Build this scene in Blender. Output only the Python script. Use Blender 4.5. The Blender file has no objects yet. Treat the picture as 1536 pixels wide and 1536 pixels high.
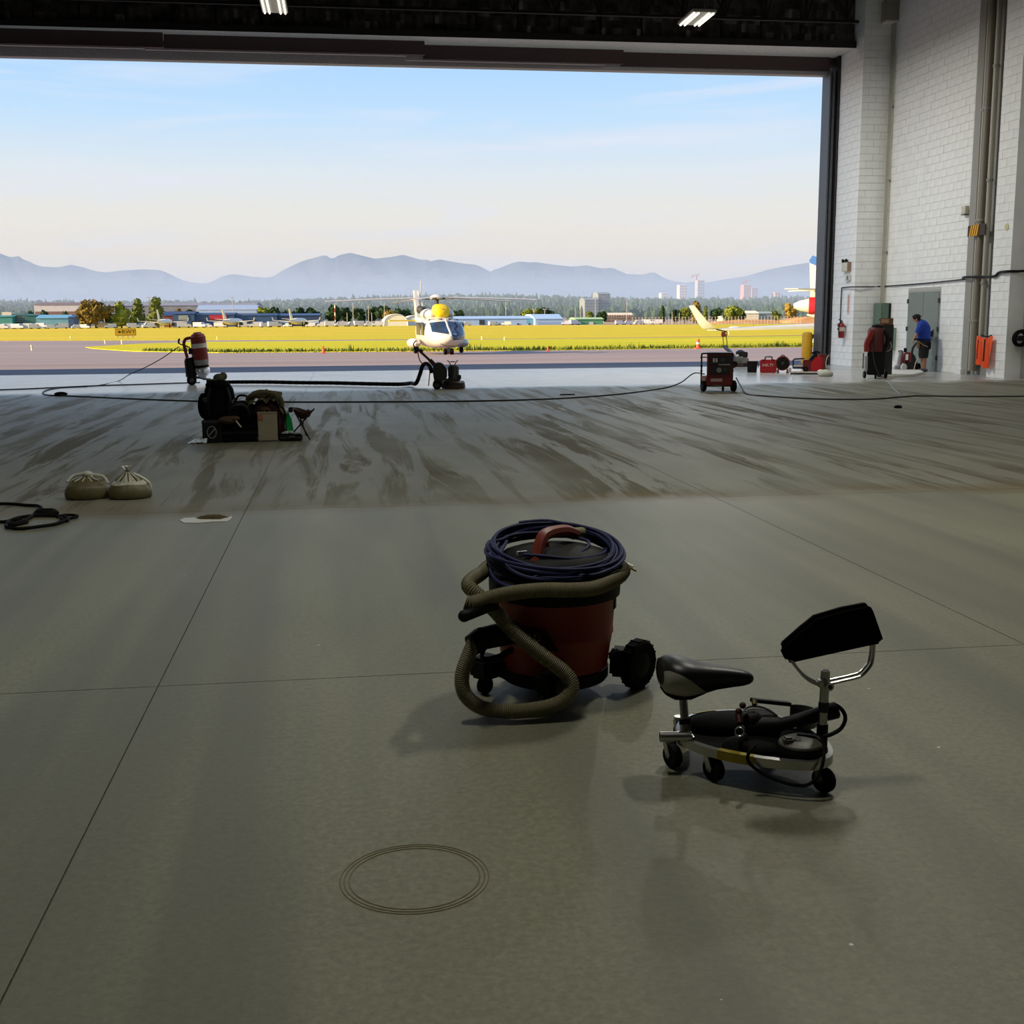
import bpy, bmesh, math, random
from mathutils import Vector, Matrix
PI = math.pi
R_ = random.Random(7)
scene = bpy.context.scene
COL = scene.collection

# ------------------------------------------------------------------ camera
CAM_H, F_PX, YAW, PITCH, ROLL = 1.45, 1768.36, 0.141391, 0.162646, -0.0064867
_f = Vector((math.sin(YAW)*math.cos(PITCH), math.cos(YAW)*math.cos(PITCH), -math.sin(PITCH)))
_r0 = Vector((math.cos(YAW), -math.sin(YAW), 0)); _u0 = _r0.cross(_f)
_r = _r0*math.cos(ROLL) + _u0*math.sin(ROLL); _u = _u0*math.cos(ROLL) - _r0*math.sin(ROLL)
cam_d = bpy.data.cameras.new('camera'); cam = bpy.data.objects.new('camera', cam_d); COL.objects.link(cam)
cam.matrix_world = Matrix(((_r.x, _u.x, -_f.x, 0), (_r.y, _u.y, -_f.y, 0), (_r.z, _u.z, -_f.z, CAM_H), (0, 0, 0, 1)))
cam_d.sensor_width = 36; cam_d.lens = 36*F_PX/1536; cam_d.clip_end = 60000; cam_d.clip_start = 0.05
scene.camera = cam

# ------------------------------------------------------------------ view, sky, sun
vs = scene.view_settings
scene.display_settings.display_device = 'sRGB'
vs.view_transform = 'Standard'; vs.look = 'None'; vs.gamma = 1; vs.exposure = 0.0; vs.use_curve_mapping = False
scene.cycles.use_denoising = True
scene.cycles.max_bounces = 8; scene.cycles.diffuse_bounces = 4; scene.cycles.glossy_bounces = 4
scene.cycles.transparent_max_bounces = 8; scene.cycles.sample_clamp_indirect = 6; scene.cycles.volume_bounces = 2

def lin(c):
    if isinstance(c, str): c = tuple(int(c[i:i+2], 16) for i in (0, 2, 4))
    return tuple(((v/255)/12.92 if v/255 <= .04045 else ((v/255+.055)/1.055)**2.4) for v in c)

SUN_EL, SUN_AZ = math.radians(17), math.radians(9.3)      # light travels towards +x, a little towards +y
world = bpy.data.worlds.new('sky'); scene.world = world; world.use_nodes = True
nt = world.node_tree; N = nt.nodes; Lk = nt.links; N.clear()
def nd(tree, kind, **kw):
    n = tree.nodes.new(kind)
    for k, v in kw.items():
        if k.startswith('i_'): n.inputs[k[2:].replace('_', ' ')].default_value = v
        else: setattr(n, k, v)
    return n
tc = nd(nt, 'ShaderNodeTexCoord'); sp = nd(nt, 'ShaderNodeSeparateXYZ'); Lk.new(tc.outputs['Generated'], sp.inputs[0])
rp = nd(nt, 'ShaderNodeValToRGB'); Lk.new(sp.outputs['Z'], rp.inputs[0])
els = rp.color_ramp.elements
SKY = [(0.0, (255, 222, 166)), (0.045, (255, 232, 188)), (0.08, (247, 237, 213)), (0.115, (229, 236, 237)), (0.16, (194, 227, 254)), (0.21, (170, 214, 255)), (0.34, (150, 198, 250)), (1.0, (96, 150, 226))]
els[0].position = 0; els[0].color = lin(SKY[0][1])+(1,)
els[1].position = 1; els[1].color = lin(SKY[-1][1])+(1,)
for p, c in SKY[1:-1]:
    e = els.new(p); e.color = lin(c)+(1,)
# thin cirrus streaks
mp = nd(nt, 'ShaderNodeMapping'); mp.inputs['Scale'].default_value = (3.0, 2.0, 26.0); mp.inputs['Rotation'].default_value = (0, math.radians(-17), 0)
Lk.new(tc.outputs['Generated'], mp.inputs[0])
nz = nd(nt, 'ShaderNodeTexNoise'); nz.inputs['Scale'].default_value = 1.5; nz.inputs['Detail'].default_value = 5; nz.inputs['Distortion'].default_value = .6; Lk.new(mp.outputs[0], nz.inputs[0])
cr = nd(nt, 'ShaderNodeValToRGB'); cr.color_ramp.elements[0].position = .50; cr.color_ramp.elements[1].position = .74; Lk.new(nz.outputs[0], cr.inputs[0])
mm = nd(nt, 'ShaderNodeMath', operation='MULTIPLY'); mm.inputs[1].default_value = .75; Lk.new(cr.outputs[0], mm.inputs[0])
mx = nd(nt, 'ShaderNodeMixRGB'); Lk.new(mm.outputs[0], mx.inputs[0]); Lk.new(rp.outputs[0], mx.inputs[1]); mx.inputs[2].default_value = lin((236, 236, 246))+(1,)
# the sun's own glow around it
AUREOLE = 1.5
_s = (-math.cos(SUN_EL)*math.cos(SUN_AZ), -math.cos(SUN_EL)*math.sin(SUN_AZ), math.sin(SUN_EL))
vd = nd(nt, 'ShaderNodeVectorMath', operation='DOT_PRODUCT'); vd.inputs[1].default_value = _s; Lk.new(tc.outputs['Generated'], vd.inputs[0])
vm = nd(nt, 'ShaderNodeMath', operation='MAXIMUM'); vm.inputs[1].default_value = 0; Lk.new(vd.outputs['Value'], vm.inputs[0])
vp = nd(nt, 'ShaderNodeMath', operation='POWER'); vp.inputs[1].default_value = 6.0; Lk.new(vm.outputs[0], vp.inputs[0])
vq = nd(nt, 'ShaderNodeMixRGB', blend_type='ADD'); vq.inputs[0].default_value = 1
vw = nd(nt, 'ShaderNodeMixRGB', blend_type='MULTIPLY'); vw.inputs[0].default_value = 1; vw.inputs[2].default_value = (1.0*AUREOLE, .86*AUREOLE, .66*AUREOLE, 1); Lk.new(vp.outputs[0], vw.inputs[1])
Lk.new(mx.outputs[0], vq.inputs[1]); Lk.new(vw.outputs[0], vq.inputs[2]); mx = vq
bg = nd(nt, 'ShaderNodeBackground'); bg.inputs[1].default_value = 1.0; Lk.new(mx.outputs[0], bg.inputs[0])
wo = nd(nt, 'ShaderNodeOutputWorld'); Lk.new(bg.outputs[0], wo.inputs[0])

sd = bpy.data.lights.new('sun', 'SUN'); sd.energy = 10.0; sd.angle = math.radians(.6); sd.color = (1.0, .76, .47)
so = bpy.data.objects.new('sun', sd); COL.objects.link(so)
_d = Vector((math.cos(SUN_EL)*math.cos(SUN_AZ), math.cos(SUN_EL)*math.sin(SUN_AZ), -math.sin(SUN_EL)))
so.rotation_euler = _d.to_track_quat('-Z', 'Y').to_euler(); so.location = (-60, 20, 40)

HAZE_D = 1.35e-4
LAMP_POS = [(-1.33, 29.5), (8.85, 29.5), (-1.0, 4.2), (5.2, 9.0), (-11.5, 29.5), (-11.5, 19.5), (-1.33, 19.5), (8.85, 19.5), (-11.5, 9.0), (12.7, 20.5), (12.7, 11.5)]  # last two are unseen extras, added to brighten the right wall
LAMP_W = {(-1.0, 4.2): 215, (5.2, 9.0): 330, (-1.33, 29.5): 190, (8.85, 29.5): 560, (8.85, 19.5): 90, (12.7, 20.5): 50, (12.7, 11.5): 15, (-11.5, 29.5): 150}
for x, y in LAMP_POS:
    ld = bpy.data.lights.new('lamp_light', 'AREA'); ld.shape = 'RECTANGLE'; ld.size = .35; ld.size_y = 1.2
    ld.energy = LAMP_W.get((x, y), 25); ld.color = (1.0, .97, .85) if x < 12 else (1.0, .985, .95)
    lo = bpy.data.objects.new('lamp_light', ld); COL.objects.link(lo); lo.location = (x, y, 8.62)

# ------------------------------------------------------------------ helpers
def ray(px, py): return _r*((px-768)/F_PX) - _u*((py-768)/F_PX) + _f
def at(px, py, Y):
    d = ray(px, py); return Vector((0, 0, CAM_H)) + d*(Y/d.y)
def atx(px, py, X):
    d = ray(px, py); return Vector((0, 0, CAM_H)) + d*(X/d.x)
def gz(y):                                    # the apron falls away gently outside the door
    if y < 35.2: return 0.0
    if y < 75: return -.6*(y-35.2)/39.8
    if y < 115: return -.6 - .3*(y-75)/40
    return -.9
def gp(px, py, z=None):
    d = ray(px, py); zz = z if z is not None else 0
    for _ in range(30):
        t = (zz-CAM_H)/d.z
        if t < 0: t = 400/d.y
        if z is not None: break
        zz = gz((d*t).y)
    p = d*t; return Vector((p.x, p.y, zz))

class MB:
    def __init__(s): s.v = []; s.f = []
    def add(s, vs, fs):
        o = len(s.v); s.v += [tuple(p) for p in vs]; s.f += [tuple(i+o for i in f) for f in fs]; return s
    def box(s, c, d, rot=None):
        x, y, z = d[0]/2, d[1]/2, d[2]/2
        vs = [Vector(p) for p in ((-x,-y,-z),(x,-y,-z),(x,y,-z),(-x,y,-z),(-x,-y,z),(x,-y,z),(x,y,z),(-x,y,z))]
        if rot is not None: vs = [rot @ p for p in vs]
        c = Vector(c)
        return s.add([p+c for p in vs], [(0,3,2,1),(4,5,6,7),(0,1,5,4),(1,2,6,5),(2,3,7,6),(3,0,4,7)])
    def b2(s, a, b): return s.box([(a[i]+b[i])/2 for i in range(3)], [abs(b[i]-a[i]) for i in range(3)])
    def frame(s, p0, p1):
        d = (Vector(p1)-Vector(p0)); L = d.length; d = d/L if L else Vector((0,0,1))
        a = Vector((0,0,1)) if abs(d.z) < .95 else Vector((1,0,0))
        x = a.cross(d).normalized(); return x, d.cross(x), d, L
    def bar(s, p0, p1, w, h=None):
        h = h or w; x, y, d, L = s.frame(p0, p1); m = Matrix((x, y, d)).transposed()
        return s.box((Vector(p0)+Vector(p1))/2, (w, h, L), m)
    def cyl(s, p0, p1, r0, r1=None, n=14, cap=True):
        r1 = r0 if r1 is None else r1; x, y, d, L = s.frame(p0, p1); vs = []; p0 = Vector(p0); p1 = Vector(p1)
        for p, r in ((p0, r0), (p1, r1)):
            for i in range(n):
                a = 2*PI*i/n; vs.append(p + x*(r*math.cos(a)) + y*(r*math.sin(a)))
        fs = [(i, (i+1) % n, n+(i+1) % n, n+i) for i in range(n)]
        if cap: fs += [tuple(range(n-1, -1, -1)), tuple(range(n, 2*n))]
        return s.add(vs, fs)
    def tube(s, pts, r, n=8, closed=False, cap=True):
        pts = [Vector(p) for p in pts]; m = len(pts); rr = r if hasattr(r, '__len__') else [r]*m
        T = []
        for i in range(m):
            a = pts[(i-1) % m] if (closed or i > 0) else pts[i]; b = pts[(i+1) % m] if (closed or i < m-1) else pts[i]
            t = b-a; T.append(t.normalized() if t.length > 1e-9 else Vector((0,0,1)))
        a = Vector((0,0,1)) if abs(T[0].z) < .9 else Vector((1,0,0))
        x = a.cross(T[0]).normalized(); vs = []
        for i in range(m):
            x = (x - T[i]*x.dot(T[i])); x = x.normalized() if x.length > 1e-6 else T[i].orthogonal().normalized()
            y = T[i].cross(x)
            for k in range(n):
                t = 2*PI*k/n; vs.append(pts[i] + x*(rr[i]*math.cos(t)) + y*(rr[i]*math.sin(t)))
        fs = []
        for i in range(m if closed else m-1):
            j = (i+1) % m
            for k in range(n): fs.append((i*n+k, i*n+(k+1) % n, j*n+(k+1) % n, j*n+k))
        if cap and not closed: fs += [tuple(range(n-1, -1, -1)), tuple(range((m-1)*n, m*n))]
        return s.add(vs, fs)
    def loft(s, rings, cap=True, closed=True):
        n = len(rings[0]); vs = [p for r in rings for p in r]; fs = []
        for i in range(len(rings)-1):
            for k in range(n if closed else n-1):
                fs.append((i*n+k, i*n+(k+1) % n, (i+1)*n+(k+1) % n, (i+1)*n+k))
        if cap: fs += [tuple(range(n-1, -1, -1)), tuple(range((len(rings)-1)*n, len(rings)*n))]
        return s.add(vs, fs)
    def lathe(s, prof, c=(0,0,0), n=24, axis=None):
        m = Matrix.Identity(3) if axis is None else Vector((0,0,1)).rotation_difference(Vector(axis)).to_matrix()
        c = Vector(c); rings = []
        for r, z in prof:
            rings.append([c + m @ Vector((max(r, 1e-4)*math.cos(2*PI*k/n), max(r, 1e-4)*math.sin(2*PI*k/n), z)) for k in range(n)])
        return s.loft(rings)
    def ell(s, c, r, n=14, m=8, rot=None):
        c = Vector(c); rings = []
        for i in range(m+1):
            t = -PI/2 + PI*i/m; q = max(math.cos(t), .02)
            ring = []
            for k in range(n):
                p = Vector((r[0]*q*math.cos(2*PI*k/n), r[1]*q*math.sin(2*PI*k/n), r[2]*math.sin(t)))
                ring.append(c + (rot @ p if rot is not None else p))
            rings.append(ring)
        return s.loft(rings)
    def prism(s, poly, y0, y1):              # outline in x,z extruded along y
        n = len(poly); vs = [(x, y0, z) for x, z in poly] + [(x, y1, z) for x, z in poly]
        a = sum(poly[i][0]*poly[(i+1) % n][1]-poly[(i+1) % n][0]*poly[i][1] for i in range(n))
        fs = [(i, (i+1) % n, n+(i+1) % n, n+i) for i in range(n)] + [tuple(range(n-1, -1, -1)), tuple(range(n, 2*n))]
        if a < 0: fs = [tuple(reversed(f)) for f in fs]
        return s.add(vs, fs)
    def torus(s, c, R, r, axis=(0,0,1), n=24, k=8, squash=1):
        m = Vector((0,0,1)).rotation_difference(Vector(axis)).to_matrix(); c = Vector(c)
        return s.tube([c + m @ Vector((R*math.cos(2*PI*i/n), R*squash*math.sin(2*PI*i/n), 0)) for i in range(n)], r, k, True)
    def xf(s, mat):
        s.v = [tuple(mat @ Vector(p)) for p in s.v]; return s
    def build(s, name, m, parent=None, bevel=0, sharp=38, seg=2):
        me = bpy.data.meshes.new(name)
        if bevel:
            bm = bmesh.new(); vv = [bm.verts.new(p) for p in s.v]
            for f in s.f:
                try: bm.faces.new([vv[i] for i in f])
                except ValueError: pass
            bm.normal_update()
            ed = [e for e in bm.edges if len(e.link_faces) == 2 and e.calc_face_angle(0) > .6]
            if ed: bmesh.ops.bevel(bm, geom=ed, offset=bevel, segments=seg, affect='EDGES', clamp_overlap=True)
            bm.to_mesh(me); bm.free()
        else:
            me.from_pydata(s.v, [], s.f); me.update()
        for p in me.polygons: p.use_smooth = True
        try: me.set_sharp_from_angle(angle=math.radians(sharp))
        except Exception: pass
        me.materials.append(m)
        o = bpy.data.objects.new(name, me); COL.objects.link(o)
        if parent is not None: o.parent = parent
        return o

def empty(name, loc=(0,0,0), rz=0):
    o = bpy.data.objects.new(name, None); COL.objects.link(o); o.location = loc; o.rotation_euler = (0, 0, rz); o.empty_display_size = .2
    return o
def tag(o, label, cat, group=None, kind=None):
    o['label'] = label; o['category'] = cat
    if group: o['group'] = group
    if kind: o['kind'] = kind
    return o
def struct(o, label=None):
    o['kind'] = 'structure'
    if label: o['label'] = label
    return o
def thing(name, label, cat, loc, rz=0, group=None): return tag(empty(name, loc, rz), label, cat, group)
def dup(o, loc=None, rz=None, label=None, name=None):
    def cp(a, par):
        c = a.copy(); COL.objects.link(c)
        if par is not None: c.parent = par
        for ch in a.children: cp(ch, c)
        return c
    c = cp(o, None)
    if loc is not None: c.location = loc
    if rz is not None: c.rotation_euler = (0, 0, rz)
    if label: c['label'] = label
    return c
def facing(p): return -math.atan2(p[0], p[1])     # turns a thing's -y side to the camera's place
def smooth(pts, k=6, closed=False):                # Catmull-Rom through points
    P = [Vector(p) for p in pts]; n = len(P); out = []
    for i in range(n if closed else n-1):
        p0 = P[(i-1) % n] if (closed or i > 0) else P[0]*2-P[1]
        p1, p2 = P[i], P[(i+1) % n]
        p3 = P[(i+2) % n] if (closed or i+2 < n) else P[-1]*2-P[-2]
        for j in range(k):
            t = j/k
            out.append(.5*((2*p1)+(p2-p0)*t+(2*p0-5*p1+4*p2-p3)*t*t+(3*p1-p0-3*p2+p3)*t**3))
    if not closed: out.append(P[-1])
    return out
def text(body, size, mat_, parent, loc, rot=(PI/2, 0, 0), name='lettering', depth=.002, align='CENTER', sx=1.0):
    cu = bpy.data.curves.new(name, 'FONT'); cu.body = body; cu.size = size; cu.extrude = depth; cu.align_x = align; cu.align_y = 'CENTER'; cu.resolution_u = 2
    o = bpy.data.objects.new(name, cu); COL.objects.link(o)
    dg = bpy.context.evaluated_depsgraph_get(); me = bpy.data.meshes.new_from_object(o.evaluated_get(dg)); me.name = name
    bpy.data.objects.remove(o)
    me.materials.clear(); me.materials.append(mat_)
    o = bpy.data.objects.new(name, me); COL.objects.link(o); o.parent = parent; o.location = loc; o.rotation_euler = rot; o.scale = (sx, 1, 1)
    return o

# ------------------------------------------------------------------ materials
MATS = {}
def M(name, rgb, rough=.6, metal=0., var=.12, scale=14., bump=0., spec=.5, coat=0., trans=0.):
    if name in MATS: return MATS[name]
    m = bpy.data.materials.new(name); m.use_nodes = True; t = m.node_tree; b = t.nodes['Principled BSDF']
    c = lin(rgb)
    co = nd(t, 'ShaderNodeTexCoord'); n = nd(t, 'ShaderNodeTexNoise'); n.inputs['Scale'].default_value = scale; n.inputs['Detail'].default_value = 4
    t.links.new(co.outputs['Object'], n.inputs[0])
    r = nd(t, 'ShaderNodeValToRGB'); e = r.color_ramp.elements
    e[0].position = .3; e[1].position = .7
    e[0].color = tuple(v*(1-var) for v in c)+(1,); e[1].color = tuple(min(1, v*(1+var)) for v in c)+(1,)
    t.links.new(n.outputs[0], r.inputs[0]); t.links.new(r.outputs[0], b.inputs['Base Color'])
    b.inputs['Roughness'].default_value = rough; b.inputs['Metallic'].default_value = metal
    b.inputs['Specular IOR Level'].default_value = spec; b.inputs['Coat Weight'].default_value = coat
    b.inputs['Transmission Weight'].default_value = trans
    if bump:
        bp = nd(t, 'ShaderNodeBump'); bp.inputs['Strength'].default_value = bump; bp.inputs['Distance'].default_value = .01
        t.links.new(n.outputs[0], bp.inputs['Height']); t.links.new(bp.outputs[0], b.inputs['Normal'])
    MATS[name] = m; return m
def glow(name, rgb, s):
    m = bpy.data.materials.new(name); m.use_nodes = True; b = m.node_tree.nodes['Principled BSDF']
    b.inputs['Emission Color'].default_value = lin(rgb)+(1,); b.inputs['Emission Strength'].default_value = s; return m

def floor_material():
    m = bpy.data.materials.new('concrete_floor'); m.use_nodes = True; t = m.node_tree; b = t.nodes['Principled BSDF']; lk = t.links.new
    g = nd(t, 'ShaderNodeNewGeometry'); s = nd(t, 'ShaderNodeSeparateXYZ'); lk(g.outputs['Position'], s.inputs[0])
    def noise(scale, vec, detail=4, dist=0, rough=.5):
        mp = nd(t, 'ShaderNodeMapping'); mp.inputs['Scale'].default_value = vec; lk(g.outputs['Position'], mp.inputs[0])
        n = nd(t, 'ShaderNodeTexNoise'); n.inputs['Scale'].default_value = scale; n.inputs['Detail'].default_value = detail
        n.inputs['Distortion'].default_value = dist; n.inputs['Roughness'].default_value = rough; lk(mp.outputs[0], n.inputs[0]); return n.outputs[0]
    def ramp(src, a, bb, ca=(0,0,0), cb=(1,1,1)):
        r = nd(t, 'ShaderNodeValToRGB'); e = r.color_ramp.elements; e[0].position = a; e[1].position = bb
        e[0].color = tuple(ca)+(1,); e[1].color = tuple(cb)+(1,); lk(src, r.inputs[0]); return r.outputs[0]
    def math_(op, a, c, clamp=False):
        n = nd(t, 'ShaderNodeMath', operation=op, use_clamp=clamp)
        for i, q in enumerate((a, c)):
            if isinstance(q, (int, float)): n.inputs[i].default_value = q
            else: lk(q, n.inputs[i])
        return n.outputs[0]
    def mix(f, a, c, mode='MIX'):
        n = nd(t, 'ShaderNodeMixRGB', blend_type=mode)
        for i, q in enumerate((f, a, c)):
            if isinstance(q, (int, float)): n.inputs[i].default_value = q
            elif isinstance(q, tuple): n.inputs[i].default_value = q+(1,)
            else: lk(q, n.inputs[i])
        return n.outputs[0]
    base = mix(ramp(noise(1.1, (1, .35, 1), 5), .3, .7), (.146, .145, .090), (.202, .200, .130))
    base = mix(ramp(noise(60, (1, 1, 1), 3), .35, .75), base, mix(math_('MULTIPLY', math_('SUBTRACT', 14.0, s.outputs['Y']), .03, True), base, (.27, .27, .21)))
    fine = ramp(noise(38, (1, 1, 1), 6, 0, .7), .38, .62, (.80, .80, .79), (1.12, 1.12, 1.10))
    base = mix(math_('MULTIPLY', math_('SUBTRACT', 11.0, s.outputs['Y']), .14, True), base, mix(1.0, base, fine, 'MULTIPLY'))
    # soft bands left by the grinding passes, running towards the door
    band = ramp(noise(1.0, (2.1, .11, 1), 2.5, .4), .44, .62)
    base = mix(math_('MULTIPLY', band, .62), base, (.096, .099, .073))
    base = mix(math_('MULTIPLY', ramp(noise(.45, (1, .8, 1), 3), .45, .7), .35), base, (.19, .165, .115))
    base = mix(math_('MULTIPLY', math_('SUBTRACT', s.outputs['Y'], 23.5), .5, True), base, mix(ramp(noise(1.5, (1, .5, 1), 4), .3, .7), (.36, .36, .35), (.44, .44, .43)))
    # the ground area with trails of dust
    y = s.outputs['Y']
    wob = math_('MULTIPLY', math_('SUBTRACT', noise(.9, (1, .3, 1), 4), .5), 1.1)
    yy = math_('ADD', y, wob)
    m0 = math_('MULTIPLY', math_('SUBTRACT', yy, 9.1), 4.0, True)
    m1 = math_('MULTIPLY', math_('SUBTRACT', 25.2, math_('ADD', y, math_('MULTIPLY', wob, 2))), 1.4, True)
    zone = math_('MULTIPLY', m0, m1)
    trail = ramp(noise(1.0, (3.3, .22, 1), 9, .8, .66), .49, .57)
    blot = ramp(noise(.55, (1, .45, 1), 5, .4), .42, .62)
    dust = math_('MULTIPLY', trail, math_('ADD', math_('MULTIPLY', blot, .65), .35))
    grd = mix(ramp(noise(2.2, (1, .3, 1), 5), .3, .7), (.132, .129, .090), (.182, .179, .132))
    grd = mix(math_('MULTIPLY', dust, .92), grd, (.072, .060, .030))
    col = mix(zone, base, grd)
    edge = math_('MULTIPLY', math_('MULTIPLY', math_('SUBTRACT', yy, 8.9), 6.0, True), math_('MULTIPLY', math_('SUBTRACT', 9.75, yy), 3.0, True))
    col = mix(math_('MULTIPLY', edge, math_('ADD', math_('MULTIPLY', blot, .5), .4)), col, (.125, .098, .042))
    lk(col, b.inputs['Base Color'])
    ro = math_('ADD', math_('MULTIPLY', math_('MULTIPLY', zone, math_('ADD', math_('MULTIPLY', dust, .3), .10)), 1.0), math_('ADD', math_('ADD', .34, math_('MULTIPLY', math_('MULTIPLY', math_('SUBTRACT', 24.0, y), .08, True), .16)), math_('MULTIPLY', noise(3, (1, .4, 1)), .06)))
    ro = math_('SUBTRACT', ro, math_('MULTIPLY', math_('MULTIPLY', math_('SUBTRACT', y, 24.0), .6, True), .16)); lk(ro, b.inputs['Roughness']); b.inputs['Specular IOR Level'].default_value = .45
    bp = nd(t, 'ShaderNodeBump'); bp.inputs['Distance'].default_value = .004
    lk(math_('MULTIPLY', math_('SUBTRACT', 14.0, y), .012, True), bp.inputs['Strength'])
    lk(noise(90, (1, 1, 1), 3), bp.inputs['Height']); lk(bp.outputs[0], b.inputs['Normal'])
    return m

def ground_material(name, c0, c1, c2, scale, stretch=(1, 1, 1), rough=.9, bump=0.):
    m = bpy.data.materials.new(name); m.use_nodes = True; t = m.node_tree; b = t.nodes['Principled BSDF']; lk = t.links.new
    g = nd(t, 'ShaderNodeNewGeometry'); mp = nd(t, 'ShaderNodeMapping'); mp.inputs['Scale'].default_value = stretch; lk(g.outputs['Position'], mp.inputs[0])
    n = nd(t, 'ShaderNodeTexNoise'); n.inputs['Scale'].default_value = scale; n.inputs['Detail'].default_value = 7; lk(mp.outputs[0], n.inputs[0])
    r = nd(t, 'ShaderNodeValToRGB'); e = r.color_ramp.elements; e[0].position = .3; e[1].position = .7
    e[0].color = lin(c0)+(1,); e[1].color = lin(c2)+(1,); k = e.new(.5); k.color = lin(c1)+(1,)
    lk(n.outputs[0], r.inputs[0]); lk(r.outputs[0], b.inputs['Base Color']); b.inputs['Roughness'].default_value = rough
    b.inputs['Specular IOR Level'].default_value = .25
    if bump:
        bp = nd(t, 'ShaderNodeBump'); bp.inputs['Strength'].default_value = bump; bp.inputs['Distance'].default_value = .3
        n2 = nd(t, 'ShaderNodeTexNoise'); n2.inputs['Scale'].default_value = 6; n2.inputs['Detail'].default_value = 4; lk(g.outputs['Position'], n2.inputs[0])
        lk(n2.outputs[0], bp.inputs['Height']); lk(bp.outputs[0], b.inputs['Normal'])
    return m
BLACK = M('black_plastic', (9, 9, 11), .55, var=.2, spec=.25)
RUBBER = M('black_rubber', (9, 9, 10), .85, var=.25, spec=.2)
STEEL = M('grey_steel', (120, 122, 124), .45, .6)
CHROME = M('chrome', (185, 185, 183), .32, 1., var=.05)
WHITE = M('white_paint', (222, 222, 216), .6, var=.04, scale=5)
DGREY = M('dark_grey_metal', (58, 60, 64), .5, .3)
RED = M('red_paint', (150, 22, 18), .45, var=.1)
YELLOW = M('yellow_paint', (228, 170, 20), .5, var=.06)

# ================================================================== the hangar
FLOOR = floor_material()
MORTAR = M('joint_grout', (78, 75, 58), .9)
floor = struct(MB().b2((-62, -14, -.3), (15.6, 34.2, -.005)).build('floor', MORTAR))
XJ, YJ, DX, DY = -.77, 4.72, 3.75, 4.48
slab_mesh = None
for i in range(-7, 5):
    for j in range(-4, 7):
        x0, x1 = XJ+DX*i, XJ+DX*(i+1); y0, y1 = YJ+DY*j, YJ+DY*(j+1)
        x1 = min(x1, 15.58); y1 = min(y1, 34.2)
        if x0 > 15.5 or y0 > 34.1: continue
        g_ = .0026
        o = MB().b2((x0+g_, y0+g_, -.06), (x1-g_, y1-g_, 0)).build('slab', FLOOR, floor)
x_left = XJ-7*DX
MB().b2((-61.9, YJ-4*DY, -.06), (x_left-.004, 34.2, 0)).build('slab', FLOOR, floor)
MB().b2((-61.9, -14, -.06), (15.58, YJ-4*DY-.004, 0)).build('slab', FLOOR, floor)
# ring cut into the floor in the foreground
for k, rr in enumerate((.195, .184, .171)):
    MB().torus((.15, 2.915, .0002), rr, .0018, n=64, k=6).build('cut_ring', M('ring_dust', (116, 110, 86), .9), floor)
# flecks of paint
for px, py, r in ((1277, 1417, .006), (1082, 1500, .003), (478, 968, .005), (278, 862, .004), (1303, 1033, .005), (1408, 1121, .006)):
    p = gp(px, py, 0); MB().lathe([(r, 0), (r*.8, .0012)], p, 8).build('paint_fleck', WHITE, floor)

CEIL = M('dark_roof_deck', (26, 24, 25), .8, var=.3)
ceiling = struct(MB().b2((-62, -14, 10.7), (18, 35.2, 11.0)).build('ceiling', CEIL))
WALLM = M('painted_blockwork', (245, 246, 246), .62, var=.05, scale=2.5, bump=.05)
JOINT = M('block_joint', (188, 186, 180), .9, var=.1)
wall_right = struct(MB().b2((15.58, -14, -.3), (16.0, 35.2, 10.7)).build('wall_right', JOINT), 'white painted blockwork side wall')
struct(MB().b2((-62, -14.4, -.3), (16, -14, 10.7)).build('wall_back', M('back_wall', (92, 92, 88), .8)))
struct(MB().b2((-62.4, -14.4, -.3), (-62, 35.2, 10.7)).build('wall_left', M('back_wall', (92, 92, 88), .8)))
struct(MB().b2((-62, 34.4, -.3), (-28, 35.2, 10.7)).build('wall_front', M('back_wall', (92, 92, 88), .8)))
# blocks: 0.4 x 0.2 units, each proud of the joints; the nearest 300 singly, the rest joined
CH, BL = .2, .4
block_me = MB().box((0, 0, 0), (.012, BL-.006, CH-.006)).build('block', WALLM, wall_right, bevel=.002, seg=1)
proto_me = block_me.data; bpy.data.objects.remove(block_me)
half_o = MB().box((0, 0, 0), (.012, BL/2-.006, CH-.006)).build('block', WALLM, wall_right, bevel=.002, seg=1); half_me = half_o.data; bpy.data.objects.remove(half_o)
def lay(parent, xf, y0, y1, z1, limit, holes=()):
    cells = []
    for r in range(int(z1/CH)):
        z = CH*r + CH/2; y = y0 - (BL/2 if r % 2 else 0)
        while y < y1-.02:
            a, b = max(y, y0), min(y+BL, y1); y += BL
            if b-a < .05: continue
            if any(a < h[1] and b > h[0] and z < h[2] for h in holes):
                segs = []
                for h in holes:
                    if a < h[0]: segs.append((a, min(b, h[0])))
                    if b > h[1]: segs.append((max(a, h[1]), b))
                for a2, b2 in segs:
                    if b2-a2 > .03: cells.append((a2, b2, z))
            else: cells.append((a, b, z))
    cells.sort(key=lambda c: (c[0], abs(c[2]-4.5)))
    rest = MB()
    for k, (a, b, z) in enumerate(cells):
        jit = R_.uniform(-.003, .002); L = b-a
        if k < limit:
            full = abs(L-BL) < .01; o = bpy.data.objects.new('block', proto_me if full else half_me); COL.objects.link(o); o.parent = parent
            o.location = (xf+jit, (a+b)/2, z)
            if not full: o.scale = (1, (L-.008)/(BL/2-.008), 1)
        else: rest.box((xf+jit, (a+b)/2, z), (.012, L-.006, CH-.006))
    if rest.v:
        o = rest.build('block_courses', WALLM, parent); o['kind'] = 'stuff'
DOOR = (29.45, 31.25, 2.15)
lay(wall_right, 15.575, 28.1, 33.0, 10.6, 299, holes=(DOOR,))
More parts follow.
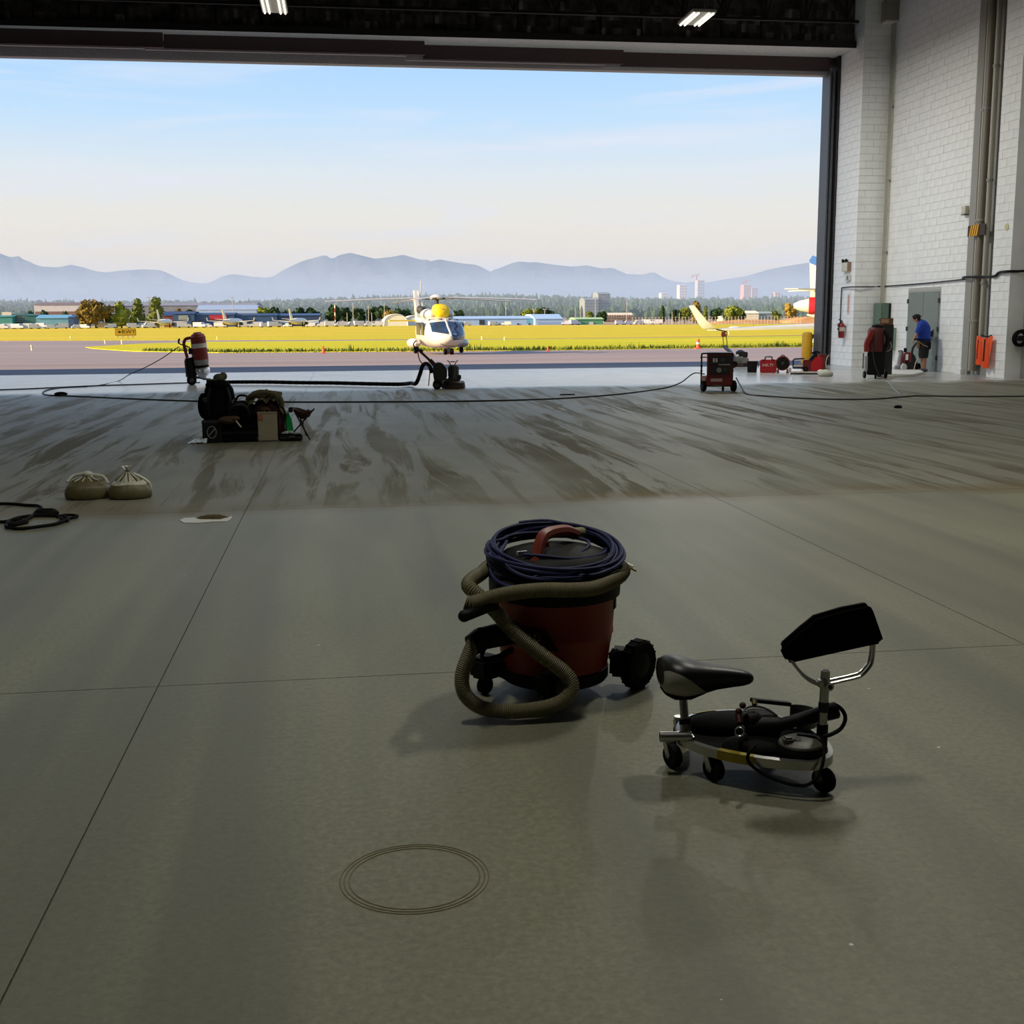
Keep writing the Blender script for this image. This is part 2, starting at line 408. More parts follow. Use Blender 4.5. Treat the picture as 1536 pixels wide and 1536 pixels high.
# the stretch between the column and the near pier
PIER_L = struct(MB().b2((15.2, 25.62, -.05), (15.6, 26.38, 10.7)).build('trim_2', JOINT))
lay(PIER_L, 15.195, 25.62, 26.38, 10.6, 200)
side = M('painted_pier_side', (150, 147, 136), .7, var=.06, scale=2.5)
MB().b2((15.185, 25.585, 0), (16.0, 25.62, 10.7)).build('pier_side', WALLM, PIER_L)
# far pier beside the door opening
PIER = struct(MB().b2((14.74, 32.93, -.05), (15.6, 34.45, 10.7)).build('trim_1', JOINT))
lay(PIER, 14.735, 32.93, 34.45, 10.6, 250)
for r in range(int(10.6/CH)):
    for a, b in (((14.72, 15.12), (15.12, 15.56)) if r % 2 else ((14.72, 14.92), (14.92, 15.32), (15.32, 15.56))):
        MB().b2((a+.003, 32.905, CH*r+.004), (b-.003, 32.935, CH*(r+1)-.004)).build('block', WALLM, PIER)

# door frame channel on the right of the opening
JG = M('door_channel_grey', (96, 98, 104), .5, .4); JD = M('door_channel_dark', (40, 36, 36), .6, .2)
tr = struct(MB().b2((14.66, 34.46, 0), (15.6, 35.2, 9.0)).build('trim_3', JD))
MB().b2((14.48, 34.62, 0), (14.53, 35.2, 8.6)).build('channel_flange', JG, tr)
MB().b2((14.53, 34.9, 0), (14.66, 35.0, 8.6)).build('channel_web', JD, tr)
MB().b2((14.56, 34.56, 0), (14.62, 34.64, 8.6)).build('channel_flange', JG, tr)
MB().b2((14.66, 34.44, 0), (14.70, 34.5, 8.6)).build('channel_lip', DGREY, tr)
# header over the opening: pale soffit, four stepped track covers, grey rail
SOF = M('pale_soffit', (226, 224, 216), .6); HD = M('track_cover_brown', (74, 56, 58), .6); RL = M('rail_grey', (176, 170, 172), .5)
hd = struct(MB().b2((-28, 33.45, 8.98), (14.72, 35.2, 9.1)).build('trim_4', SOF))
MB().b2((-28, 33.42, 8.97), (14.72, 33.45, 9.14)).build('beam_edge', JD, hd)
for x0, x1, yk, zb in ((-28, -4.45, 33.8, 8.60), (-4.45, 2.5, 34.0, 8.62), (2.5, 8.2, 34.45, 8.60), (8.2, 14.5, 34.72, 8.60)):
    MB().b2((x0, yk, zb), (x1, yk+.1, 8.98)).build('track_cover', HD, hd)
    MB().b2((x0-.5, yk+.1, zb-.02), (x1-.5, yk+.2, zb+.1)).build('track_cover_lip', RL, hd)
MB().b2((-28, 34.85, 8.5), (14.5, 35.15, 8.78)).build('guide_rail', RL, hd)
MB().b2((-28, 34.8, 8.78), (15.6, 35.2, 8.98)).build('guide_beam', HD, hd)
FOIL = M('foil_insulation', (84, 78, 76), .3, .5, var=.5, scale=3.5, bump=.9)
wf = struct(MB().b2((-62, 33.6, 9.1), (14.72, 35.2, 10.7)).build('wall_front', FOIL)); wf['label'] = 'foil insulated wall above the opening'
struct(MB().b2((15.6, 34.4, -.3), (19, 35.2, 11)).build('wall_front', WALLM))
# crinkled foil sheets between posts
for k in range(37):
    x = 14.2-1.15*k; m_ = MB(); nx, nz = 10, 7; g = []
    for b in range(nz+1):
        for a in range(nx+1):
            g.append((x-1.1*a/nx, 33.52+R_.uniform(-.05, .05), 9.12+1.5*b/nz))
    m_.add(g, [(b*(nx+1)+a, b*(nx+1)+a+1, (b+1)*(nx+1)+a+1, (b+1)*(nx+1)+a) for b in range(nz) for a in range(nx)])
    m_.build('foil_sheet', FOIL, wf, sharp=5)
# open-web roof joist along the opening, and joists across the roof
JO = M('joist_dark', (30, 26, 27), .6, .3)
def joist(y, z0, z1, x0=-28., x1=14.3, pitch=1.15):
    t = struct(MB().bar((x0, y, z0), (x1, y, z0), .1, .07).build('trim_%d' % (5+len([1 for o in bpy.data.objects if o.name.startswith('trim_')])), JO))
    MB().bar((x0, y, z1), (x1, y, z1), .1, .07).build('top_chord', JO, t)
    n = int((x1-x0)/pitch); w = MB()
    for k in range(n):
        x = x1-.35-pitch*k
        w1 = MB(); w1.bar((x, y, z0), (x, y, z1), .07, .05); w1.bar((x, y, z0), (x-pitch*.42, y, z1), .05, .05); w1.bar((x, y, z0), (x+pitch*.3, y, z1), .04, .04)
        w1.build('web', JO, t)
    return t
joist(32.4, 9.42, 10.5)
joist(29.9, 9.72, 10.55, pitch=1.7)
# twin strip lamps under the roof, plus two added ones by the right wall
TUBE = glow('lit_tube', (255, 248, 225), 1.6); LW = M('lamp_white', (190, 190, 186), .4)
for k, (x, y) in enumerate(LAMP_POS):
    if k == 0:
        lt = empty('ceiling_lamp', (x, y, 8.62))
        MB().b2((-.3, -.65, .05), (.3, .65, .12)).build('lamp_body', LW, lt, bevel=.01)
        for dx in (-.24, -.13, .13, .24): MB().cyl((dx, -.6, .03), (dx, .6, .03), .022, n=8).build('tube', TUBE, lt)
        for sx in (-.2, .2): MB().cyl((sx, 0, .1), (sx, 0, 2.1), .008, n=6).build('hanger', STEEL, lt)
        lamp0 = lt
    else: lt = dup(lamp0, (x, y, 8.62))
    LL = ['lit twin strip lamp hanging over the left half of the opening', 'lit twin strip lamp hanging near the right end of the opening', 'twin strip lamp above the camera, left of the shop vacuum', 'twin strip lamp above the floor right of the shop vacuum',
          'twin strip lamp over the left end of the opening, outside the picture', 'twin strip lamp at far left over the dusty floor', 'twin strip lamp over the gear heap', 'twin strip lamp over the dusty floor at right', 'twin strip lamp over the floor left of the dust bags', 'added strip lamp brightening the right wall, above the dusty floor', 'added strip lamp brightening the right wall, nearer the camera']
    tag(lt, LL[k], 'lamp', 'strip lamps under the hangar roof')

# grey double door in the right wall
DM = M('door_grey_green', (126, 134, 128), .5, var=.06, scale=3)
d1 = struct(MB().b2((15.56, 29.45, 0), (15.6, 31.25, 2.15)).build('door_1', M('door_frame', (168, 170, 164), .5)), 'grey double metal door in the white block wall')
MB().b2((15.545, 29.5, .01), (15.585, 30.34, 2.09)).build('door_leaf', DM, d1, bevel=.004)
MB().b2((15.545, 30.35, .01), (15.585, 31.2, 2.09)).build('door_leaf', DM, d1, bevel=.004)
for yy in (29.49, 31.21):
    for zz in (.35, 1.1, 1.85): MB().b2((15.52, yy-.03, zz-.06), (15.55, yy+.03, zz+.06)).build('hinge', DGREY, d1)
MB().cyl((15.56, 30.25, 1.0), (15.48, 30.25, 1.0), .03).build('door_knob', STEEL, d1)

# ================================================================== outside ground
ASPH = ground_material('apron_asphalt', (140, 123, 118), (150, 133, 127), (160, 142, 135), .18, (.15, 1, 1), .8)
def strip(name, mtl, x0, x1, y0, y1, dz=0, ny=14, nx=2):
    m_ = MB(); g = []
    for j in range(ny+1):
        y = y0+(y1-y0)*j/ny
        for i in range(nx+1): g.append((x0+(x1-x0)*i/nx, y, gz(y)+dz))
    m_.add(g, [(j*(nx+1)+i, j*(nx+1)+i+1, (j+1)*(nx+1)+i+1, (j+1)*(nx+1)+i) for j in range(ny) for i in range(nx)])
    return m_.build(name, mtl)
ap = struct(strip('floor', ASPH, -300, 300, 34.2, 420, 0, 90)); ap.name = 'trim_20'; ap['label'] = 'sunlit asphalt apron outside the hangar'
ASD = ground_material('apron_painted_shade', (80, 82, 92), (88, 90, 101), (96, 98, 108), .5, (.1, 1, 1), .75)  # the hangar's shadow on the apron, painted into the asphalt colour
GR1 = ground_material('grass_field', (206, 184, 22), (190, 186, 16), (222, 194, 48), .05, (.35, 1, 1), .95, .6)
GR2 = ground_material('grass_far', (214, 178, 46), (200, 182, 32), (226, 182, 72), .02, (.25, 1, 1), .95, .6)
def field(name, mtl, outline, dz, label):
    m_ = MB(); n = len(outline); top = [(x, y, gz(y)+dz) for x, y in outline]
    bot = [(x, y, gz(y)-.3) for x, y in outline]
    m_.add(top+bot, [tuple(range(n))]+[(i, n+i, n+(i+1) % n, (i+1) % n) for i in range(n)])
    o = m_.build(name, mtl); struct(o, label); return o
ap.location.z = -.02
field('trim_21', ASD, [(-120, 34.25), (60, 34.25), (60, 39.9), (-120, 39.9)], .0, 'asphalt band along the hangar threshold, building shade painted in')
field('trim_22', GR1, [(-23, 112.4), (-21, 105), (-18.5, 98), (-14.8, 88.5), (-8, 80), (3.8, 78), (15, 77), (32, 79.5), (60, 82), (140, 88), (140, 150), (56, 139), (22, 133), (-15.5, 135), (-21, 128)], .03, 'near strip of yellow green grass beside the apron')
field('trim_23', GR2, [(-320, 175), (-120, 165), (-43, 158), (-17, 149), (22, 138.5), (56, 144), (140, 160), (320, 200), (320, 350), (108, 388), (0, 455), (-60, 520), (-167, 600), (-320, 640)], .03, 'far grass field running to the airfield buildings')
FARG = ground_material('far_ground', (170, 140, 110), (158, 142, 120), (186, 156, 122), .01, (1, 1, 1), .95)
m_ = MB(); g = []; nx, ny = 60, 40
def hill(x, y):
    t = min(1, max(0, (y-1050)/1500)); t = t*t*(3-2*t)
    return -1.0 + t*(30+7*math.sin(x*.0021+1)+4*math.sin(x*.0073))
for j in range(ny+1):
    y = 418+(13500-418)*(j/ny)**2.2
    for i in range(nx+1):
        x = (-1+2*i/nx)*(900+y*.9); g.append((x, y, hill(x, y)))
m_.add(g, [(j*(nx+1)+i, j*(nx+1)+i+1, (j+1)*(nx+1)+i+1, (j+1)*(nx+1)+i) for j in range(ny) for i in range(nx)])
struct(m_.build('trim_24', FARG), 'plain rising behind the airfield')

# mountains, real ridges far beyond the plain
MTN = ground_material('mountain_forest', (36, 46, 50), (52, 62, 62), (70, 76, 74), .0012, (1, 1, 1), .95)
def lerp_list(L, x):
    if x <= L[0][0]: return L[0][1]
    for (a, b), (c, d) in zip(L, L[1:]):
        if x <= c: return b+(d-b)*(x-a)/(c-a)
    return L[-1][1]
RIDGE = [(-500, 350), (-300, 372), (-120, 362), (-40, 372), (0, 380), (15, 386), (28, 384), (33, 388), (45, 394), (62, 400), (90, 401), (105, 397), (125, 401), (140, 406), (158, 409), (180, 406), (215, 404), (240, 405), (255, 411), (272, 420), (295, 425), (312, 425), (335, 414), (350, 411), (370, 414), (395, 417), (410, 415), (420, 408), (435, 400), (455, 391), (475, 386), (487, 382), (498, 389), (508, 383), (525, 379), (545, 384), (562, 388), (590, 385), (605, 382), (625, 388), (645, 392), (660, 389), (680, 393), (700, 396), (715, 397), (725, 402), (735, 408), (752, 401), (770, 394), (780, 392), (795, 394), (803, 393), (830, 397), (860, 400), (880, 398), (905, 403), (918, 401), (940, 411), (965, 412), (978, 408), (992, 415), (1010, 422), (1030, 424), (1045, 422), (1060, 424), (1080, 420), (1095, 418), (1120, 414), (1150, 405), (1175, 400), (1200, 396), (1230, 391), (1300, 384), (1450, 396), (1700, 388), (2100, 400)]
RIDGE2 = [(-500, 400), (-200, 385), (0, 398), (80, 410), (200, 420), (300, 437), (345, 446), (420, 440), (520, 425), (640, 418), (760, 424), (850, 412), (950, 428), (1020, 436), (1120, 432), (1230, 416), (1350, 410), (1600, 420), (2100, 430)]
def ridge(L, Y, depth, name, label, seed, step=6):
    rr = random.Random(seed); rows = []; xs = list(range(-500, 2100, step))
    K = 9
    for k in range(K+1):
        t = k/K; r_ = []
        for px in xs:
            py = lerp_list(L, px); top = at(px, py, Y)
            y = Y - depth*(1-t); h = top.z*(t**1.25)
            if 0 < k < K: h *= 1+.16*math.sin(px*.09+k*1.7+seed)*math.sin(px*.037+seed*2)+rr.uniform(-.012, .012)
            r_.append((top.x*(1 if k == K else y/Y), y, h-5*(k == 0)*4))
        rows.append(r_)
    rows.append([(x, Y+depth*.3, -20) for x, y, z in rows[-1]])
    m_ = MB(); n = len(xs); v = [p for r_ in rows for p in r_]
    m_.add(v, [(j*n+i, j*n+i+1, (j+1)*n+i+1, (j+1)*n+i) for j in range(len(rows)-1) for i in range(n-1)])
    o = m_.build(name, MTN, sharp=20); tag(o, label, 'mountain'); return o
ridge(RIDGE, 15000, 2600, 'mountain_range', 'long jagged blue mountain range on the skyline', 3)
ridge(RIDGE2, 11600, 1800, 'foothills', 'lower hazy foothills in front of the mountain range', 5, 10)

# evening haze lying over the plain: a real scattering layer
HZ = bpy.data.materials.new('evening_haze'); HZ.use_nodes = True; t = HZ.node_tree; t.nodes.clear()
vsn = nd(t, 'ShaderNodeVolumePrincipled'); vsn.inputs['Color'].default_value = (.47, .66, 1.0, 1); vsn.inputs['Density'].default_value = HAZE_D; vsn.inputs['Anisotropy'].default_value = .0
on = nd(t, 'ShaderNodeOutputMaterial'); t.links.new(vsn.outputs[0], on.inputs['Volume'])
hz = MB().b2((-9000, 700, -30), (9000, 9600, 260)).build('evening_haze', HZ); tag(hz, 'pale blue haze lying over the plain below the mountains', 'haze', kind='stuff')
HZ2 = HZ.copy(); HZ2.name = 'ground_mist'; HZ2.node_tree.nodes['Principled Volume'].inputs['Density'].default_value = 2.6e-4; HZ2.node_tree.nodes['Principled Volume'].inputs['Color'].default_value = (.60, .68, .82, 1)
hz2 = MB().b2((-2500, 720, -20), (2500, 2900, 95)).build('ground_mist', HZ2); tag(hz2, 'thin low mist among the distant forest trees', 'haze', kind='stuff')

# ================================================================== across the field: trees, buildings, masts
LEAF = {}
def leafm(k, c): LEAF[k] = M('leaf_'+k, c, .8, var=.35, scale=.6, spec=.2); return LEAF[k]
leafm('autumn', (118, 98, 42)); leafm('bright', (116, 124, 40)); leafm('mid', (96, 104, 38)); leafm('dark', (46, 66, 34)); leafm('gold', (146, 122, 46)); leafm('conifer', (62, 84, 60))
BARK = M('bark', (88, 66, 46), .9)
def tree(px, py0, py1, wpx, Y, kind, label, shape='round', rr=None):
    rr = random.Random(int(px*7+py0)); s = Y*1.0/F_PX
    base = at(px, py1, Y); h = (py1-py0)*s; w = wpx*s/2; zb = -1.0
    t = thing('tree', label, 'tree', (base.x, Y, zb), 0, 'trees across the field')
    h = at(px, py0, Y).z - zb
    MB().tube([(0, 0, -.2), (w*.05, 0, h*.35), (0, 0, h*.75)], [h*.035, h*.028, h*.01], 6).build('trunk', BARK, t)
    m_ = MB()
    lob = []
    if shape == 'tall':
        for k in range(7): lob.append((Vector((rr.uniform(-.2, .2)*w, rr.uniform(-.3, .3)*w, h*(.22+.115*k))), w*(1.0-.085*k) if k < 5 else w*.45, h*.16))
    elif shape == 'conifer':
        for k in range(7): lob.append((Vector((0, 0, h*(.2+.12*k))), w*(1-.13*k), h*.1))
    else:
        for k in range(9): lob.append((Vector((rr.uniform(-.55, .55)*w, rr.uniform(-.5, .5)*w, h*rr.uniform(.35, .78))), w*rr.uniform(.42, .62), h*.22))
    for c, rx, rz in lob:
        m_.ell(c, (rx*.8, rx*.8, rz*.85), 8, 5)
        for k in range(46):
            d = Vector((rr.gauss(0, 1), rr.gauss(0, 1), rr.gauss(0, 1))).normalized()
            p = c+Vector((d.x*rx, d.y*rx, d.z*rz)); q = max(.28, w*.17)
            a = Vector((rr.uniform(-1, 1), rr.uniform(-1, 1), rr.uniform(-1, 1)))*q; b = Vector((rr.uniform(-1, 1), rr.uniform(-1, 1), rr.uniform(-1, 1)))*q
            m_.add([p-a, p+b, p+a, p-b], [(0, 1, 2, 3)])
    m_.build('crown', LEAF[kind], t, sharp=10)
    return t
for a in [
    (143, 449, 487, 46, 415, 'autumn', 'broad autumn brown tree, largest of the left trees', 'round'),
    (160, 458, 487, 24, 425, 'dark', 'dark tree right behind the broad autumn brown tree', 'round'),
    (128, 460, 487, 18, 425, 'mid', 'green bush at the left foot of the broad autumn tree', 'round'),
    (182, 456, 487, 28, 415, 'bright', 'bright yellow green tree between two taller trees', 'tall'),
    (206, 451, 484, 24, 430, 'mid', 'pointed dark green tree right of the bright green tree', 'tall'),
    (235, 448, 483, 26, 425, 'mid', 'tall olive green tree, rightmost of the left group', 'tall'),
    (70, 464, 480, 14, 470, 'dark', 'small dark tree above the dark teal shed', 'round'),
    (48, 465, 480, 11, 470, 'dark', 'small dark tree beside the louvred teal shed', 'round'),
    (100, 466, 480, 14, 470, 'dark', 'dark tree in front of the long white hall', 'round'),
    (268, 460, 480, 12, 480, 'autumn', 'rusty small tree left of the dark blue shed', 'round'),
    (290, 463, 480, 22, 490, 'dark', 'dark tree peeping over the dark blue shed', 'round'),
    (396, 460, 482, 22, 480, 'bright', 'light green tree above the long blue shed', 'round'),
    (412, 461, 482, 20, 485, 'dark', 'dark round tree right of the light green one', 'round'),
    (430, 463, 482, 18, 485, 'dark', 'round dark tree behind the middle of the blue shed', 'round'),
    (447, 461, 482, 20, 485, 'dark', 'dark round tree left of the third white airliner tail', 'round'),
    (469, 461, 482, 24, 485, 'dark', 'round dark tree at the right end of the blue shed', 'round'),
    (500, 457, 486, 24, 470, 'dark', 'dark tree behind the red and white mast', 'round'),
    (517, 459, 486, 20, 475, 'dark', 'dark tree just right of the red and white mast', 'round'),
    (537, 461, 486, 22, 470, 'dark', 'dark round tree, third right of the red and white mast', 'round'),
    (556, 459, 486, 22, 475, 'dark', 'dark round tree between two thin masts', 'round'),
    (574, 458, 486, 22, 470, 'dark', 'dark round tree left of the white tent', 'round'),
    (585, 465, 486, 20, 460, 'gold', 'golden bush left of the white tent', 'round'),
    (596, 460, 484, 18, 475, 'dark', 'dark round tree behind the white tent', 'round'),
    (611, 463, 484, 16, 475, 'dark', 'small dark tree left of the helicopter', 'round'),
    (630, 466, 484, 16, 480, 'dark', 'small dark tree right behind the helicopter', 'round'),
    (687, 465, 483, 20, 500, 'dark', 'dark tree over the left end of the pale blue hangar', 'round'),
    (788, 463, 482, 20, 500, 'bright', 'olive tree over the middle of the pale blue hangar', 'round'),
    (806, 461, 482, 24, 505, 'mid', 'green tree above the right end of the pale blue hangar', 'round'),
    (822, 461, 482, 22, 505, 'dark', 'dark green tree behind the right end of the pale blue hangar', 'round'),
    (884, 466, 487, 16, 480, 'mid', 'olive bush at the foot of the grey tower block', 'round'),
    (903, 467, 487, 18, 480, 'dark', 'dark tree between the tower block and the cream offices', 'round'),
    (994, 460, 482, 12, 470, 'dark', 'upright dark tree standing alone right of the cream offices', 'tall'),
    (1013, 462, 482, 18, 470, 'dark', 'dark tree left of the olive tall tree', 'round'),
    (1027, 460, 482, 20, 475, 'mid', 'mid green tree left of the olive tall tree', 'round'),
    (1044, 454, 482, 20, 460, 'autumn', 'tall olive brown tree above the airfield fence', 'tall'),
    (1058, 461, 482, 10, 470, 'mid', 'narrow tree next to the raised wing tip', 'tall'),
    (1074, 460, 481, 18, 470, 'dark', 'dark round tree right of the raised wing tip', 'round'),
    (1100, 457, 476, 30, 480, 'bright', 'light green tree crown in the dark green clump', 'round'),
    (1094, 463, 478, 22, 485, 'dark', 'dark left part of the green clump', 'round'),
    (1110, 462, 478, 18, 485, 'dark', 'dark right part of the green clump', 'round'),
    (1165, 465, 476, 18, 480, 'mid', 'olive bush left of the golden tree', 'round'),
    (1186, 454, 478, 24, 460, 'gold', 'golden tree left of the jet engine', 'round'),
]: tree(*a)
# hazy forest on the rise behind
rr = random.Random(11); fm = MB()
def cone6(x, y, z, r, h):
    b = len(fm.v)
    for lv in range(2):
        zz = z+h*(.15+.38*lv); q = r*(1-.38*lv)
        fm.add([(x+q*math.cos(PI*k/2.5), y+q*math.sin(PI*k/2.5), zz) for k in range(5)]+[(x, y, z+h*(.62+.38*lv))], [(k, (k+1) % 5, 5) for k in range(5)])
for k in range(6400):
    y = 1050+1500*rr.random()**.8; x = (-.42+rr.random()*.95)*y; h = rr.uniform(8, 16)*(1.25 if rr.random() < .12 else 1)
    if rr.random() < .45:
        fm.ell((x, y, hill(x, y)+h*.4), (h*.38, h*.38, h*.36), 6, 4)
    else: cone6(x, y, hill(x, y)-1, h*rr.uniform(.2, .3), h)
fo = fm.build('forest', LEAF['conifer'], sharp=10); tag(fo, 'hazy belt of dark trees on the rise below the mountains', 'forest', kind='stuff')

# ------------------------------------------------------------------ buildings
def wallm(k, c, **kw): return M('cladding_'+k, c, .65, var=.06, scale=.4, **kw)
GLASS_D = M('dark_window', (46, 54, 66), .2)
def building(name, label, px0, px1, py0, py1, Y, dep, mt, roof=None, roof_h=.8, rects=(), gable=False, cat='building', flat=True, base=None):
    a, b = at(px0, py1, Y), at(px1, py1, Y); zb = (hill((a.x+b.x)/2, Y)-1 if base is None else base); zt = at((px0+px1)/2, py0, Y).z
    cx = (a.x+b.x)/2; w = b.x-a.x; t = thing(name, label, cat, (cx, Y, zb)); h = zt-zb
    hw = h-roof_h
    MB().b2((-w/2, 0, 0), (w/2, dep, hw)).build('walls', mt, t)
    rm = roof or mt
    if gable: MB().prism([(-w/2-.3, hw), (0, h+.4), (w/2+.3, hw), (w/2+.3, hw-.2), (-w/2-.3, hw-.2)], -.3, dep+.3).build('roof', rm, t)
    else: MB().add([(-w/2-.2, -.3, hw), (w/2+.2, -.3, hw), (w/2+.2, dep, hw), (-w/2-.2, dep, hw), (-w/2-.2, dep*.3, h), (w/2+.2, dep*.3, h), (w/2+.2, dep*.7, h), (-w/2-.2, dep*.7, h)],
                   [(0, 1, 5, 4), (4, 5, 6, 7), (6, 2, 3, 7), (1, 2, 6, 5), (0, 4, 7, 3), (0, 3, 2, 1)]).build('roof', rm, t)
    for q in rects:
        nm, x0, x1, y0, y1, mm_ = q
        p0, p1 = at(x0, y1, Y), at(x1, y0, Y)
        MB().b2((p0.x-cx, -.18, max(p0.z-zb, .05)), (p1.x-cx, .1, p1.z-zb)).build(nm, mm_, t)
    return t
TEAL = wallm('teal', (64, 138, 138)); DTEAL = wallm('dark_teal', (44, 96, 100)); LTEAL = wallm('light_teal', (104, 158, 182)); BLUE = wallm('blue', (48, 78, 124)); DBLUE = wallm('dark_blue', (38, 62, 102))
OFFW = wallm('off_white', (206, 200, 196)); PALE = wallm('pale_blue', (160, 186, 214)); GREYB = wallm('grey', (140, 146, 146)); CREAM = wallm('cream', (222, 206, 178)); BROWN = wallm('brown', (128, 100, 92)); GREENB = wallm('green', (92, 150, 110)); PINKB = wallm('pink', (206, 160, 146)); SIGNR = M('sign_red', (176, 44, 62), .5)
building('shed', 'teal green shed at the left edge of the picture', -30, 19, 473, 489, 440, 18, TEAL, roof_h=.5, rects=[('roof_box', 3, 17, 468, 473, OFFW)])
building('shed', 'dark shed with rows of louvres between the teal sheds', 19, 38, 470, 489, 445, 16, DTEAL, roof_h=.4, rects=[('louvre', 20, 37.5, y, y+1.3, GREYB) for y in (472, 475, 478, 481)])
building('shed', 'dark teal shed right of the louvred one', 38, 56, 471, 489, 442, 16, DTEAL, roof_h=.5)
building('shed', 'light blue teal shed with a sloping roof', 55, 104, 472, 489, 438, 18, LTEAL, roof_h=1.2)
building('shed', 'deep blue end of the light teal shed', 103, 111, 474, 489, 436, 10, BLUE, roof_h=.5)
building('hall', 'long white hall with a brown base behind the teal sheds', 53, 128, 453, 489, 640, 50, OFFW, roof=wallm('roof_brown', (120, 96, 92)), roof_h=1.4, rects=[('base_band', 54, 127, 467, 489, BROWN)], base=-1)
building('hall', 'very long pale hall roof behind the left trees', 150, 385, 454, 489, 700, 60, wallm('pale_grey', (186, 186, 190)), roof=wallm('roof_grey', (132, 130, 138)), roof_h=1.6, base=-1)
building('hall', 'large white hall with a blue stripe behind the blue sheds', 296, 386, 457, 489, 640, 40, OFFW, roof=wallm('roof_pale', (150, 166, 186)), roof_h=2.6, rects=[('blue_stripe', 297, 385, 466, 470, PALE)], base=-1)
building('shed', 'dark red brick gable left of the dark blue shed', 246, 262, 467, 489, 470, 14, wallm('brick', (120, 56, 50)), roof=DBLUE, roof_h=1.6)
building('shed', 'dark blue shed with a pale panel on its wall', 260, 292, 467, 489, 455, 18, BLUE, roof=DBLUE, roof_h=.9, rects=[('pale_panel', 268, 282, 473, 480, GREYB), ('door', 287, 290, 481, 488, GLASS_D)])
building('shed', 'blue shed carrying a long red sign board', 292, 352, 469, 489, 457, 18, BLUE, roof=DBLUE, roof_h=.8, rects=[('sign_board', 314, 340, 472, 480, SIGNR), ('door', 298, 303, 481, 488, GLASS_D)])
building('shed', 'long blue shed behind the white airliner tails', 352, 416, 470, 489, 460, 18, BLUE, roof=DBLUE, roof_h=.8, rects=[('door', 376, 384, 480, 488, GLASS_D)])
building('shed', 'dark blue shed right of the long blue shed', 417, 480, 470, 489, 462, 18, DBLUE, roof=BLUE, roof_h=.8, rects=[('pale_band', 418, 478, 481, 485, PALE)])
building('hangar', 'long pale blue hangar right of the helicopter', 668, 803, 474, 489, 440, 26, PALE, roof_h=1.0, rects=[('door', 719, 727, 480, 487, GLASS_D)]+[('window', x, x+2.4, 485, 488, GLASS_D) for x in (735, 747, 752, 776, 793)]+[('blue_panel', 790, 802, 478, 485, LTEAL)])
building('hangar', 'sloping right end of the pale blue hangar', 803, 844, 471, 489, 436, 30, PALE, roof_h=1.8, rects=[('low_band', 806, 842, 483, 488, wallm('blue_grey', (140, 164, 196)))])
building('shed', 'low green roofed shed right of the pale hangar', 864, 905, 476, 489, 450, 14, GREENB, roof=wallm('roof_lime', (170, 196, 140)), roof_h=.7, rects=[('door', 884, 890, 483, 489, OFFW)])
def block(name, label, px0, px1, py0, py1, Y, dep, mt, rows_, cols, cat='tower block', cap=None, wm=GLASS_D):
    t = building(name, label, px0, px1, py0, py1, Y, dep, mt, roof=cap, roof_h=2.0, cat=cat, base=hill(at(px0, py0, Y).x, Y)-3)
    w = (at(px1, py0, Y)-at(px0, py0, Y)).x; h = at(px0, py0, Y).z-t.location.z-4
    me = None
    for r in range(rows_):
        for c in range(cols):
            if me is None:
                o = MB().b2((-w/cols*.34, -.25, -h/rows_*.28), (w/cols*.34, .2, h/rows_*.28)).build('window', wm, t); me = o.data
            else: o = bpy.data.objects.new('window', me); COL.objects.link(o); o.parent = t
            o.location = (-w/2+w*(c+.5)/cols, 0, 3+h*(r+.5)/rows_)
    return t
GW = M('grey_window', (112, 122, 130), .3)
block('tower_block', 'lower wing of the grey tower block', 877, 898, 447, 482, 1150, 26, GREYB, 7, 4, wm=GW)
block('tower_block', 'taller grey tower block rising above the forest', 897, 915, 438, 482, 1160, 26, GREYB, 9, 4, wm=GW)
block('office_block', 'wide cream office block with rows of windows', 906, 950, 469, 486, 700, 18, CREAM, 3, 12, cat='office block', wm=BROWN)
block('high_rise', 'small pale high rise, leftmost on the skyline', 992, 1003, 439, 465, 3300, 30, wallm('tower_pale', (214, 196, 186)), 5, 3, wm=GW)
block('high_rise', 'cream high rise with a stepped top', 1019, 1030, 427, 465, 3400, 30, wallm('tower_cream', (226, 200, 178)), 8, 3, wm=GW)
block('high_rise', 'slender flaring high rise with an orange top below a crane', 1046, 1056, 420, 465, 3500, 30, wallm('tower_grey', (172, 170, 176)), 9, 3, cap=wallm('orange_wrap', (220, 120, 84)), wm=GW)
block('high_rise', 'red clad high rise under a crane', 1115, 1126, 427, 465, 3300, 30, wallm('tower_red', (206, 142, 122)), 8, 3, wm=GW)
block('high_rise', 'pinkish high rise right of the red clad one', 1127, 1136, 431, 465, 3350, 30, PINKB, 8, 3, wm=GW)
block('high_rise', 'small pink high rise above the jet tail plane', 1162, 1170, 438, 465, 3300, 30, PINKB, 5, 2, wm=GW)
building('shed', 'cream low building right of the green clump', 1084, 1108, 474, 488, 520, 12, CREAM, roof_h=.6)
building('shed', 'white gabled building above the earth bank', 1115, 1138, 466, 484, 520, 16, wallm('warm_white', (236, 226, 196)), roof_h=1.2)
building('shed', 'grey roofed building right of the white gabled one', 1138, 1160, 467, 484, 530, 16, wallm('grey_green', (150, 160, 150)), roof_h=1.0)
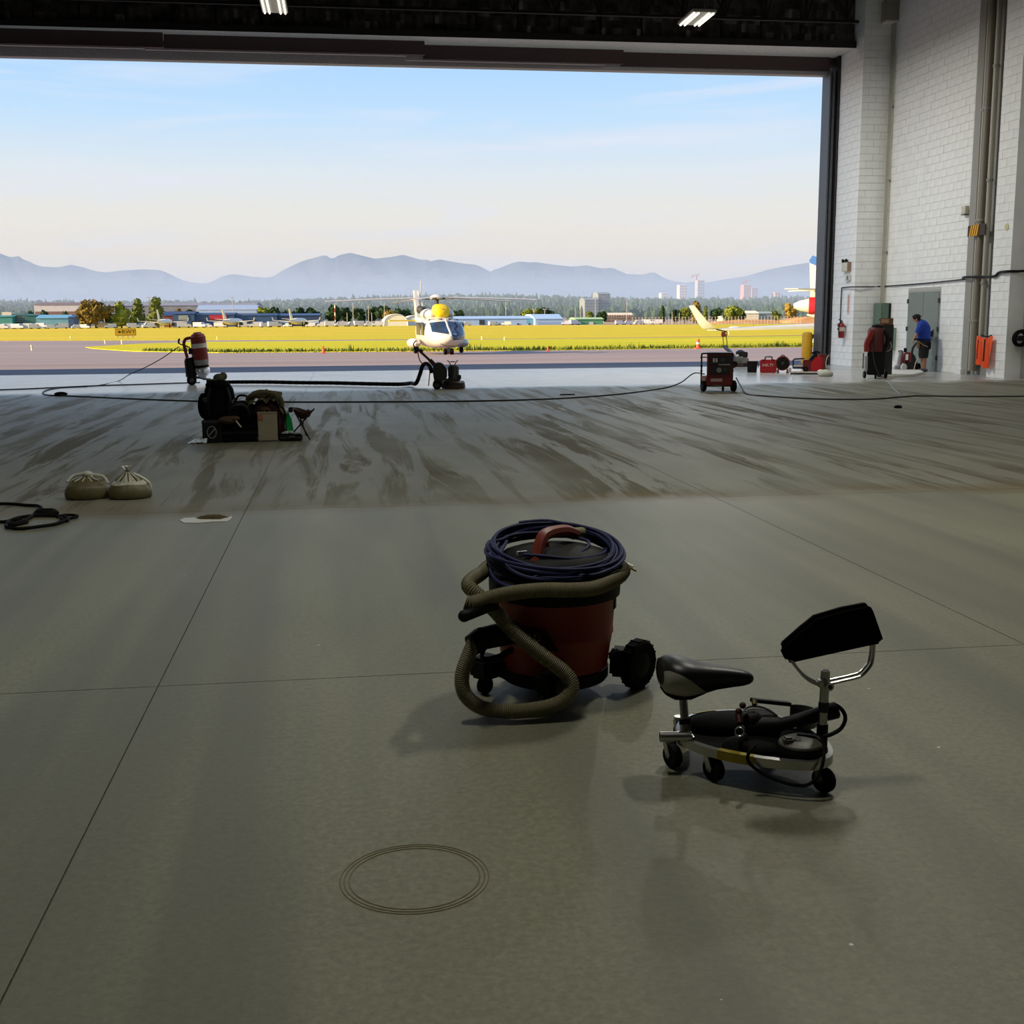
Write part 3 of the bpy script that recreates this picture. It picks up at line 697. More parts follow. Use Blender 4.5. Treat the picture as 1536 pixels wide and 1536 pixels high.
# cranes
CRN = M('crane_red', (196, 92, 70), .6)
def crane(px, py0, Y, arm0, arm1, label):
    p = at(px, py0, Y); s = Y/F_PX; t = thing('tower_crane', label, 'crane', (p.x, Y+40, 20))
    h = p.z-20
    MB().bar((0, 0, 0), (0, 0, h), 3.2).build('mast', CRN, t); MB().bar((arm0*s, 0, h-3), (arm1*s, 0, h+3), 2.2).build('jib', CRN, t); MB().bar((arm0*s, 0, h-6), (arm0*s+5, 0, h-1), 4).build('counterweight', CRN, t)
crane(1051, 412, 3500, -8, 5, 'red crane over the slender high rise')
crane(1126, 421, 3300, -5, 9, 'red crane over the two pinkish high rises')
# white fabric tent
def tent(px0, px1, py0, py1, Y, label):
    a, b = at(px0, py1, Y), at(px1, py1, Y); w = b.x-a.x; h = at(px0, py0, Y).z+1
    t = thing('fabric_hangar', label, 'tent', ((a.x+b.x)/2, Y, -1))
    TM = M('tent_fabric', (232, 226, 212), .7, var=.05, scale=.3); K = 9; rings = []
    for k in range(6):
        y = 24*k/5; pr = [(w/2*math.cos(PI*(1-i/12)), y, h*(math.sin(PI*i/12)**.7)*(1-.06*(k % 2))) for i in range(13)]
        rings.append(pr)
    MB().loft(rings, cap=False, closed=False).build('skin', TM, t)
    MB().add([Vector(p) for p in rings[0]], [tuple(range(13))]).build('end_wall', TM, t)
    for k in range(6): MB().tube([Vector(p)+Vector((0, 0, .1)) for p in rings[k]], .22, 4).build('rib', OFFW, t)
tent(576, 612, 472, 488, 430, 'domed white fabric tent left of the helicopter')
tent(606, 640, 474, 488, 445, 'second white tent half hidden by the helicopter')
# light masts and poles
POLE = M('pole_grey', (176, 170, 164), .5, .2); RW = M('pole_red', (200, 70, 56), .6)
def mast(px, py0, py1, Y, label, head=True, red=False):
    b = at(px, py1, Y); z = at(px, py0, Y).z; zb = hill(b.x, Y)-.2; h = z-zb
    t = thing('light_mast', label, 'mast', (b.x, Y, zb)); w = Y/F_PX
    MB().cyl((0, 0, 0), (0, 0, h), .32*w+.05, .2*w+.04, 8).build('pole', RW if red else POLE, t)
    if head:
        MB().bar((-3.2*w, 0, h-.1), (3.2*w, 0, h-.1), .5*w, .4*w).build('crossarm', POLE, t)
        for k in (-2.6, -1, 1, 2.6): MB().box((k*w, -.3*w, h+.25*w), (1.0*w, .8*w, .7*w)).build('floodlight', M('floodlight', (206, 206, 200), .3), t)
    else: MB().cyl((0, 0, h), (0, 0, h+.8*w), .5*w, n=6).build('lamp_head', POLE, t)
    return t
for a in [(157, 464, 488, 420, 'short light mast beside the autumn tree', False), (225, 446, 487, 430, 'tall light mast left of the olive green tree', True), (350, 446, 487, 470, 'tall light mast above the second airliner', True),
          (530, 456, 487, 450, 'light mast fourth tree right of the striped mast', False), (553, 459, 487, 450, 'light mast between the dark round trees', False), (577, 456, 487, 450, 'light mast left of the white tent', False),
          (521, 470, 487, 450, 'short grey pole beside the striped mast', False), (558, 470, 487, 455, 'short pole in front of the dark round trees', False), (759, 447, 487, 480, 'tall thin mast behind the pale blue hangar', False),
          (801, 464, 474, 450, 'short pole on the pale blue hangar left of its step', True), (817, 464, 474, 450, 'short pole on the pale blue hangar roof right end', True), (893, 446, 487, 460, 'tall light mast in front of the tower block', True),
          (940, 450, 487, 460, 'tall cross headed light mast by the cream offices', True), (1008, 469, 482, 430, 'white short pole above the airfield fence', False), (1019, 470, 482, 430, 'second white short pole above the airfield fence', False), (871, 458, 487, 470, 'slim mast left of the green roofed shed', False), (863, 461, 487, 470, 'slim mast at the end of the pale hangar', False)]:
    mast(*a)
t = mast(503, 457, 487, 440, 'red and white banded mast among the dark trees', False, True)
for k in (.15, .45, .75):
    w = 440/F_PX; MB().cyl((0, 0, 9*k), (0, 0, 9*k+1.2), .36*w+.1, n=8).build('white_band', WHITE, t)
# fence and earth bank at the right
FN = M('fence_post', (176, 160, 140), .8)
ft = thing('airfield_fence', 'pale post fence at the far edge of the grass', 'fence', (at(1000, 486, 395).x, 395, -.9))
pm = None
for k in range(52):
    if pm is None: o = MB().cyl((0, 0, 0), (0, 0, 2.6), .09, n=6).build('post', FN, ft); pm = o.data
    else: o = bpy.data.objects.new('post', pm); COL.objects.link(o); o.parent = ft
    o.location = (-12+1.15*k, -.05*k, 0)
for z in (.8, 1.6, 2.4): MB().bar((-12, 0, z), (-12+1.15*51, -.05*51, z), .05).build('wire', FN, ft)
EARTH = ground_material('earth_bank', (170, 118, 70), (196, 142, 86), (214, 164, 104), .15, (1, 1, 1), .95)
def bank(px0, px1, py0, Y, label):
    a, b = at(px0, py0, Y), at(px1, py0, Y); h = a.z+1; n = 26; g = []; r2 = random.Random(int(px0))
    for j in range(6):
        for i in range(n+1):
            e = math.sin(PI*min(1, max(0, i/n)))**.5; g.append((a.x+(b.x-a.x)*i/n, Y+(j-2.5)*6, -1.1+h*e*math.sin(PI*j/5)*r2.uniform(.82, 1.05)))
    m_ = MB(); m_.add(g, [(j*(n+1)+i, j*(n+1)+i+1, (j+1)*(n+1)+i+1, (j+1)*(n+1)+i) for j in range(5) for i in range(n)])
    tag(m_.build('earth_bank', EARTH), label, 'bank')
bank(1060, 1190, 479, 440, 'long low brown earth bank right of the fence')
bank(1168, 1262, 474, 430, 'orange earth mound below the jet engine')
# small parked vehicles along the far edge
VW = M('vehicle_white', (206, 206, 210), .4, var=.03); VG = M('vehicle_glass', (60, 66, 78), .2)
v0 = empty('service_van')
MB().prism([(-2.6, .45), (-2.6, 2.2), (1.2, 2.25), (1.9, 1.45), (2.7, 1.25), (2.7, .45)], -1, 1).build('body', VW, v0, bevel=.1)
MB().prism([(1.12, 1.5), (1.12, 2.05), (1.3, 2.05), (1.8, 1.5)], -1.02, 1.02).build('cab_glass', VG, v0)
for x in (-1.7, 1.7):
    for y in (-.85, .85): MB().cyl((x, y-.12, .4), (x, y+.12, .4), .4, n=10).build('wheel', RUBBER, v0)
tag(v0, 'small white service vehicle parked along the far edge of the grass', 'van', 'vehicles along the far edge')
vx = [4, 14, 27, 40, 52, 64, 78, 92, 115, 128, 152, 166, 200, 214, 224, 276, 300, 311, 331, 366, 384, 398, 412, 432, 466, 484, 497, 512, 528, 541, 556, 566, 700, 740, 760, 850, 862, 930, 942, 958, 972, 985]
rr = random.Random(3)
for k, px in enumerate(vx):
    Y = 408+rr.uniform(0, 12); p = at(px, 488, Y); o = v0 if k == 0 else dup(v0)
    o.location = (p.x, Y, -1.0); o.rotation_euler = (0, 0, rr.choice((0, PI))+rr.uniform(-.4, .4)); q = rr.uniform(.6, .9); o.scale = (q, q, q)
# three airliners seen from behind
AW = M('aircraft_white', (214, 210, 202), .35, var=.03, scale=1)
def airliner():
    t = empty('airliner')
    MB().lathe([(.05, -12), (.5, -10.5), (1.05, -7), (1.35, -3), (1.35, 7), (1.1, 9.5), (.5, 11), (.05, 11.6)], (0, 0, 2.6), 16, (0, 1, 0)).build('fuselage', AW, t)
    MB().prism([(-9.8, 2.9), (-11.8, 7.6), (-10.2, 7.6), (-6.6, 3.4)], -.14, .14).xf(Matrix.Rotation(PI/2, 4, 'Z')).build('tail_fin', AW, t)
    for sx in (-1, 1):
        MB().add([(sx*1.0, -1.4, 2.2), (sx*1.0, 1.9, 2.2), (sx*11, -1.6, 3.0), (sx*11, -2.6, 3.0), (sx*1.0, -1.4, 2.55), (sx*1.0, 1.9, 2.55), (sx*11, -1.6, 3.1), (sx*11, -2.6, 3.1)], [(0, 1, 2, 3), (7, 6, 5, 4), (0, 4, 5, 1), (1, 5, 6, 2), (2, 6, 7, 3), (3, 7, 4, 0)]).build('wing', AW, t)
        MB().add([(sx*.2, -10.6, 3.3), (sx*.2, -8.6, 3.3), (sx*3.6, -10.6, 3.7), (sx*3.6, -11.4, 3.7), (sx*.2, -10.6, 3.5), (sx*.2, -8.6, 3.5), (sx*3.6, -10.6, 3.8), (sx*3.6, -11.4, 3.8)], [(0, 1, 2, 3), (7, 6, 5, 4), (0, 4, 5, 1), (1, 5, 6, 2), (2, 6, 7, 3), (3, 7, 4, 0)]).build('tail_plane', AW, t)
        MB().lathe([(.3, -1.8), (.62, -1), (.68, .8), (.55, 1.4)], (sx*3.8, .6, 1.75), 12, (0, 1, 0)).build('engine', DGREY, t)
        MB().cyl((sx*2.4, -.6, 0), (sx*2.4, -.6, 2.2), .22).build('main_gear', RUBBER, t)
        MB().prism([(sx*11-.1, 3.0), (sx*11+.1, 3.0), (sx*11.5, 4.3), (sx*11.35, 4.3)], -2.6, -1.8).build('winglet', AW, t)
    MB().cyl((0, 8.5, 0), (0, 8.5, 1.6), .18).build('nose_gear', RUBBER, t)
    return t
a0 = airliner()
for k, (px, Y, rz, lab) in enumerate(((247, 400, -.12, 'white airliner tail below the tall olive green tree'), (349, 400, -.3, 'white airliner in front of the red sign board'), (447, 400, -.3, 'white airliner in front of the right blue sheds'))):
    o = a0 if k == 0 else dup(a0)
    p = at(px, 488, Y); o.location = (p.x, Y, -1.0); o.rotation_euler = (0, 0, rz); o.scale = (.72, .72, .78); tag(o, lab, 'airliner', 'airliners parked across the field')

# ================================================================== on the apron
# taxiway sign
p = gp(189, 507.5); t = thing('taxiway_sign', 'yellow taxiway sign with black arrow and letters on short legs', 'sign', p, facing(p))
SY = M('sign_yellow', (236, 182, 28), .5, var=.03); s = p.y/F_PX
MB().b2((-13.6*s, -.12, 4.6*s), (13.6*s, .12, 13.2*s)).build('sign_panel', SY, t, bevel=.03)
fr = MB()
for a, b in (((-13.8, 4.4), (13.8, 4.4)), ((-13.8, 13.4), (13.8, 13.4)), ((-13.8, 4.4), (-13.8, 13.4)), ((13.8, 4.4), (13.8, 13.4))): fr.bar((a[0]*s, -.02, a[1]*s), (b[0]*s, -.02, b[1]*s), .09)
fr.build('sign_frame', BLACK, t)
for x in (-11, -4, 3, 10): MB().b2((x*s-.09, -.06, 0), (x*s+.09, .06, 4.6*s)).build('leg', M('leg_cream', (232, 216, 160), .6), t)
text('RWY', 7.2*s, BLACK, t, (4*s, -.135, 9*s), sx=1.15)
MB().prism([(-11*s, 9*s), (-8*s, 10.9*s), (-8*s, 9.6*s), (-5.6*s, 9.6*s), (-5.6*s, 8.4*s), (-8*s, 8.4*s), (-8*s, 7.1*s)], -.15, -.12).build('arrow', BLACK, t)
# cones
CO = M('cone_orange', (236, 92, 46), .6); CW = M('cone_band', (236, 226, 210), .5)
def cone(px, py, h, label, name='traffic_cone'):
    p = gp(px, py); t = thing(name, label, 'cone', p)
    MB().b2((-.22*h/.7, -.22*h/.7, 0), (.22*h/.7, .22*h/.7, .05)).build('base', CO, t, bevel=.01)
    MB().cyl((0, 0, .05), (0, 0, h), .17*h/.7, .035, 14).build('body', CO, t); MB().cyl((0, 0, h*.5), (0, 0, h*.66), .107*h/.7, .085*h/.7, 14).build('band', CW, t)
cone(671.5, 530, .62, 'orange cone in front of the helicopter nose wheel'); cone(485.5, 530, .46, 'small orange cone left of the helicopter on the apron edge'); cone(822, 527, .3, 'small orange cone far right of the helicopter')
p = gp(1047, 523); t = thing('delineator_post', 'tall orange and white post at the grass edge near the wing', 'post', p)
MB().cyl((0, 0, 0), (0, 0, .62), .13, .1, 12).build('post_body', CO, t); MB().b2((-.2, -.2, 0), (.2, .2, .06)).build('base', CO, t); MB().cyl((0, 0, .3), (0, 0, .42), .135, .128, 12).build('band', CW, t)
MW = M('marker_cream', (244, 226, 170), .5)
for px, py, lab in ((106, 509, 'small cream edge marker left of the taxiway sign'), (158, 516, 'small cream edge marker at the tip of the near grass'), (183, 516.5, 'small cream edge marker below the taxiway sign'), (326, 510, 'small cream edge marker right of the red dust extractor'), (723, 510, 'small cream edge marker right of the helicopter, nearer one'), (757, 511.5, 'small cream edge marker right of the helicopter, farther right one'), (1093, 502, 'yellow edge marker under the wing tip'), (48, 526, 'small cream edge marker at far left of the apron')):
    p = gp(px, py); t = thing('edge_marker', lab, 'marker', p, 0, 'edge markers along the taxiway'); MB().cyl((0, 0, 0), (0, 0, .3), .07, n=8).build('stem', MW, t); MB().ell((0, 0, .34), (.1, .1, .1), 8, 6).build('lens', MW, t)
# rough weeds on the near grass edge
wd = MB(); rr = random.Random(21)
EDGE = [(-14.8, 88.5), (-8, 80), (3.8, 78), (15, 77), (32, 79.5), (60, 82)]
for k in range(5200):
    x = rr.uniform(-14, 58); y = lerp_list(EDGE, x)+abs(rr.gauss(0, 1.3)); h = rr.uniform(.10, .32)*(1.8 if (math.sin(x*1.7)+math.sin(x*.63+2)) > 1.3 and rr.random() < .3 else 1); a = rr.uniform(0, PI); w = rr.uniform(.03, .09); z = gz(y)
    dx, dy = math.cos(a)*w, math.sin(a)*w; q = rr.uniform(-.1, .1)
    wd.add([(x-dx, y-dy, z), (x+dx, y+dy, z), (x+q, y+rr.uniform(-.1, .1), z+h)], [(0, 1, 2)])
tag(wd.build('grass_verge', M('weed_green', (92, 104, 22), .9, var=.4, scale=.7)), 'rough dark green weeds fringing the near grass edge', 'grass', kind='stuff')
# yellow bollard outside the door jamb
p = gp(1209.5, 546); t = thing('bollard', 'yellow bollard outside the right door jamb', 'bollard', p)
MB().lathe([(.16, 0), (.16, .9), (.13, .96), (.05, .99)], (0, 0, 0), 16).build('post', YELLOW, t); MB().cyl((0, 0, 0), (0, 0, .04), .22, n=16).build('collar', M('concrete_collar', (150, 146, 138), .9), t)

# ------------------------------------------------------------------ the helicopter
hp = gp(662, 530.5); hs = hp.length/F_PX*.995
h = thing('helicopter', 'white and yellow helicopter parked nose on at the edge of the apron', 'helicopter', hp, facing(hp)+math.radians(9))
HW = M('heli_white', (206, 200, 188), .3, var=.03, scale=1, coat=.3); HY = M('heli_yellow', (244, 206, 12), .35, var=.04, scale=1); HG = M('heli_glass', (30, 44, 66), .08, spec=.8, var=.2, scale=3)
def sring(y, hw, z0, z1, e=2.6, n=20, cx=0):
    out = []
    for k in range(n):
        a = 2*PI*k/n; c, s_ = math.cos(a), math.sin(a)
        out.append((cx+hw*math.copysign(abs(c)**(2/e), c), y, (z0+z1)/2+(z1-z0)/2*math.copysign(abs(s_)**(2/e), s_)))
    return out
RG = ((-3.5, .1, .82, 1.0), (-3.3, .42, .62, 1.16), (-2.9, .72, .46, 1.32), (-2.4, .92, .38, 1.5), (-1.9, 1.03, .34, 1.78), (-1.4, 1.08, .32, 1.96), (-.4, 1.12, .3, 2.08), (2.4, 1.12, .3, 2.1), (3.4, .95, .5, 2.1), (4.8, .52, 1.15, 2.05), (6.8, .34, 1.5, 2.02), (9.2, .24, 1.7, 2.05), (9.6, .1, 1.85, 2.0))
MB().loft([sring(*r) for r in RG]).build('fuselage', HW, h)
def skin_y(x, z):
    for k in range(400):
        y = -3.5+k*.01
        for a_, b_ in zip(RG, RG[1:]):
            if a_[0] <= y <= b_[0]:
                u = (y-a_[0])/(b_[0]-a_[0]); hw, z0, z1 = [a_[i]+(b_[i]-a_[i])*u for i in (1, 2, 3)]; break
        if abs(x/hw)**2.6+abs((z-(z0+z1)/2)/((z1-z0)/2))**2.6 <= 1: return y
    return .4
for sx, zb in ((-1, 1.12), (1, .80)):
    # windscreen halves laid on the nose
    g = []
    for a in range(9):
        for b in range(9):
            u = .07+.80*a/8; tt = b/8; zl = zb+.16*(u-.07)*(1 if sx < 0 else .4); z = zl+(1.80-.10*u*u-zl)*tt
            g.append((sx*u, skin_y(sx*u, z)-.025, z))
    m_ = MB(); m_.add(g, [(a*9+b, a*9+b+1, (a+1)*9+b+1, (a+1)*9+b) if sx < 0 else (a*9+b, (a+1)*9+b, (a+1)*9+b+1, a*9+b+1) for a in range(8) for b in range(8)]); m_.build('windscreen', HG, h)
    MB().bar((sx*.2, skin_y(.2, 1.9)-.02, 1.92), (sx*.8, skin_y(.8, 1.86)-.02, 1.88), .07, .08).build('brow_vent', BLACK, h)
    MB().b2((sx*1.105, -1.0, 1.05), (sx*1.135, .0, 1.75)).build('side_window', HG, h, bevel=.01)
    MB().b2((sx*1.105, .35, 1.05), (sx*1.14, 1.9, 1.75)).build('cabin_door_window', HG, h, bevel=.01)
    MB().ell((sx*1.38, 1.3, .58), (.36, 1.5, .28), 14, 8).build('sponson', HW, h)
    MB().cyl((sx*1.4, 1.0, .22), (sx*1.24, 1.0, .22), .22, n=14).build('main_wheel', RUBBER, h)
    MB().bar((sx*1.32, 1.0, .2), (sx*1.3, 1.0, .6), .09).build('main_gear_leg', STEEL, h)
    MB().ell((sx*.50, 1.4, 2.18), (.42, 1.8, .34), 14, 8).build('engine_cowl', HW, h)
    MB().lathe([(.2, 0), (.24, .6)], (sx*.55, 2.6, 2.42), 12, (sx*.3, 1, .1)).build('exhaust', DGREY, h)
    MB().b2((sx*.25, 8.6, 1.80), (sx*1.9, 9.3, 1.88)).build('tail_plane', HY, h); 
    MB().cyl((sx*.1, -2.55, .17), (sx*.26, -2.55, .17), .17, n=12).build('nose_wheel', RUBBER, h)
MB().tube([(0, skin_y(0, z)-.02, z) for z in (1.0, 1.2, 1.4, 1.6, 1.8, 1.9)], .05, 6).build('centre_post', HW, h)
MB().loft([sring(y, hw, z0, z1, 3) for y, hw, z0, z1 in ((-1.0, .22, 2.15, 2.45), (-.9, .36, 2.02, 2.62), (-.5, .43, 1.98, 2.74), (.4, .45, 1.98, 2.78), (1.0, .3, 2.0, 2.7))]).build('gearbox_fairing', HY, h); MB().cyl((0, -.98, 2.34), (0, -.7, 2.4), .13, .16, 12).build('intake', DGREY, h)
MB().bar((0, -2.55, .15), (0, -2.4, .7), .1).build('nose_gear_leg', STEEL, h)
MB().tube(smooth([(-.55, -3.25, .62), (-.2, -3.42, .5), (.3, -3.4, .5), (.6, -3.2, .62)], 4), .02, 5).build('nose_handle', DGREY, h)
HX = -.15
MB().cyl((HX, .3, 2.6), (HX, .3, 3.1), .1, n=12).build('rotor_mast', DGREY, h)
MB().lathe([(.42, -.08), (.46, 0), (.3, .12), (.06, .2)], (HX, .3, 3.12), 18).build('rotor_hub', HW, h)
for k in range(5):
    a = math.radians(34+72*k); c, s_ = math.cos(a), math.sin(a); d = Vector((c, s_, 0)); n_ = Vector((-s_, c, 0)); rings = []
    MB().bar(Vector((HX, .3, 3.05))+d*.2, Vector((HX, .3, 3.08))+d*1.0, .14, .1).build('blade_grip', DGREY, h)
    for rr_ in (.8, 1.3, 3, 5, 6.2):
        dr = -.02*max(rr_-1, 0)**1.35; w = .12 if rr_ < 1 else .2; cc = Vector((HX, .3, 3.1+dr))+d*rr_
        rings.append([cc-n_*w+Vector((0, 0, .0)), cc+Vector((0, 0, -.03)), cc+n_*w, cc+Vector((0, 0, .035))])
    MB().loft(rings).build('rotor_blade', M('blade_grey', (206, 200, 192), .5, var=.04), h)
MB().prism([(8.7, 1.9), (10.1, 3.75), (10.7, 3.75), (9.9, 1.9)], -.1, .1).xf(Matrix.Rotation(PI/2, 4, 'Z')).build('tail_fin', HW, h)
for k in range(4):
    a = math.radians(25+90*k); MB().bar((.3, 10.2, 3.2), (.3, 10.2+1.2*math.cos(a), 3.2+1.2*math.sin(a)), .04, .18).build('tail_rotor_blade', HW, h)

# ------------------------------------------------------------------ the jet at the right
jp = Vector((at(1245, 500, 96).x, 96, gz(96))); j = thing('business_jet', 'white jet with blue tipped fin and red engine cover behind the door jamb', 'aircraft', jp, facing(jp))
js = jp.length/F_PX
def J(px, py, y=0): return ((px-1245)*js, y, (py-(479+(2.35-.01)*F_PX/jp.length*1.0))*-js)
def jq(px, py): q = J(px, py); return (q[0], q[2])
MB().lathe([(.06, 0), (.4, 1.2), (.95, 4), (1.2, 7), (1.2, 15), (.8, 17.4), (.1, 19)], (jq(1212, 470)[0], 0, 2.35), 18, (1, 0, -.01)).build('fuselage', AW, j)
MB().prism([jq(1213, 400), jq(1218, 396), jq(1227, 402), jq(1275, 452), jq(1216, 456)], -.12, .12).build('tail_fin', AW, j)
MB().prism([jq(1212.5, 402), jq(1217, 395.5), jq(1222, 397), jq(1232, 414), jq(1214, 406)], -.14, .14).build('fin_tip', M('jet_blue', (74, 120, 188), .4), j)
a, b = J(1145, 450), J(1216, 442)
for y0, y1, kk in ((-.3, -4.6, 1), (.3, 4.6, -1)):
    MB().add([(b[0], y0, b[2]), (b[0]+2.2, y0, b[2]), (b[0]-.9, y1, b[2]-.05), (b[0]-2.0, y1, b[2]-.05), (b[0], y0, b[2]-.14), (b[0]+2.2, y0, b[2]-.14), (b[0]-.9, y1, b[2]-.12), (b[0]-2.0, y1, b[2]-.12)], [(0, 1, 2, 3), (7, 6, 5, 4), (0, 4, 5, 1), (1, 5, 6, 2), (2, 6, 7, 3), (3, 7, 4, 0)]).build('tail_plane', AW, j)
MB().lathe([(.2, 0), (.42, .5), (.60, 1.3), (.66, 2.0), (.62, 2.3)], (jq(1194, 466)[0], -1.7, jq(1194, 466)[1]), 18, (1, 0, 0)).build('engine', AW, j)
MB().lathe([(.7, 0), (.72, .35), (.66, .9), (.3, 1.05)], (jq(1214, 466)[0]+.05, -1.7, jq(1214, 466)[1]-.02), 18, (1, 0, 0)).build('engine_cover', M('cover_red', (214, 26, 40), .6), j)
w0, w1, w2 = J(1245, 489), J(1085, 496.5), J(1058, 466)
MB().add([(w0[0]+1, -1, w0[2]), (w0[0]+5, -1, w0[2]-.1), (w1[0]+1.2, -9, w1[2]), (w1[0], -9, w1[2]), (w0[0]+1, -1, w0[2]-.35), (w0[0]+5, -1, w0[2]-.45), (w1[0]+1.2, -9, w1[2]-.14), (w1[0], -9, w1[2]-.14)], [(0, 1, 2, 3), (7, 6, 5, 4), (0, 4, 5, 1), (1, 5, 6, 2), (2, 6, 7, 3), (3, 7, 4, 0)]).build('wing', AW, j)
ang = [(w1[0], -9, w1[2]-.07), (w1[0]-.25, -9.15, w1[2]+.02), (w1[0]-.6, -9.35, w1[2]+.5), (w2[0]+.3, -9.6, w2[2])]
MB().loft([[Vector(p)+Vector((-.1, .0, 0)), Vector(p)+Vector((.3*q, -.04, .03)), Vector(p)+Vector((.62*q, 0, .06)), Vector(p)+Vector((.3*q, .05, .03))] for p, q in zip(ang, (1.9, 1.5, 1.1, .5))]).build('winglet', AW, j)
for px in (1118, 1171, 1197):
    q = J(px, 494); MB().ell((q[0], -6.4+(px-1118)*.06, q[2]-.1), (.45, .1, .12), 10, 6).build('flap_fairing', AW, j)
MB().bar((J(1224, 505)[0], -1.8, jq(1224, 505)[1]), (J(1221, 516)[0], -1.8, .4), .12).build('main_gear_leg', STEEL, j)
MB().cyl((J(1221, 516)[0], -1.95, .38), (J(1221, 516)[0], -1.65, .38), .38, n=14).build('main_wheel', RUBBER, j)
MB().prism([jq(1228, 503), jq(1218, 519), jq(1228, 517)], -2.1, -2.0).build('gear_door', AW, j)

# ================================================================== fixtures on the right wall
PIPE = M('painted_pipe', (176, 172, 160), .45, var=.05); PIPE2 = M('brown_pipe', (132, 124, 112), .5, var=.06); COLM = M('painted_column', (150, 148, 142), .5, var=.05, scale=3)
t = struct(MB().b2((15.48, 27.78, 0), (15.6, 28.08, 10.6)).build('trim_30', COLM), 'painted steel column standing against the block wall')
MB().b2((15.56, 26.4, 0), (15.6, 27.8, 10.6)).build('web', COLM, t); MB().b2((15.40, 27.95, 0), (15.62, 28.3, .12)).build('kerb', WALLM, t)
def pipe(y, x, r, z0, m_, label, name='drain_pipe'):
    t = thing(name, label, 'pipe', (x, y, z0)); MB().cyl((0, 0, 0), (0, 0, 10.6-z0), r, n=14).build('pipe_run', m_, t)
    for z in (1.2, 3.6, 6.2, 8.8): MB().cyl((0, 0, z), (0, 0, z+.06), r+.018, n=14).build('pipe_clamp', COLM, t)
    return t
pipe(27.62, 15.46, .045, .1, PIPE, 'thin pale pipe, leftmost on the painted column')
pipe(27.42, 15.44, .085, .1, PIPE2, 'wide brownish pipe in the middle of the column')
pp = pipe(27.1, 15.42, .065, 1.0, PIPE, 'pale pipe on the right of the column ending in an elbow above the orange vest')
MB().tube(smooth([(0, 0, 0), (0, 0, -.06), (.03, -.02, -.13), (.12, -.05, -.16)], 4), .06, 10).build('elbow', PIPE, pp)
t = thing('hazard_band', 'black and yellow striped guard around the column pipes', 'guard', (15.32, 27.42, 3.36))
for k in range(4): MB().prism([(-.30+.1*k, 0), (-.24+.1*k, 0), (-.16+.1*k, .26), (-.22+.1*k, .26)], -.02, 0).xf(Matrix.Rotation(-PI/2, 4, 'Z')).build('stripe', YELLOW, t)
MB().b2((.0, -.40, 0), (.02, .40, .26)).build('guard_plate', M('hazard_brown', (58, 42, 30), .6), t)
t = thing('junction_box', 'small cream box on the block wall beside the column', 'box', (15.56, 28.35, 3.95)); MB().b2((-.1, -.1, 0), (0, .1, .2)).build('box_body', M('cream_plastic', (206, 200, 184), .5), t, bevel=.008); MB().b2((-.105, -.1, -.02), (0, .1, .0)).build('box_base', DGREY, t)
t = thing('wall_sticker', 'faded yellow round sticker high on the near pier', 'sticker', (15.185, 25.85, 3.45)); MB().cyl((0, 0, 0), (-.006, 0, 0), .08, n=18).build('disc', M('faded_yellow', (212, 206, 158), .6), t)
# top box and conduits at the far pier
t = thing('roof_junction_box', 'grey box under the roof in the corner of the far pier', 'box', (15.38, 32.75, 9.55)); MB().b2((-.2, -.16, 0), (.2, .14, .55)).build('box_body', M('warm_grey', (150, 142, 132), .6), t, bevel=.01); MB().b2((-.2, -.16, -.05), (.2, .14, 0)).build('box_lid', OFFW, t)
for k, (y, lab) in enumerate(((32.82, 'nearest'), (32.74, 'second'), (32.66, 'outermost'))):
    t = thing('conduit', lab+' thin conduit running up the corner from the green cabinet', 'conduit', (15.50, y, 1.75)); MB().cyl((0, 0, 0), (0, 0, 7.8), .022, n=8).build('conduit_run', PIPE, t)
    for z in (1.5, 3.5, 5.5): MB().box((.02, 0, z), (.05, .07, .04)).build('strap', STEEL, t)
t = thing('electrical_cabinet', 'dark green electrical cabinet in the corner beside the far pier', 'cabinet', (15.56, 32.55, .9)); CG = M('cabinet_green', (92, 116, 100), .5)
MB().b2((-.26, -.26, 0), (0, .28, .92)).build('cabinet_body', CG, t, bevel=.01); MB().b2((-.275, -.24, .03), (-.26, .26, .89)).build('door', CG, t, bevel=.004); MB().cyl((-.29, -.18, .45), (-.27, -.18, .45), .025, n=10).build('knob', DGREY, t)
MB().b2((-.05, -.28, 0), (.0, -.24, .9)).build('edge', BLACK, t)
t = thing('disconnect_box', 'pale green panel box standing low behind the tall dust collector', 'box', (15.56, 32.1, .5)); MB().b2((-.22, -.22, 0), (0, .22, .62)).build('box_body', M('pale_green', (140, 162, 146), .5), t, bevel=.01); MB().b2((-.235, -.2, .03), (-.22, .2, .59)).build('cover', M('pale_panel', (196, 204, 196), .5), t)
# emergency light, small box, sign, extinguisher, pull station on the far pier
t = thing('emergency_light', 'cream emergency light with two lamp heads on the far pier', 'light', (14.72, 33.42, 2.74)); MB().b2((-.11, -.22, 0), (0, .2, .27)).build('housing', M('cream_plastic', (206, 200, 184), .5), t, bevel=.012); MB().b2((-.115, -.225, .0), (-.0, -.215, .27)).build('side', M('housing_shade', (150, 128, 112), .6), t)
for y in (-.1, .12): MB().lathe([(.03, 0), (.06, .03), (.05, .07)], (-.06, y, .32), 12, (-1, .2, -.3)).build('lamp_head', BLACK, t); MB().cyl((-.05, y, .27), (-.05, y, .33), .015, n=6).build('neck', STEEL, t)
t = thing('wall_socket_box', 'small white switch box under the emergency light', 'box', (14.72, 33.32, 2.47)); MB().b2((-.07, -.15, 0), (0, .15, .18)).build('box_body', WHITE, t, bevel=.008); MB().b2((-.075, -.12, .03), (-.07, .0, .15)).build('cover_plate', STEEL, t)
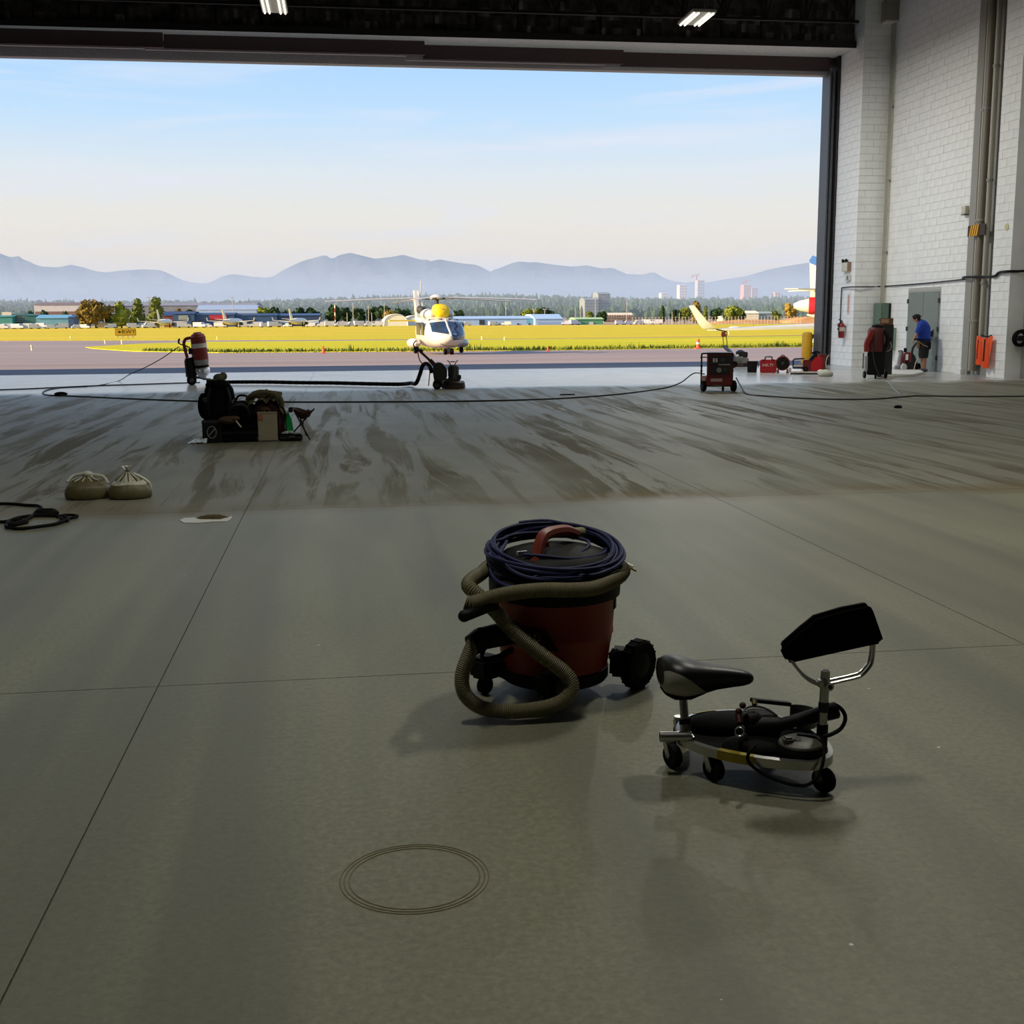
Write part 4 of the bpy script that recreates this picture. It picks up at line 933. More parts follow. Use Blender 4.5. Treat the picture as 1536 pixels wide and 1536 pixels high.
t = thing('wall_sign', 'narrow upright white sign with a faded red panel above the extinguisher', 'sign', (14.725, 33.28, 1.5)); MB().b2((-.006, -.09, 0), (0, .09, .62)).build('sign_plate', M('sign_white', (226, 220, 214), .5), t); MB().b2((-.009, -.05, .05), (-.006, .04, .56)).build('faded_panel', M('faded_red', (206, 150, 146), .6), t)
t = thing('fire_extinguisher', 'red fire extinguisher hung on the far pier', 'extinguisher', (14.6, 33.42, .82))
RX = M('extinguisher_red', (134, 30, 24), .35)
MB().lathe([(.05, 0), (.085, .01), (.09, .04), (.09, .36), (.07, .42), (.03, .45)], (0, 0, 0), 16).build('cylinder', RX, t); MB().cyl((0, 0, .44), (0, 0, .5), .03, n=10).build('valve', STEEL, t); MB().bar((0, -.01, .5), (-.11, -.05, .54), .03, .02).build('lever', BLACK, t)
MB().tube(smooth([(0, 0, .47), (-.09, -.04, .42), (-.11, -.05, .25), (-.1, -.05, .08)], 5), .014, 6).build('hose', BLACK, t); MB().cyl((0, 0, .2), (0, 0, .32), .092, n=16).build('label_band', M('label_cream', (190, 180, 160), .6), t); MB().b2((.07, -.04, .3), (.12, .04, .36)).build('bracket', STEEL, t)
t = thing('pull_station', 'dark red alarm box on the end of the wall cable', 'alarm', (14.72, 33.8, 1.05)); MB().b2((-.05, -.1, 0), (0, .1, .2)).build('box_body', M('alarm_red', (128, 44, 36), .5), t, bevel=.008); MB().b2((-.06, -.07, .06), (-.05, .07, .1)).build('handle', WHITE, t)
# black cable run along the wall
def cable(name, pts, r, m_, label, cat='cable', k=6, n=7):
    o = MB().tube(smooth(pts, k), r, n).build(name, m_); return tag(o, label, cat)
cable('wall_cable', [(14.69, 33.74, 1.25), (14.69, 33.73, 2.18), (14.69, 33.66, 2.28), (14.68, 33.3, 2.29), (14.69, 32.86, 2.29), (15.1, 32.87, 2.29), (15.5, 32.85, 2.3), (15.53, 32.0, 2.30), (15.53, 30.4, 2.31), (15.53, 29.2, 2.33), (15.53, 28.2, 2.35)], .016, BLACK, 'thin black cable running along the block wall above the grey door')
cable('heavy_cable', [(15.52, 28.3, 2.37), (15.40, 28.0, 2.39), (15.33, 27.4, 2.38), (15.33, 26.9, 2.36), (15.2, 26.5, 2.35), (15.15, 26.15, 2.36), (15.15, 26.0, 2.43), (15.13, 25.6, 2.44), (15.35, 25.53, 2.44), (15.5, 25.3, 2.45), (15.53, 24.6, 2.46), (15.53, 20, 2.44), (15.53, 14, 2.46)], .03, BLACK, 'heavier black cable crossing the column pipes and near pier')
# orange vest and coiled black hose
t = thing('hi_vis_vest', 'bright orange vest hanging under the pipe elbow on the near pier', 'vest', (15.12, 26.4, .93)); VO = M('vest_orange', (255, 88, 22), .7, var=.1, scale=12)
g = []; nx, nz = 16, 12
for b in range(nz+1):
    for a in range(nx+1):
        u, v = a/nx, b/nz; y = (-.36+.72*u)*(1-.05*v); zz = -.66*v-(.06*math.sin(u*7)*v)-(.0 if u < .45 else .05*v)+.04*(abs(u-.5) > .3)*(1-v)
        if u > .72 : zz += .10*(u-.72)/.28*v*1.2
        g.append((-.03*v-.035*math.sin(u*15+v*2)*(.25+v), y, zz))
m_ = MB(); m_.add(g, [(b*(nx+1)+a, b*(nx+1)+a+1, (b+1)*(nx+1)+a+1, (b+1)*(nx+1)+a) for b in range(nz) for a in range(nx)]); m_.build('vest_panel', VO, t)
MB().tube([(-.075, -.14, -.03), (-.09, -.15, -.3), (-.10, -.16, -.55)], .02, 6).build('dark_stripe', M('vest_dark', (92, 46, 36), .7), t); MB().tube([(-.06, .18, -.05), (-.08, .17, -.28), (-.1, .13, -.5)], .012, 6).build('seam', M('vest_dark', (92, 46, 36), .7), t)
MB().tube([(.05, .2, .06), (0, .15, .05), (.0, -.1, .02), (.05, -.2, .05)], .02, 6).build('hanger_loop', BLACK, t)
t = thing('hose_coil', 'black hose coil hung on the near pier at the right edge', 'hose', (15.36, 25.42, .93))
for k in range(5): MB().torus((.04+R_.uniform(-.03, .03), -.02-.02*k, R_.uniform(-.02, .02)), .17-.012*(k % 3), .026, (0, 1, .05), 28, 8).build('loop', RUBBER, t)
MB().cyl((.04, .09, .0), (.04, -.14, .0), .06, n=12).build('hook', BLACK, t)

# ================================================================== machines in the middle distance
class Fr:
    def __init__(s, px, py, z=0): s.p = gp(px, py, z); s.px, s.py = px, py; s.s = (s.p-Vector((0, 0, CAM_H))).dot(_f)/F_PX; s.rz = facing(s.p); s.z0 = z
    def x(s, px): return (px-s.px)*s.s
    def z(s, py): return (s.py-py)*s.s
    def q(s, px, py): return ((px-s.px)*s.s, (s.py-py)*s.s)
    def v(s, px, py, y=0): return Vector(((px-s.px)*s.s, y, (s.py-py)*s.s))
    def thing(s, name, label, cat, group=None): return thing(name, label, cat, s.p, s.rz, group)
DRED = M('dull_red', (118, 28, 22), .5, var=.15); BIN = M('grey_collar', (128, 134, 134), .45, .2); CLEAR = M('clear_bag', (222, 228, 234), .25, var=.03, trans=.75)
def wheel(c, r, w, par, name='wheel', ax=(1, 0, 0), hub=True, m_=RUBBER):
    c = Vector(c); a = Vector(ax).normalized()
    o = MB().lathe([(r*.55, -w/2), (r*.92, -w/2), (r, -w*.3), (r, w*.3), (r*.92, w/2), (r*.55, w/2)], c, 20, a).build(name, m_, par)
    if hub: MB().lathe([(r*.5, -w*.5), (r*.5, w*.52), (r*.2, w*.6)], c, 14, a).build('hub', STEEL, o)
    return o

# --- red dust extractor with hanging clear bag
f = Fr(297, 577); t = f.thing('dust_extractor', 'red dust extractor with a white band and clear hanging bag, left of the opening', 'extractor')
tilt = Matrix.Translation((f.x(303), 0, f.z(540))) @ Matrix.Rotation(math.radians(-5), 4, 'Y')
R = 11.2*f.s
MB().lathe([(R*.98, 0), (R, .02), (R, .52), (R*.9, .54), (R*.86, .57), (R*.55, .60), (R*.5, .62), (.02, .63)], (0, 0, 0), 28).xf(tilt).build('filter_drum', DRED, t)
MB().cyl((0, 0, .27), (0, 0, .37), R+.004, n=28).xf(tilt).build('white_band', M('band_white', (202, 196, 190), .6), t)
MB().lathe([(R, 0), (R*.98, -.05), (R*.92, -.10), (R*.80, -.13)], (0, 0, 0), 28).xf(tilt).build('cone', BIN, t); MB().cyl((0, 0, -.13), (0, 0, -.21), R*.92, R*.95, n=28).xf(tilt).build('clamp_band', RUBBER, t)
MB().lathe([(R*.93, -.17), (R*1.02, -.24), (R*.92, -.31), (R*.5, -.38), (R*.12, -.44), (.01, -.47)], (0, 0, 0), 20).xf(tilt).build('collection_bag', CLEAR, t)
MB().lathe([(R*.42, -.22), (R*.3, -.32), (R*.06, -.46)], (0, 0, 0), 10).xf(tilt).build('dust_fill', M('grey_dust', (146, 140, 128), .9), t)
MB().cyl(f.v(286, 540, .05), f.v(288, 565, .05), 7.3*f.s, 8*f.s, n=20).build('motor_canister', BLACK, t); MB().cyl(f.v(285.5, 537, .05), f.v(286, 540, .05), 6*f.s, n=20).build('canister_cap', BLACK, t)
MB().tube(smooth([f.v(283.5, 537), f.v(280, 520), f.v(280, 514), f.v(283, 509), f.v(292, 507)], 6), 2.4*f.s, 10).build('suction_pipe', DRED, t)
MB().tube(smooth([f.v(272, 516), f.v(272.5, 511), f.v(274, 508.5)], 4), 1.3*f.s, 8).build('hand_grip', BLACK, t); MB().tube([f.v(272, 514.5), f.v(275, 517), f.v(280, 518), f.v(288, 522)], .9*f.s, 8).build('push_handle', BLACK, t)
MB().tube([f.v(291, 524, .08), f.v(291, 545, .08), f.v(294, 566, .08)], 1.1*f.s, 8).build('frame_post', DGREY, t); MB().box(f.v(288.5, 527), (.09, .1, .14)).build('switch_box', BLACK, t, bevel=.01)
MB().tube([f.v(288, 566, -.2), f.v(300, 566.5, -.2), f.v(314, 570, -.15)], 1.2*f.s, 8).build('base_frame', DGREY, t); MB().tube([f.v(288, 566, .25), f.v(300, 566.5, .25), f.v(314, 570, .15)], 1.2*f.s, 8).build('base_frame', DGREY, t)
wheel(f.v(288.3, 569.6, -.25), .108, .05, t, 'rear_wheel', (0, 1, 0)); wheel(f.v(288.3, 569.6, .28), .108, .05, t, 'rear_wheel', (0, 1, 0))
wheel(f.v(313.5, 572.4, -.12), .064, .04, t, 'caster', (0, 1, 0)); wheel(f.v(313.5, 572.4, .15), .064, .04, t, 'caster', (0, 1, 0))
# --- long corrugated hose from the extractor to the floor grinder
pts = [gp(px, py)+Vector((0, 0, dz)) for px, py, dz in ((318, 577, .09), (332, 577, .06), (360, 577, .06), (400, 577, .06), (450, 578, .06), (500, 578.5, .06), (560, 580, .06), (600, 580.5, .06), (616, 579, .06))]
gr = Fr(672, 583)
world_ = lambda fr, v: Matrix.Translation(fr.p) @ Matrix.Rotation(fr.rz, 4, 'Z') @ v
pts += [world_(gr, gr.v(px, py, .15)) for px, py in ((624, 575), (630, 562), (634.5, 549), (640, 546), (645, 550), (648, 560))]
P_ = smooth(pts, 10); rad = [.041+.004*(i % 2) for i in range(len(P_))]
tag(MB().tube(P_, rad, 10).build('suction_hose', RUBBER), 'thick black suction hose lying from the red extractor to the floor grinder', 'hose')
for k, (a, b) in enumerate(((20, 24), (34, 38), (46, 50), (56, 60))): pass
# --- black floor grinder in the middle
f = gr; t = f.thing('floor_grinder', 'dark floor grinder with a long slanted handle in the middle of the threshold', 'grinder'); GB = M('grinder_black', (18, 16, 16), .5, var=.2); GRB = M('grinder_brown', (56, 34, 28), .6, var=.15)
MB().lathe([(.235, .03), (.245, .04), (.245, .13), (.22, .16), (.1, .17)], (f.x(680), 0, 0), 28).build('grinding_head', GB, t); MB().lathe([(.25, .012), (.255, .02), (.25, .085)], (f.x(680), 0, 0), 28).build('dust_skirt', GRB, t)
MB().lathe([(.1, .15), (.12, .17), (.12, .22), (.105, .24), (.105, .46), (.085, .49), (.03, .5)], (f.x(680.5), 0, 0), 20).build('motor', GB, t)
for k in range(8): a = PI/4*k; MB().bar((f.x(680.5)+.108*math.cos(a), .108*math.sin(a), .25), (f.x(680.5)+.108*math.cos(a), .108*math.sin(a), .45), .014).build('cooling_fin', GB, t)
MB().b2((f.x(654), -.15, f.z(577)), (f.x(690), .15, f.z(568))).build('chassis', GB, t, bevel=.02)
MB().box(f.v(689, 566, -.03), (.08, .1, .1)).build('terminal_box', GB, t, bevel=.01)
for sx in (-1, 1): MB().tube(smooth([f.v(679.5, 549), f.v(679.5+sx*3.2, 547), f.v(679.5+sx*5, 543.5), f.v(679.5+sx*8, 541)], 4), .8*f.s, 6).build('lifting_handle', GB, t)
MB().bar(f.v(676, 543), f.v(683, 543), .02).build('handle_bar', GB, t)
MB().prism([f.q(649, 553), f.q(655, 543), f.q(664, 544.5), f.q(671, 553), f.q(671, 566), f.q(664, 573), f.q(652, 573)], -.17, .17).build('drive_housing', GB, t, bevel=.02)
MB().bar(f.v(645.5, 540), f.v(654, 549), .10, .085).build('handle_socket', GRB, t)
MB().bar(f.v(628, 524), f.v(648, 543), .035, .05).build('handle_arm', GRB, t)
MB().bar(f.v(624, 522.5, -.26), f.v(624, 522.5, .26), .05, .05).build('control_bar', GB, t); MB().box(f.v(626, 522.5), (.10, .16, .07)).build('control_box', GB, t, bevel=.01); MB().bar(f.v(628, 524, -.1), f.v(636, 527, -.1), .04, .05).build('switch_grip', GRB, t)
MB().tube(smooth([f.v(623.5, 521, -.2), f.v(622, 517, -.2), f.v(624, 513, -.2), f.v(627, 511.5, -.2)], 4), .014, 6).build('lever', GB, t)
wheel(f.v(656, 576.3, -.22), .095, .05, t, 'wheel', (0, 1, 0)); wheel(f.v(656, 576.3, .22), .095, .05, t, 'wheel', (0, 1, 0)); MB().cyl(f.v(656, 576.3, -.22), f.v(656, 576.3, .22), .02, n=8).build('axle', STEEL, t)
MB().tube(smooth([f.v(664, 575, -.2), f.v(664, 571.5, -.2), f.v(668, 570, -.2)], 4), .018, 6).build('guide_arm', STEEL, t)
MB().tube(smooth([f.v(628, 525, -.05), f.v(629, 535, -.05), f.v(633, 544, -.05), f.v(640, 547, -.05), f.v(646, 552, -.05)], 5), .012, 6).build('control_cable', GB, t); MB().tube(smooth([f.v(646, 552, -.1), f.v(645, 562, -.1), f.v(643, 578, -.1)], 4), .012, 6).build('strap', GB, t)
# --- cables on the floor
def gpath(L, h=.012): return [gp(px, py, 0)+Vector((0, 0, h)) for px, py in L]
ex = Fr(297, 577)
hang = [world_(ex, ex.v(px, py, .0)) for px, py in ((273, 520), (262, 527), (248, 536.5), (225, 549), (200, 560))]
cable('extractor_cable', hang+gpath([(178, 572), (150, 578.5), (130, 580.2)]), .010, BLACK, 'thin black cable sagging from the extractor handle to the floor at left')
cable('floor_cable', gpath([(-20, 586), (40, 584), (100, 581.2), (150, 579), (200, 577.5), (262, 575.5), (300, 574.3)]), .012, BLACK, 'black cable running from the left edge to the foot of the extractor')
c = cable('loop_cable', gpath([(130, 580.5), (95, 582), (74, 585), (64, 590), (72, 593.6), (95, 594.5), (150, 597), (230, 600.5), (310, 603), (430, 604), (560, 603.8), (680, 603), (780, 601), (860, 597.5), (930, 592), (990, 584)])+[gp(1020, 578, 0)+Vector((0, 0, .05)), gp(1040, 575, 0)+Vector((0, 0, .22)), gp(1056, 583, 0)+Vector((0, 0, .30))], .014, BLACK, 'long black cable looping right across the floor to the red power unit')
MB().ell(gp(91.5, 594, 0)+Vector((0, 0, .04)), (.13, .06, .045), 12, 8).build('cable_coupling', RUBBER, c)
pts = [gp(1104, 583, 0)+Vector((0, 0, .22)), gp(1112, 586, 0)+Vector((0, 0, .07))]+gpath([(1121, 592), (1150, 595), (1200, 598.3), (1260, 600), (1310, 599.5), (1350, 596.5), (1375, 594.5), (1378, 594.6), (1440, 595.5), (1500, 595.5), (1560, 594)])+[Vector((15.3, 21.5, .012)), Vector((15.45, 19.5, .012))]
cable('right_cable', pts, .014, M('cable_grey', (58, 58, 56), .7), 'dark cable trailing from the red power unit to the right edge')
cable('pale_cord', gpath([(1329, 572), (1336, 578), (1340, 584), (1347, 590), (1352, 593)]), .01, M('cord_pale', (150, 164, 176), .6), 'short pale cord snaking in front of the tall dust collector')
tag(MB().ell(gp(1347, 612, 0)+Vector((0, 0, .02)), (.07, .05, .028), 12, 6).build('rubber_plug', RUBBER), 'small black lump lying alone on the dusty floor at right', 'plug')
tag(MB().b2((-.14, -.03, 0), (.14, .03, .02)).xf(Matrix.Translation(gp(851, 592.5, 0))).build('metal_strip', RUBBER), 'short dark strip lying on the dusty floor right of the grinder', 'strip')

# --- red power unit on wheels
f = Fr(1078, 586.5); t = f.thing('power_unit', 'red wheeled power unit with sockets, left of the second grinder', 'power unit')
CR = M('cart_red', (104, 17, 18), .5, var=.12); CB = M('cart_dark', (18, 13, 14), .5)
MB().b2((f.x(1059), -.26, f.z(577.5)), (f.x(1097.5), .26, f.z(565))).build('base_box', CR, t, bevel=.015)
MB().b2((f.x(1060), -.24, f.z(565)), (f.x(1097), .24, f.z(530.5))).build('cabinet', CR, t, bevel=.01)
MB().b2((f.x(1063), -.265, f.z(547)), (f.x(1096), -.24, f.z(533))).build('upper_panel', CB, t, bevel=.004); MB().b2((f.x(1064), -.262, f.z(561)), (f.x(1094), -.24, f.z(549))).build('lower_panel', CB, t, bevel=.004)
for px in (1070, 1074): MB().b2((f.x(px)-.018, -.285, f.z(543)), (f.x(px)+.018, -.262, f.z(537))).build('breaker', M('breaker_white', (196, 184, 180), .5), t)
MB().cyl(f.v(1083, 540, -.29), f.v(1083, 540, -.25), .045, n=14).build('socket', DGREY, t); MB().cyl(f.v(1078, 554.5, -.3), f.v(1078, 554.5, -.25), .05, n=16).build('socket', BIN, t); MB().cyl(f.v(1087, 554, -.28), f.v(1087, 554, -.25), .04, n=14).build('socket', DGREY, t)
MB().b2((f.x(1077), -.27, f.z(547.5)), (f.x(1094), -.262, f.z(545.3))).build('label_strip', M('label_grey', (140, 132, 130), .6), t)
MB().b2((f.x(1066), -.268, f.z(571.5)), (f.x(1083), -.258, f.z(567))).build('name_plate', M('plate_pale', (176, 150, 146), .6), t)
MB().b2((f.x(1070), -.27, f.z(577.5)), (f.x(1083), -.26, f.z(576.5))).build('kick_strip', STEEL, t)
MB().b2((f.x(1052.5), -.2, f.z(571)), (f.x(1062), -.05, f.z(563))).build('plug_box', M('plug_pink', (206, 168, 166), .5), t, bevel=.01)
for px in (1052, 1097.5):
    MB().tube(smooth([f.v(px, 576, -.1), f.v(px, 545, -.1), f.v(px, 532, -.1), f.v(px+(2 if px < 1070 else -2), 530.5, -.1), f.v(px+(8 if px < 1070 else -8), 530.3, -.1)], 3), .017, 8).build('frame_tube', CB, t)
    for py in (549, 556): MB().cyl(f.v(px, py+.8, -.1), f.v(px, py-.8, -.1), .026, n=10).build('collar', BLACK, t)
MB().bar(f.v(1050, 536, -.1), f.v(1060, 536, -.1), .02).build('side_rail', CB, t); MB().tube(smooth([f.v(1097, 542, -.15), f.v(1103, 544, -.15), f.v(1102.5, 549, -.15), f.v(1097, 550, -.15)], 4), .02, 7).build('cable_guard', CB, t)
MB().b2((f.x(1059), -.25, f.z(530.6)), (f.x(1098), .25, f.z(529))).build('lid', CB, t, bevel=.005)
for px in (1055.5, 1099.5): wheel(f.v(px, 578.3, -.12), .112, .07, t, 'wheel', (1, .35, 0))
MB().cyl(f.v(1055.5, 578.3, -.1), f.v(1099.5, 578.3, -.1), .018, n=8).build('axle', STEEL, t); MB().b2((f.x(1084)-.02, .1, 0), (f.x(1084)+.025, .16, f.z(577))).build('support_leg', BLACK, t)

# --- second floor grinder with its handle up
f = Fr(1112, 551.5); t = f.thing('upright_grinder', 'floor grinder with upright double bar handle behind the red power unit', 'grinder')
GG = M('engine_grey', (120, 122, 116), .5, .3, var=.2)
MB().lathe([(.22, .02), (.235, .03), (.235, .1), (.2, .12)], (f.x(1112), 0, 0), 24).build('grinding_head', GRB, t)
MB().b2((f.x(1103), -.16, .1), (f.x(1122), .16, f.z(536))).build('engine_block', GG, t, bevel=.03); MB().lathe([(.10, 0), (.13, .03), (.13, .14), (.05, .19)], f.v(1110, 535), 18).build('engine_top', GB, t)
MB().b2((f.x(1113), -.14, f.z(536)), (f.x(1121), .12, f.z(528))).build('fuel_tank', GB, t, bevel=.02); MB().lathe([(.07, 0), (.075, .1)], f.v(1119, 540, -.2), 14, (0, -1, 0)).build('air_filter', GG, t); MB().ell(f.v(1106, 534, -.1), (.05, .05, .05), 10, 6).build('cap', M('cap_white', (206, 206, 204), .4), t)
for k in range(4): MB().b2((f.x(1104), -.18, .14+.05*k), (f.x(1112), -.16, .165+.05*k)).build('cooling_fin', GG, t)
MB().tube(smooth([f.v(1106, 545, .05), f.v(1097, 530, .05), f.v(1089, 523, .05), f.v(1086, 519, .05)], 5), .05, 8).build('handle_foot', M('bracket_blue', (84, 100, 124), .5), t)
MB().bar(f.v(1085.5, 521, -.02), f.v(1083.5, 503, -.02), .022).build('handle_bar', DGREY, t); MB().bar(f.v(1091, 521, .06), f.v(1088, 501, .06), .022).build('handle_bar', DGREY, t)
MB().box(f.v(1084.5, 502, .02), (.12, .12, .15)).build('control_box', M('control_red', (146, 52, 42), .5), t, bevel=.012); MB().bar(f.v(1074, 494.5, -.1), f.v(1089, 498, .08), .03, .03).build('grip_bar', BLACK, t); MB().tube(smooth([f.v(1089, 498, .08), f.v(1090, 502, .06), f.v(1088, 506, .06)], 3), .012, 6).build('cable', BLACK, t)
for y in (-.16, .2): wheel(f.v(1101, 547.5, y), .07, .04, t, 'wheel', (0, 1, 0))
# --- row of tools by the jamb
f = Fr(1128, 558.5); t = f.thing('tool_bucket', 'black square bucket left of the red tool case', 'bucket'); 
MB().loft([[(sx*w, sy*w*.9, z) for sx, sy in ((-1, -1), (1, -1), (1, 1), (-1, 1))] for w, z in ((.118, 0), (.14, .27), (.145, .275), (.145, .29), (.13, .29), (.128, .1))]).build('bucket_body', BLACK, t); MB().tube(smooth([(.14, 0, .26), (.165, 0, .2), (.16, 0, .12)], 3), .01, 6).build('handle', BLACK, t)
f = Fr(1152, 559); t = f.thing('tool_case', 'red tool case with white lettering and grey handle standing on the slab', 'case'); CRD = M('case_red', (176, 20, 30), .45, var=.06)
MB().b2((f.x(1140), -.09, 0), (f.x(1164.5), -.004, f.z(539.5))).build('front_shell', CRD, t, bevel=.02); MB().b2((f.x(1140), .004, 0), (f.x(1164.5), .09, f.z(539.5))).build('rear_shell', CRD, t, bevel=.02)
MB().tube(smooth([f.v(1147, 540), f.v(1147.5, 536), f.v(1149, 535.3), f.v(1155.5, 535.3), f.v(1157, 536), f.v(1157.5, 540)], 3), .022, 8).build('handle', M('handle_grey', (126, 126, 134), .5), t)
text('HILTI', .105, WHITE, t, (f.x(1151.5), -.095, f.z(547.8)), sx=1.15, depth=.004)
for px in (1145, 1159): MB().b2((f.x(px)-.02, -.1, f.z(541)), (f.x(px)+.02, -.085, f.z(539))).build('latch', BLACK, t)
f = Fr(1174, 559); t = f.thing('drum_fan', 'round orange red blower with a black grille beside the red case', 'fan'); FO = M('fan_orange', (150, 62, 34), .5)
MB().lathe([(.165, -.16), (.185, -.165), (.19, -.14), (.175, 0), (.19, .14), (.185, .16), (.165, .155)], f.v(1173.5, 544.8), 28, (0, 1, 0)).build('drum', FO, t); MB().lathe([(.16, 0), (.16, .01)], f.v(1173.5, 544.8, -.178), 28, (0, 1, 0)).build('grille_back', BLACK, t)
for q in (.05, .09, .13): MB().torus(f.v(1173.5, 544.8, -.185), q, .004, (0, 1, 0), 24, 5).build('grille_ring', DGREY, t)
for k in range(8): a = PI/4*k+.2; MB().bar(f.v(1173.5, 544.8, -.18), f.v(1173.5, 544.8, -.18)+Vector((.15*math.cos(a), .01, .15*math.sin(a))), .05, .008).build('blade', M('blade_dark', (40, 40, 44), .5), t)
MB().cyl(f.v(1173.5, 544.8, -.20), f.v(1173.5, 544.8, -.14), .035, n=14).build('hub', STEEL, t)
for px in (1167, 1181): MB().prism([(f.x(px)-.035, 0), (f.x(px)+.035, 0), (f.x(px)+.02, .09), (f.x(px)-.02, .09)], -.15, .15).build('foot', FO, t)
MB().tube(smooth([f.v(1170, 534.8), f.v(1173.5, 532.8), f.v(1177, 534.8)], 3), .012, 6).build('handle', BLACK, t)
f = Fr(1205, 561.5); t = f.thing('push_sweeper', 'red wheeled scraper with a dark folding handle on a white board edge', 'scraper')
MB().b2((f.x(1186), -.02, .0), (f.x(1227), .30, .035)).build('base_plate', BLACK, t); MB().b2((f.x(1186), -.03, .035), (f.x(1227), .0, .075)).build('board_edge', M('board_white', (232, 220, 214), .5), t)
MB().b2((f.x(1182.5), .2, .03), (f.x(1187), .45, .16)).build('end_block', M('board_white', (232, 220, 214), .5), t, bevel=.01)
MB().tube([f.v(1190, 553, .1), f.v(1189.5, 541, .1), f.v(1191, 539, .1), f.v(1206, 538.2, .1)], .022, 8).build('handle_frame', M('handle_navy', (44, 44, 72), .5), t); MB().bar(f.v(1190, 549.5, .1), f.v(1206, 548.5, .1), .04, .05).build('cross_board', M('board_white', (232, 220, 214), .5), t); MB().bar(f.v(1190, 552, .1), f.v(1208, 552, .1), .04, .05).build('lower_rail', M('handle_navy', (44, 44, 72), .5), t)
MB().bar(f.v(1204, 554, .05), f.v(1223, 530, .1), .075, .09).build('lever_arm', GB, t); MB().b2((f.x(1204), 0, .07), (f.x(1216), .25, f.z(540))).build('gear_housing', DRED, t, bevel=.02); MB().tube([f.v(1217, 530, -.05), f.v(1222, 527.8, 0), f.v(1228, 529.5, .1)], .03, 8).build('grip', BLACK, t)
wheel(f.v(1208, 553.5, -.02), .06, .05, t, 'wheel', (0, 1, 0))
f = Fr(1224, 557.5); t = f.thing('fuel_can', 'bright red fuel can in front of the dark red box', 'can'); RC = M('can_red', (190, 18, 34), .4, var=.06)
MB().prism([f.q(1214.5, 557), f.q(1233, 557), f.q(1233.5, 541), f.q(1231, 537), f.q(1227, 535.5), f.q(1220, 536.5), f.q(1215, 540)], -.11, .11).build('can_body', RC, t, bevel=.03); MB().cyl(f.v(1224, 536.5), f.v(1223, 533.2), .03, n=12).build('cap', BLACK, t); MB().tube(smooth([f.v(1226, 536.5), f.v(1228, 534), f.v(1231, 538)], 3), .016, 6).build('handle', RC, t)
f = Fr(1234, 553.5); t = f.thing('steel_box', 'dark red box behind the fuel can at the jamb', 'box'); MB().b2((f.x(1227), -.12, 0), (f.x(1239.5), .16, f.z(532))).build('box_body', M('box_red', (98, 28, 26), .6), t, bevel=.01); MB().b2((f.x(1226.5), -.13, f.z(533.5)), (f.x(1240), .17, f.z(531.5))).build('lid', M('box_red', (98, 28, 26), .6), t, bevel=.005)
MB().tube(smooth([f.v(1239, 552, -.13), f.v(1238.5, 543, -.14), f.v(1240, 536, -.14), f.v(1243, 532, -.13)], 4), .012, 6).build('white_cord', M('cord_white', (196, 190, 184), .6), t)
def bag(name, label, fr, w, d, h, m_, seed, parts=(), sag=.5, cat='bag'):
    r2 = random.Random(seed); t = fr.thing(name, label, cat); rings = []; n = 22; ph = [r2.uniform(0, 6) for _ in range(6)]
    for k, (q, z) in enumerate(((.80, 0), (1.0, .10), (1.04, .28), (.98, .5), (.84, .70), (.58, .87), (.26, .97), (.02, 1.0))):
        rings.append([(w/2*q*math.cos(a)*(1+.05*math.sin(3*a+ph[0])+.03*math.sin(7*a+ph[1]+k*.3)*(z > .3)), d/2*q*math.sin(a)*(1+.05*math.sin(4*a+ph[2])), h*z*(1+.05*math.sin(2*a+ph[3])*(z > .2))) for a in [2*PI*i/n for i in range(n)]])
    MB().loft(rings).build('sack', m_, t, sharp=60); return t
f = Fr(1238, 564.5); t = bag('cloth_bag', 'small pale bag lying beside the scraper near the jamb', f, .34, .26, .16, M('pale_sack', (192, 192, 178), .8, var=.08), 4)
MB().ell((-.12, .03, .1), (.08, .07, .07), 10, 6).build('fold', M('pale_fold', (214, 214, 212), .8), t)

# --- tall dust collector at the right
f = Fr(1311, 567.5); t = f.thing('dust_collector', 'tall dark dust collector with red upper half in front of the far pier', 'extractor')
MB().b2((f.x(1300), -.20, f.z(562)), (f.x(1325), .24, f.z(528))).build('lower_body', BLACK, t, bevel=.02); CRD2 = M('collector_red', (150, 42, 32), .5, var=.1)
MB().lathe([(.21, 0), (.215, .04), (.20, .50), (.16, .56), (.05, .58)], (f.x(1311.5), 0, f.z(528)), 24).build('filter_drum', M('collector_dark_red', (92, 28, 26), .5), t)
MB().tube(smooth([f.v(1299, 527, -.12), f.v(1299, 515, -.16), f.v(1303, 505, -.2), f.v(1305, 497, -.2)], 5), [.07]*16, 10).build('red_duct', CRD2, t)
MB().b2((f.x(1297), -.2, f.z(527.5)), (f.x(1303), -.05, f.z(519))).build('switch_box', CRD2, t, bevel=.015)
MB().lathe([(.14, 0), (.15, .03), (.13, .1), (.06, .13)], (f.x(1313), 0, f.z(495)), 18).build('motor_cap', BLACK, t)
MB().cyl(f.v(1299.3, 556, -.15), f.v(1299.5, 534, -.15), .055, n=14).build('grey_canister', M('canister_grey', (168, 172, 178), .4), t)
MB().tube(smooth([f.v(1321, 497, -.05), f.v(1327, 503, -.1), f.v(1328.5, 511, -.12), f.v(1326, 520, -.1), f.v(1323, 527, -.1)], 5), .05, 8).build('hose', BLACK, t); MB().tube(smooth([f.v(1328, 511, -.1), f.v(1331, 510.5, -.12), f.v(1334, 508, -.12)], 3), .028, 8).build('wand', BLACK, t)
